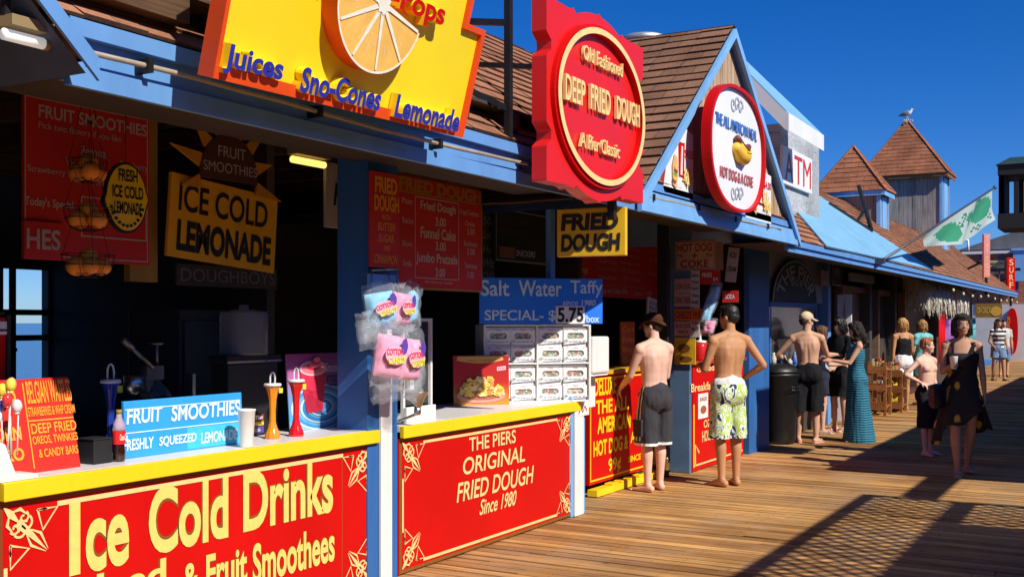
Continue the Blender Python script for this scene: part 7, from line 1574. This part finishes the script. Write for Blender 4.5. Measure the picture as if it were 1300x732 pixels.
p = Person('woman with light brown hair in an aqua shirt beside the tank top woman', 23.2, 3.75, 45, 1.7, mid,
    (((-.12, .1, -1), (.1, .6, -.8), (.1, .7, -.6), (.8, 0, -.4), .5), ((.14, .1, -1), (0, .5, -.9), (0, .6, -.8), (-.8, 0, -.4), .5)), female=True, head=(-25, 0), voxel=.012, bare=False, shoes=fabric('tan sandal', (.4, .22, .15)))
p.top([fabric('aqua cotton', (.18, .5, .52))], .9, 1.42, name='shirt', straps=False, sleeves=.45, pad=.024); p.shorts([fabric('aqua skirt', (.1, .35, .38))], top=.97, hem=.62, name='shorts'); p.hair('bob', flat('light brown hair', (.36, .17, .06), .6), 16); p.place()
# boy in the shade
p = Person('red haired shirtless boy in dark shorts with a hand on his hip', 14.55, 2.3, -118, 1.47, pale,
    (((-.12, -.05, -1), (-.05, .25, -1), (0, .2, -1), (1, 0, 0), .5), ((.7, -.25, -.7), (-.7, .4, -.4), (-.5, .6, -.5), (0, -.3, -1), .7)), head=(38, 0), voxel=.008, eyes=True, feet=((-.1, 0, .2), (.11, .06, -.2)), girth=.93)
p.shorts([fabric('dark shorts', (.018, .017, .02))], top=1.0, hem=.42, flare=.05, name='shorts', seed=22); p.hair('short', flat('ginger hair', (.36, .12, .035), .6), 21); p.place()
# woman walking in the dark floral dress
p = Person('woman walking in a dark flower print dress with a black shoulder bag', 12.95, 1.68, 196, 1.75, deep,
    (((-.14, .1, -1), (-.05, .25, -1), (0, .2, -1), (1, 0, 0), .8), ((.14, .15, -1), (-.15, .9, .25), (-.2, .9, .3), (-.7, .2, -.5), .9)), female=True, head=(8, 2), voxel=.008, bare=False, eyes=True, girth=1.04, feet=((-.08, -.14, .1, .03), (.07, .16, -.1)), kneef=(.05, .01), shoes=fabric('silver sandal', (.4, .38, .36)))
m, nt, b = nodes('flower print'); vo = nd(nt, 'ShaderNodeTexVoronoi', Vector=objco(nt, (1, 1, .8)), Scale=7); nz = nd(nt, 'ShaderNodeTexNoise', Vector=objco(nt), Scale=24, Detail=2)
ds = nd(nt, 'ShaderNodeMath', {'operation': 'ADD'}, i0=vo.outputs['Distance'], i1=nd(nt, 'ShaderNodeMath', {'operation': 'MULTIPLY'}, i0=nz, i1=.3))
sel = nd(nt, 'ShaderNodeMath', {'operation': 'GREATER_THAN'}, i0=nd(nt, 'ShaderNodeSeparateXYZ', Vector=vo.outputs['Color']).outputs[0], i1=.45)
fl = ramp(nt, ds, [(0, (.35, .12, .01)), (.34, (.55, .36, .05)), (.42, (.4, .2, .03)), (.47, (.01, .009, .01)), (1, (.01, .009, .01))]); fin(nt, b, mixc(nt, sel, (.01, .009, .01), fl)); b.inputs['Roughness'].default_value = .85
mb = MB(); vs = []; fs = []; NS, NR = 64, 20
for j in range(NR+1):
    f = j/NR; z = 1.33-.78*f
    if z > .98: rx = np.interp(z, [t[0] for t in p.TOR], [t[2] for t in p.TOR])+.016; ry = np.interp(z, [t[0] for t in p.TOR], [t[3] for t in p.TOR])+.02
    else: q = (.98-z)/.43; rx = .165+.125*q; ry = .13+.1*q
    for i in range(NS):
        a = 2*PI*i/NS; q = max(0, (1.0-z)/.45); fl_ = 1+q*.11*math.sin(a*7+1.2*math.sin(a*2)); zz_ = z-q*(.1*math.sin(a*2+.6)+.05*math.sin(a*5))-.35*q*max(0, -math.cos(a-2.6))*.4
        bust = .05*max(0, math.sin(a))**2*math.exp(-((z-1.26)/.06)**2); vs.append((rx*fl_*math.cos(a), (ry*fl_+bust)*math.sin(a)-.05*q, zz_))
fs = [(j*NS+i, j*NS+(i+1) % NS, (j+1)*NS+(i+1) % NS, (j+1)*NS+i) for j in range(NR) for i in range(NS)]; mb.add(vs, fs, 0, True); dr = p.add('dress', mb.mesh('dress', [m])); so = dr.modifiers.new('s', 'SOLIDIFY'); so.thickness = .006
mb = MB(); mb.sweep([(-.12, .06, 1.43), (-.03, .13, 1.28), (.1, .15, 1.1), (.2, .1, .98)], [(.02, .006)], 8); mb.sweep([(-.12, .03, 1.45), (-.09, -.08, 1.42), (.05, -.13, 1.2), (.2, -.05, .98)], [(.02, .006)], 8); strap = p.add('bag_strap', mb.mesh('bag_strap', [blackf]))
p.hair('bob', flat('dark hair', (.02, .012, .009), .8), 31); mb = MB(); mb.sweep([(.1, .09, 1.3), (.1, .04, 1.445), (.09, -.05, 1.45), (.08, -.1, 1.3)], [(.018, .008)], 8); mb.sweep([(-.1, .09, 1.3), (-.1, .04, 1.445), (-.09, -.05, 1.45), (-.08, -.1, 1.3)], [(.018, .008)], 8); p.add('dress_strap', mb.mesh('dress_strap', [blackf])); p.place(); w_ = Matrix.Translation(p.root.location) @ Matrix.Rotation(p.fin[1], 4, 'Z') @ Matrix.Scale(p.fin[2], 4)
mb = MB(); fr = Frame(w_ @ Vector((.25, .04, .86)), w_.to_3x3() @ Vector((.4, .9, 0))); pillow(mb, fr, .34, .28, .16, seed=8, amp=.05); t = thing('shoulder_bag', 'black leather shoulder bag at the side of the walking woman', 'bag', fr.O); part('body', mb, paint('black leather', (.012, .011, .011), .35, .2, 20), t); mb = MB(); mb.tube([fr.p(-.12, .02, .085), fr.p(0, -.02, .095), fr.p(.12, .03, .085)], .005, 6); part('zip', mb, M['steel'], t)
hand = w_ @ (p.arm[1][2]+Vector((-.03, .1, .03))); mb = MB(); mb.lathe(hand-Vector((0, 0, .05)), [(.03, 0), (.042, .13), (.044, .135)], 18); single('drink_cup', mb, M['white'], hand-Vector((0, 0, .05)), 'white paper cup in the hand of the walking woman', 'cup')
# woman in striped top, far down the walk
m, nt, b = nodes('striped knit'); tc = nd(nt, 'ShaderNodeTexCoord'); sp = nd(nt, 'ShaderNodeSeparateXYZ', Vector=tc.outputs['Object']); zz = nd(nt, 'ShaderNodeMath', {'operation': 'FRACT'}, i0=nd(nt, 'ShaderNodeMath', {'operation': 'MULTIPLY'}, i0=sp.outputs[2], i1=8.0)); fin(nt, b, ramp(nt, zz, [(0, (.015, .013, .02)), (.5, (.7, .66, .66)), (1, (.7, .66, .66))], 'CONSTANT')); b.inputs['Roughness'].default_value = .9
p = Person('woman in black and white striped top and denim shorts far down the walk', 34.0, 3.45, 215, 1.74, deep, (((-.2, .0, -1), (-.1, .3, -1), (0, .2, -1), (1, 0, 0), .5), ((.3, -.1, -1), (-.3, .6, -.7), (0, .5, -.8), (-1, 0, 0), .5)), female=True, voxel=.013, bare=False, girth=1.1, eyes=True, feet=((-.1, .15, .1), (.1, -.12, -.1)), shoes=fabric('dark sandal', (.05, .03, .03)))
p.top([m], .95, 1.4, name='top', straps=False, sleeves=.3, pad=.02); p.shorts([fabric('faded denim', (.16, .25, .4))], top=.98, hem=.66, name='shorts'); p.hair('long', flat('auburn hair', (.1, .035, .015)), 41); p.place()
p = Person('distant person in pale shirt behind the striped top woman', 36.5, 3.55, 200, 1.72, mid, (((-.15, .0, -1), (-.05, .2, -1), (0, .2, -1), (1, 0, 0), .5), ((.15, 0, -1), (.05, .2, -1), (0, .2, -1), (-1, 0, 0), .5)), voxel=.014, bare=False, eyes=True, shoes=fabric('dark sandal', (.05, .03, .03)))
p.top([fabric('pale shirt', (.55, .52, .5))], .9, 1.42, name='shirt', straps=False, sleeves=.6, pad=.025); p.shorts([fabric('denim', (.12, .2, .35))], top=.98, hem=.52, name='shorts'); p.hair('short', flat('dark hair', (.02, .012, .009)), 44); p.place()
# stall worker in the dark
p = Person('stall worker in black shirt standing in the dark behind the drinks counter', sx(268, 5.9), 5.9, 225, 1.72, mid, (((-.12, .1, -1), (.1, .6, -.8), (.1, .7, -.6), (.8, 0, -.4), .5), ((.14, .1, -1), (0, .5, -.9), (0, .6, -.8), (-.8, 0, -.4), .5)), voxel=.01, bare=False, eyes=True, shoes=blackf)
p.top([blackf], .9, 1.42, name='shirt', straps=False, sleeves=.6, pad=.022); p.shorts([fabric('black trousers', (.02, .02, .022))], top=.99, hem=.12, flare=-.02, name='trousers'); p.hair('short', flat('dark hair', (.02, .012, .009)), 51); p.place()

# ================================================================ the stands on the other side of the walk and an added sky-blocking wall: only their shade reaches the picture
rw = thing('sky_blocker', 'added unseen dark wall across the walk that keeps low sky light out of the stalls', 'building', (10, -9, 0)); mb = MB(); mb.box(-14, 46, -9.6, -9.3, 0, 4.2); part('wall', mb, boards('dark blocker boards', ((.16, .1, .06), (.2, .13, .08), (.13, .08, .05)), .2, 0, 2), rw); mb = MB(); mb.box(-14, 46, -9.9, -9.0, 4.202, 4.4); part('roof', mb, M['brown'], rw)  # added out of view to block low sky light into the stalls
k_ = 1/.88; dxs = .3/.88
def caster(x0, x1, y0, y1, z): return (x0-dxs*z, x1-dxs*z, y0-k_*z, y1-k_*z)
zc = 2.72; X0, X1, Y0, Y1 = caster(12.55, 36.5, -6.5, 2.93, zc)
ob = thing('opposite_stand', 'long flat roofed stand across the walk that shades the far boards', 'building', (X0, -3, 0)); mb = MB(); mb.box(X0, X1, Y0, Y1, zc, zc+.14); part('roof', mb, M['skyblue'], ob, .01)
mb = MB(); mb.box(X0+.1, X1-.1, -6, -5.9, 0.003, zc-.002); part('back_wall', mb, M['dark'], ob)
for x in np.linspace(X0+.2, X1-.4, 8): mb = MB(); mb.box(x, x+.14, -4.5, -4.36, 0.003, zc-.002); part('post', mb, M['bluepost'], ob)
zp = 2.6; pg = thing('lattice_pergola', 'lattice edged pergola casting diamond shade on the near boards', 'pergola', (9, -1, 0))
def latt(sx0, sx1, sy0, sy1):
    x0, x1, y0, y1 = caster(sx0, sx1, sy0, sy1, zp); mb = MB(); st = .17; w = .034
    for sgn, z in ((1, zp), (-1, zp+.012)):
        n = int(((x1-x0)+(y1-y0))/st)+2
        for k in range(n):
            c = k*st
            # line: x - x0 = t, y = y0 + c - t  or mirrored
            t0 = max(0, c-(y1-y0)); t1 = min(x1-x0, c)
            if t1-t0 < .02: continue
            P = [(x0+q, (y0+c-q) if sgn > 0 else (y1-c+q)) for q in (t0, t1)]
            mb.bar((P[0][0], P[0][1], z), (P[1][0], P[1][1], z), w, .01)
    part('lattice', mb, M['skyblue'], pg)
    mb = MB()
    for (a, b_, c, d) in ((x0-.05, x1+.05, y1, y1+.06), (x0-.05, x1+.05, y0-.06, y0), (x0-.06, x0, y0, y1), (x1, x1+.06, y0, y1)): mb.box(a, b_, c, d, zp-.02, zp+.06)
    part('frame', mb, M['skyblue'], pg)
latt(6.0, 10.9, 1.42, 2.2); latt(9.75, 10.9, -1.2, 1.3)
x0, x1, y0, y1 = caster(5.2, 9.7, -5, 1.36, zp); mb = MB(); mb.box(x0, x1, y0, y1, zp-.03, zp+.05); part('solid_panel', mb, M['skyblue'], pg)
x0, x1, y0, y1 = caster(10.95, 12.55, 1.55, 1.78, zp); mb = MB(); mb.box(x0, x1, y0, y1, zp+.07, zp+.18); part('beam', mb, M['skyblue'], pg)
x0, x1, y0, y1 = caster(9.75, 12.6, -5, .9, zp); mb = MB(); mb.box(x0, x1, y0, y1-.4, zp-.2, zp-.1); part('canopy', mb, M['skyblue'], pg)
for x in (4.9, 9.0): mb = MB(); mb.box(x, x+.1, -3.2, -3.1, 0.003, zp-.035); part('post', mb, M['bluepost'], pg)
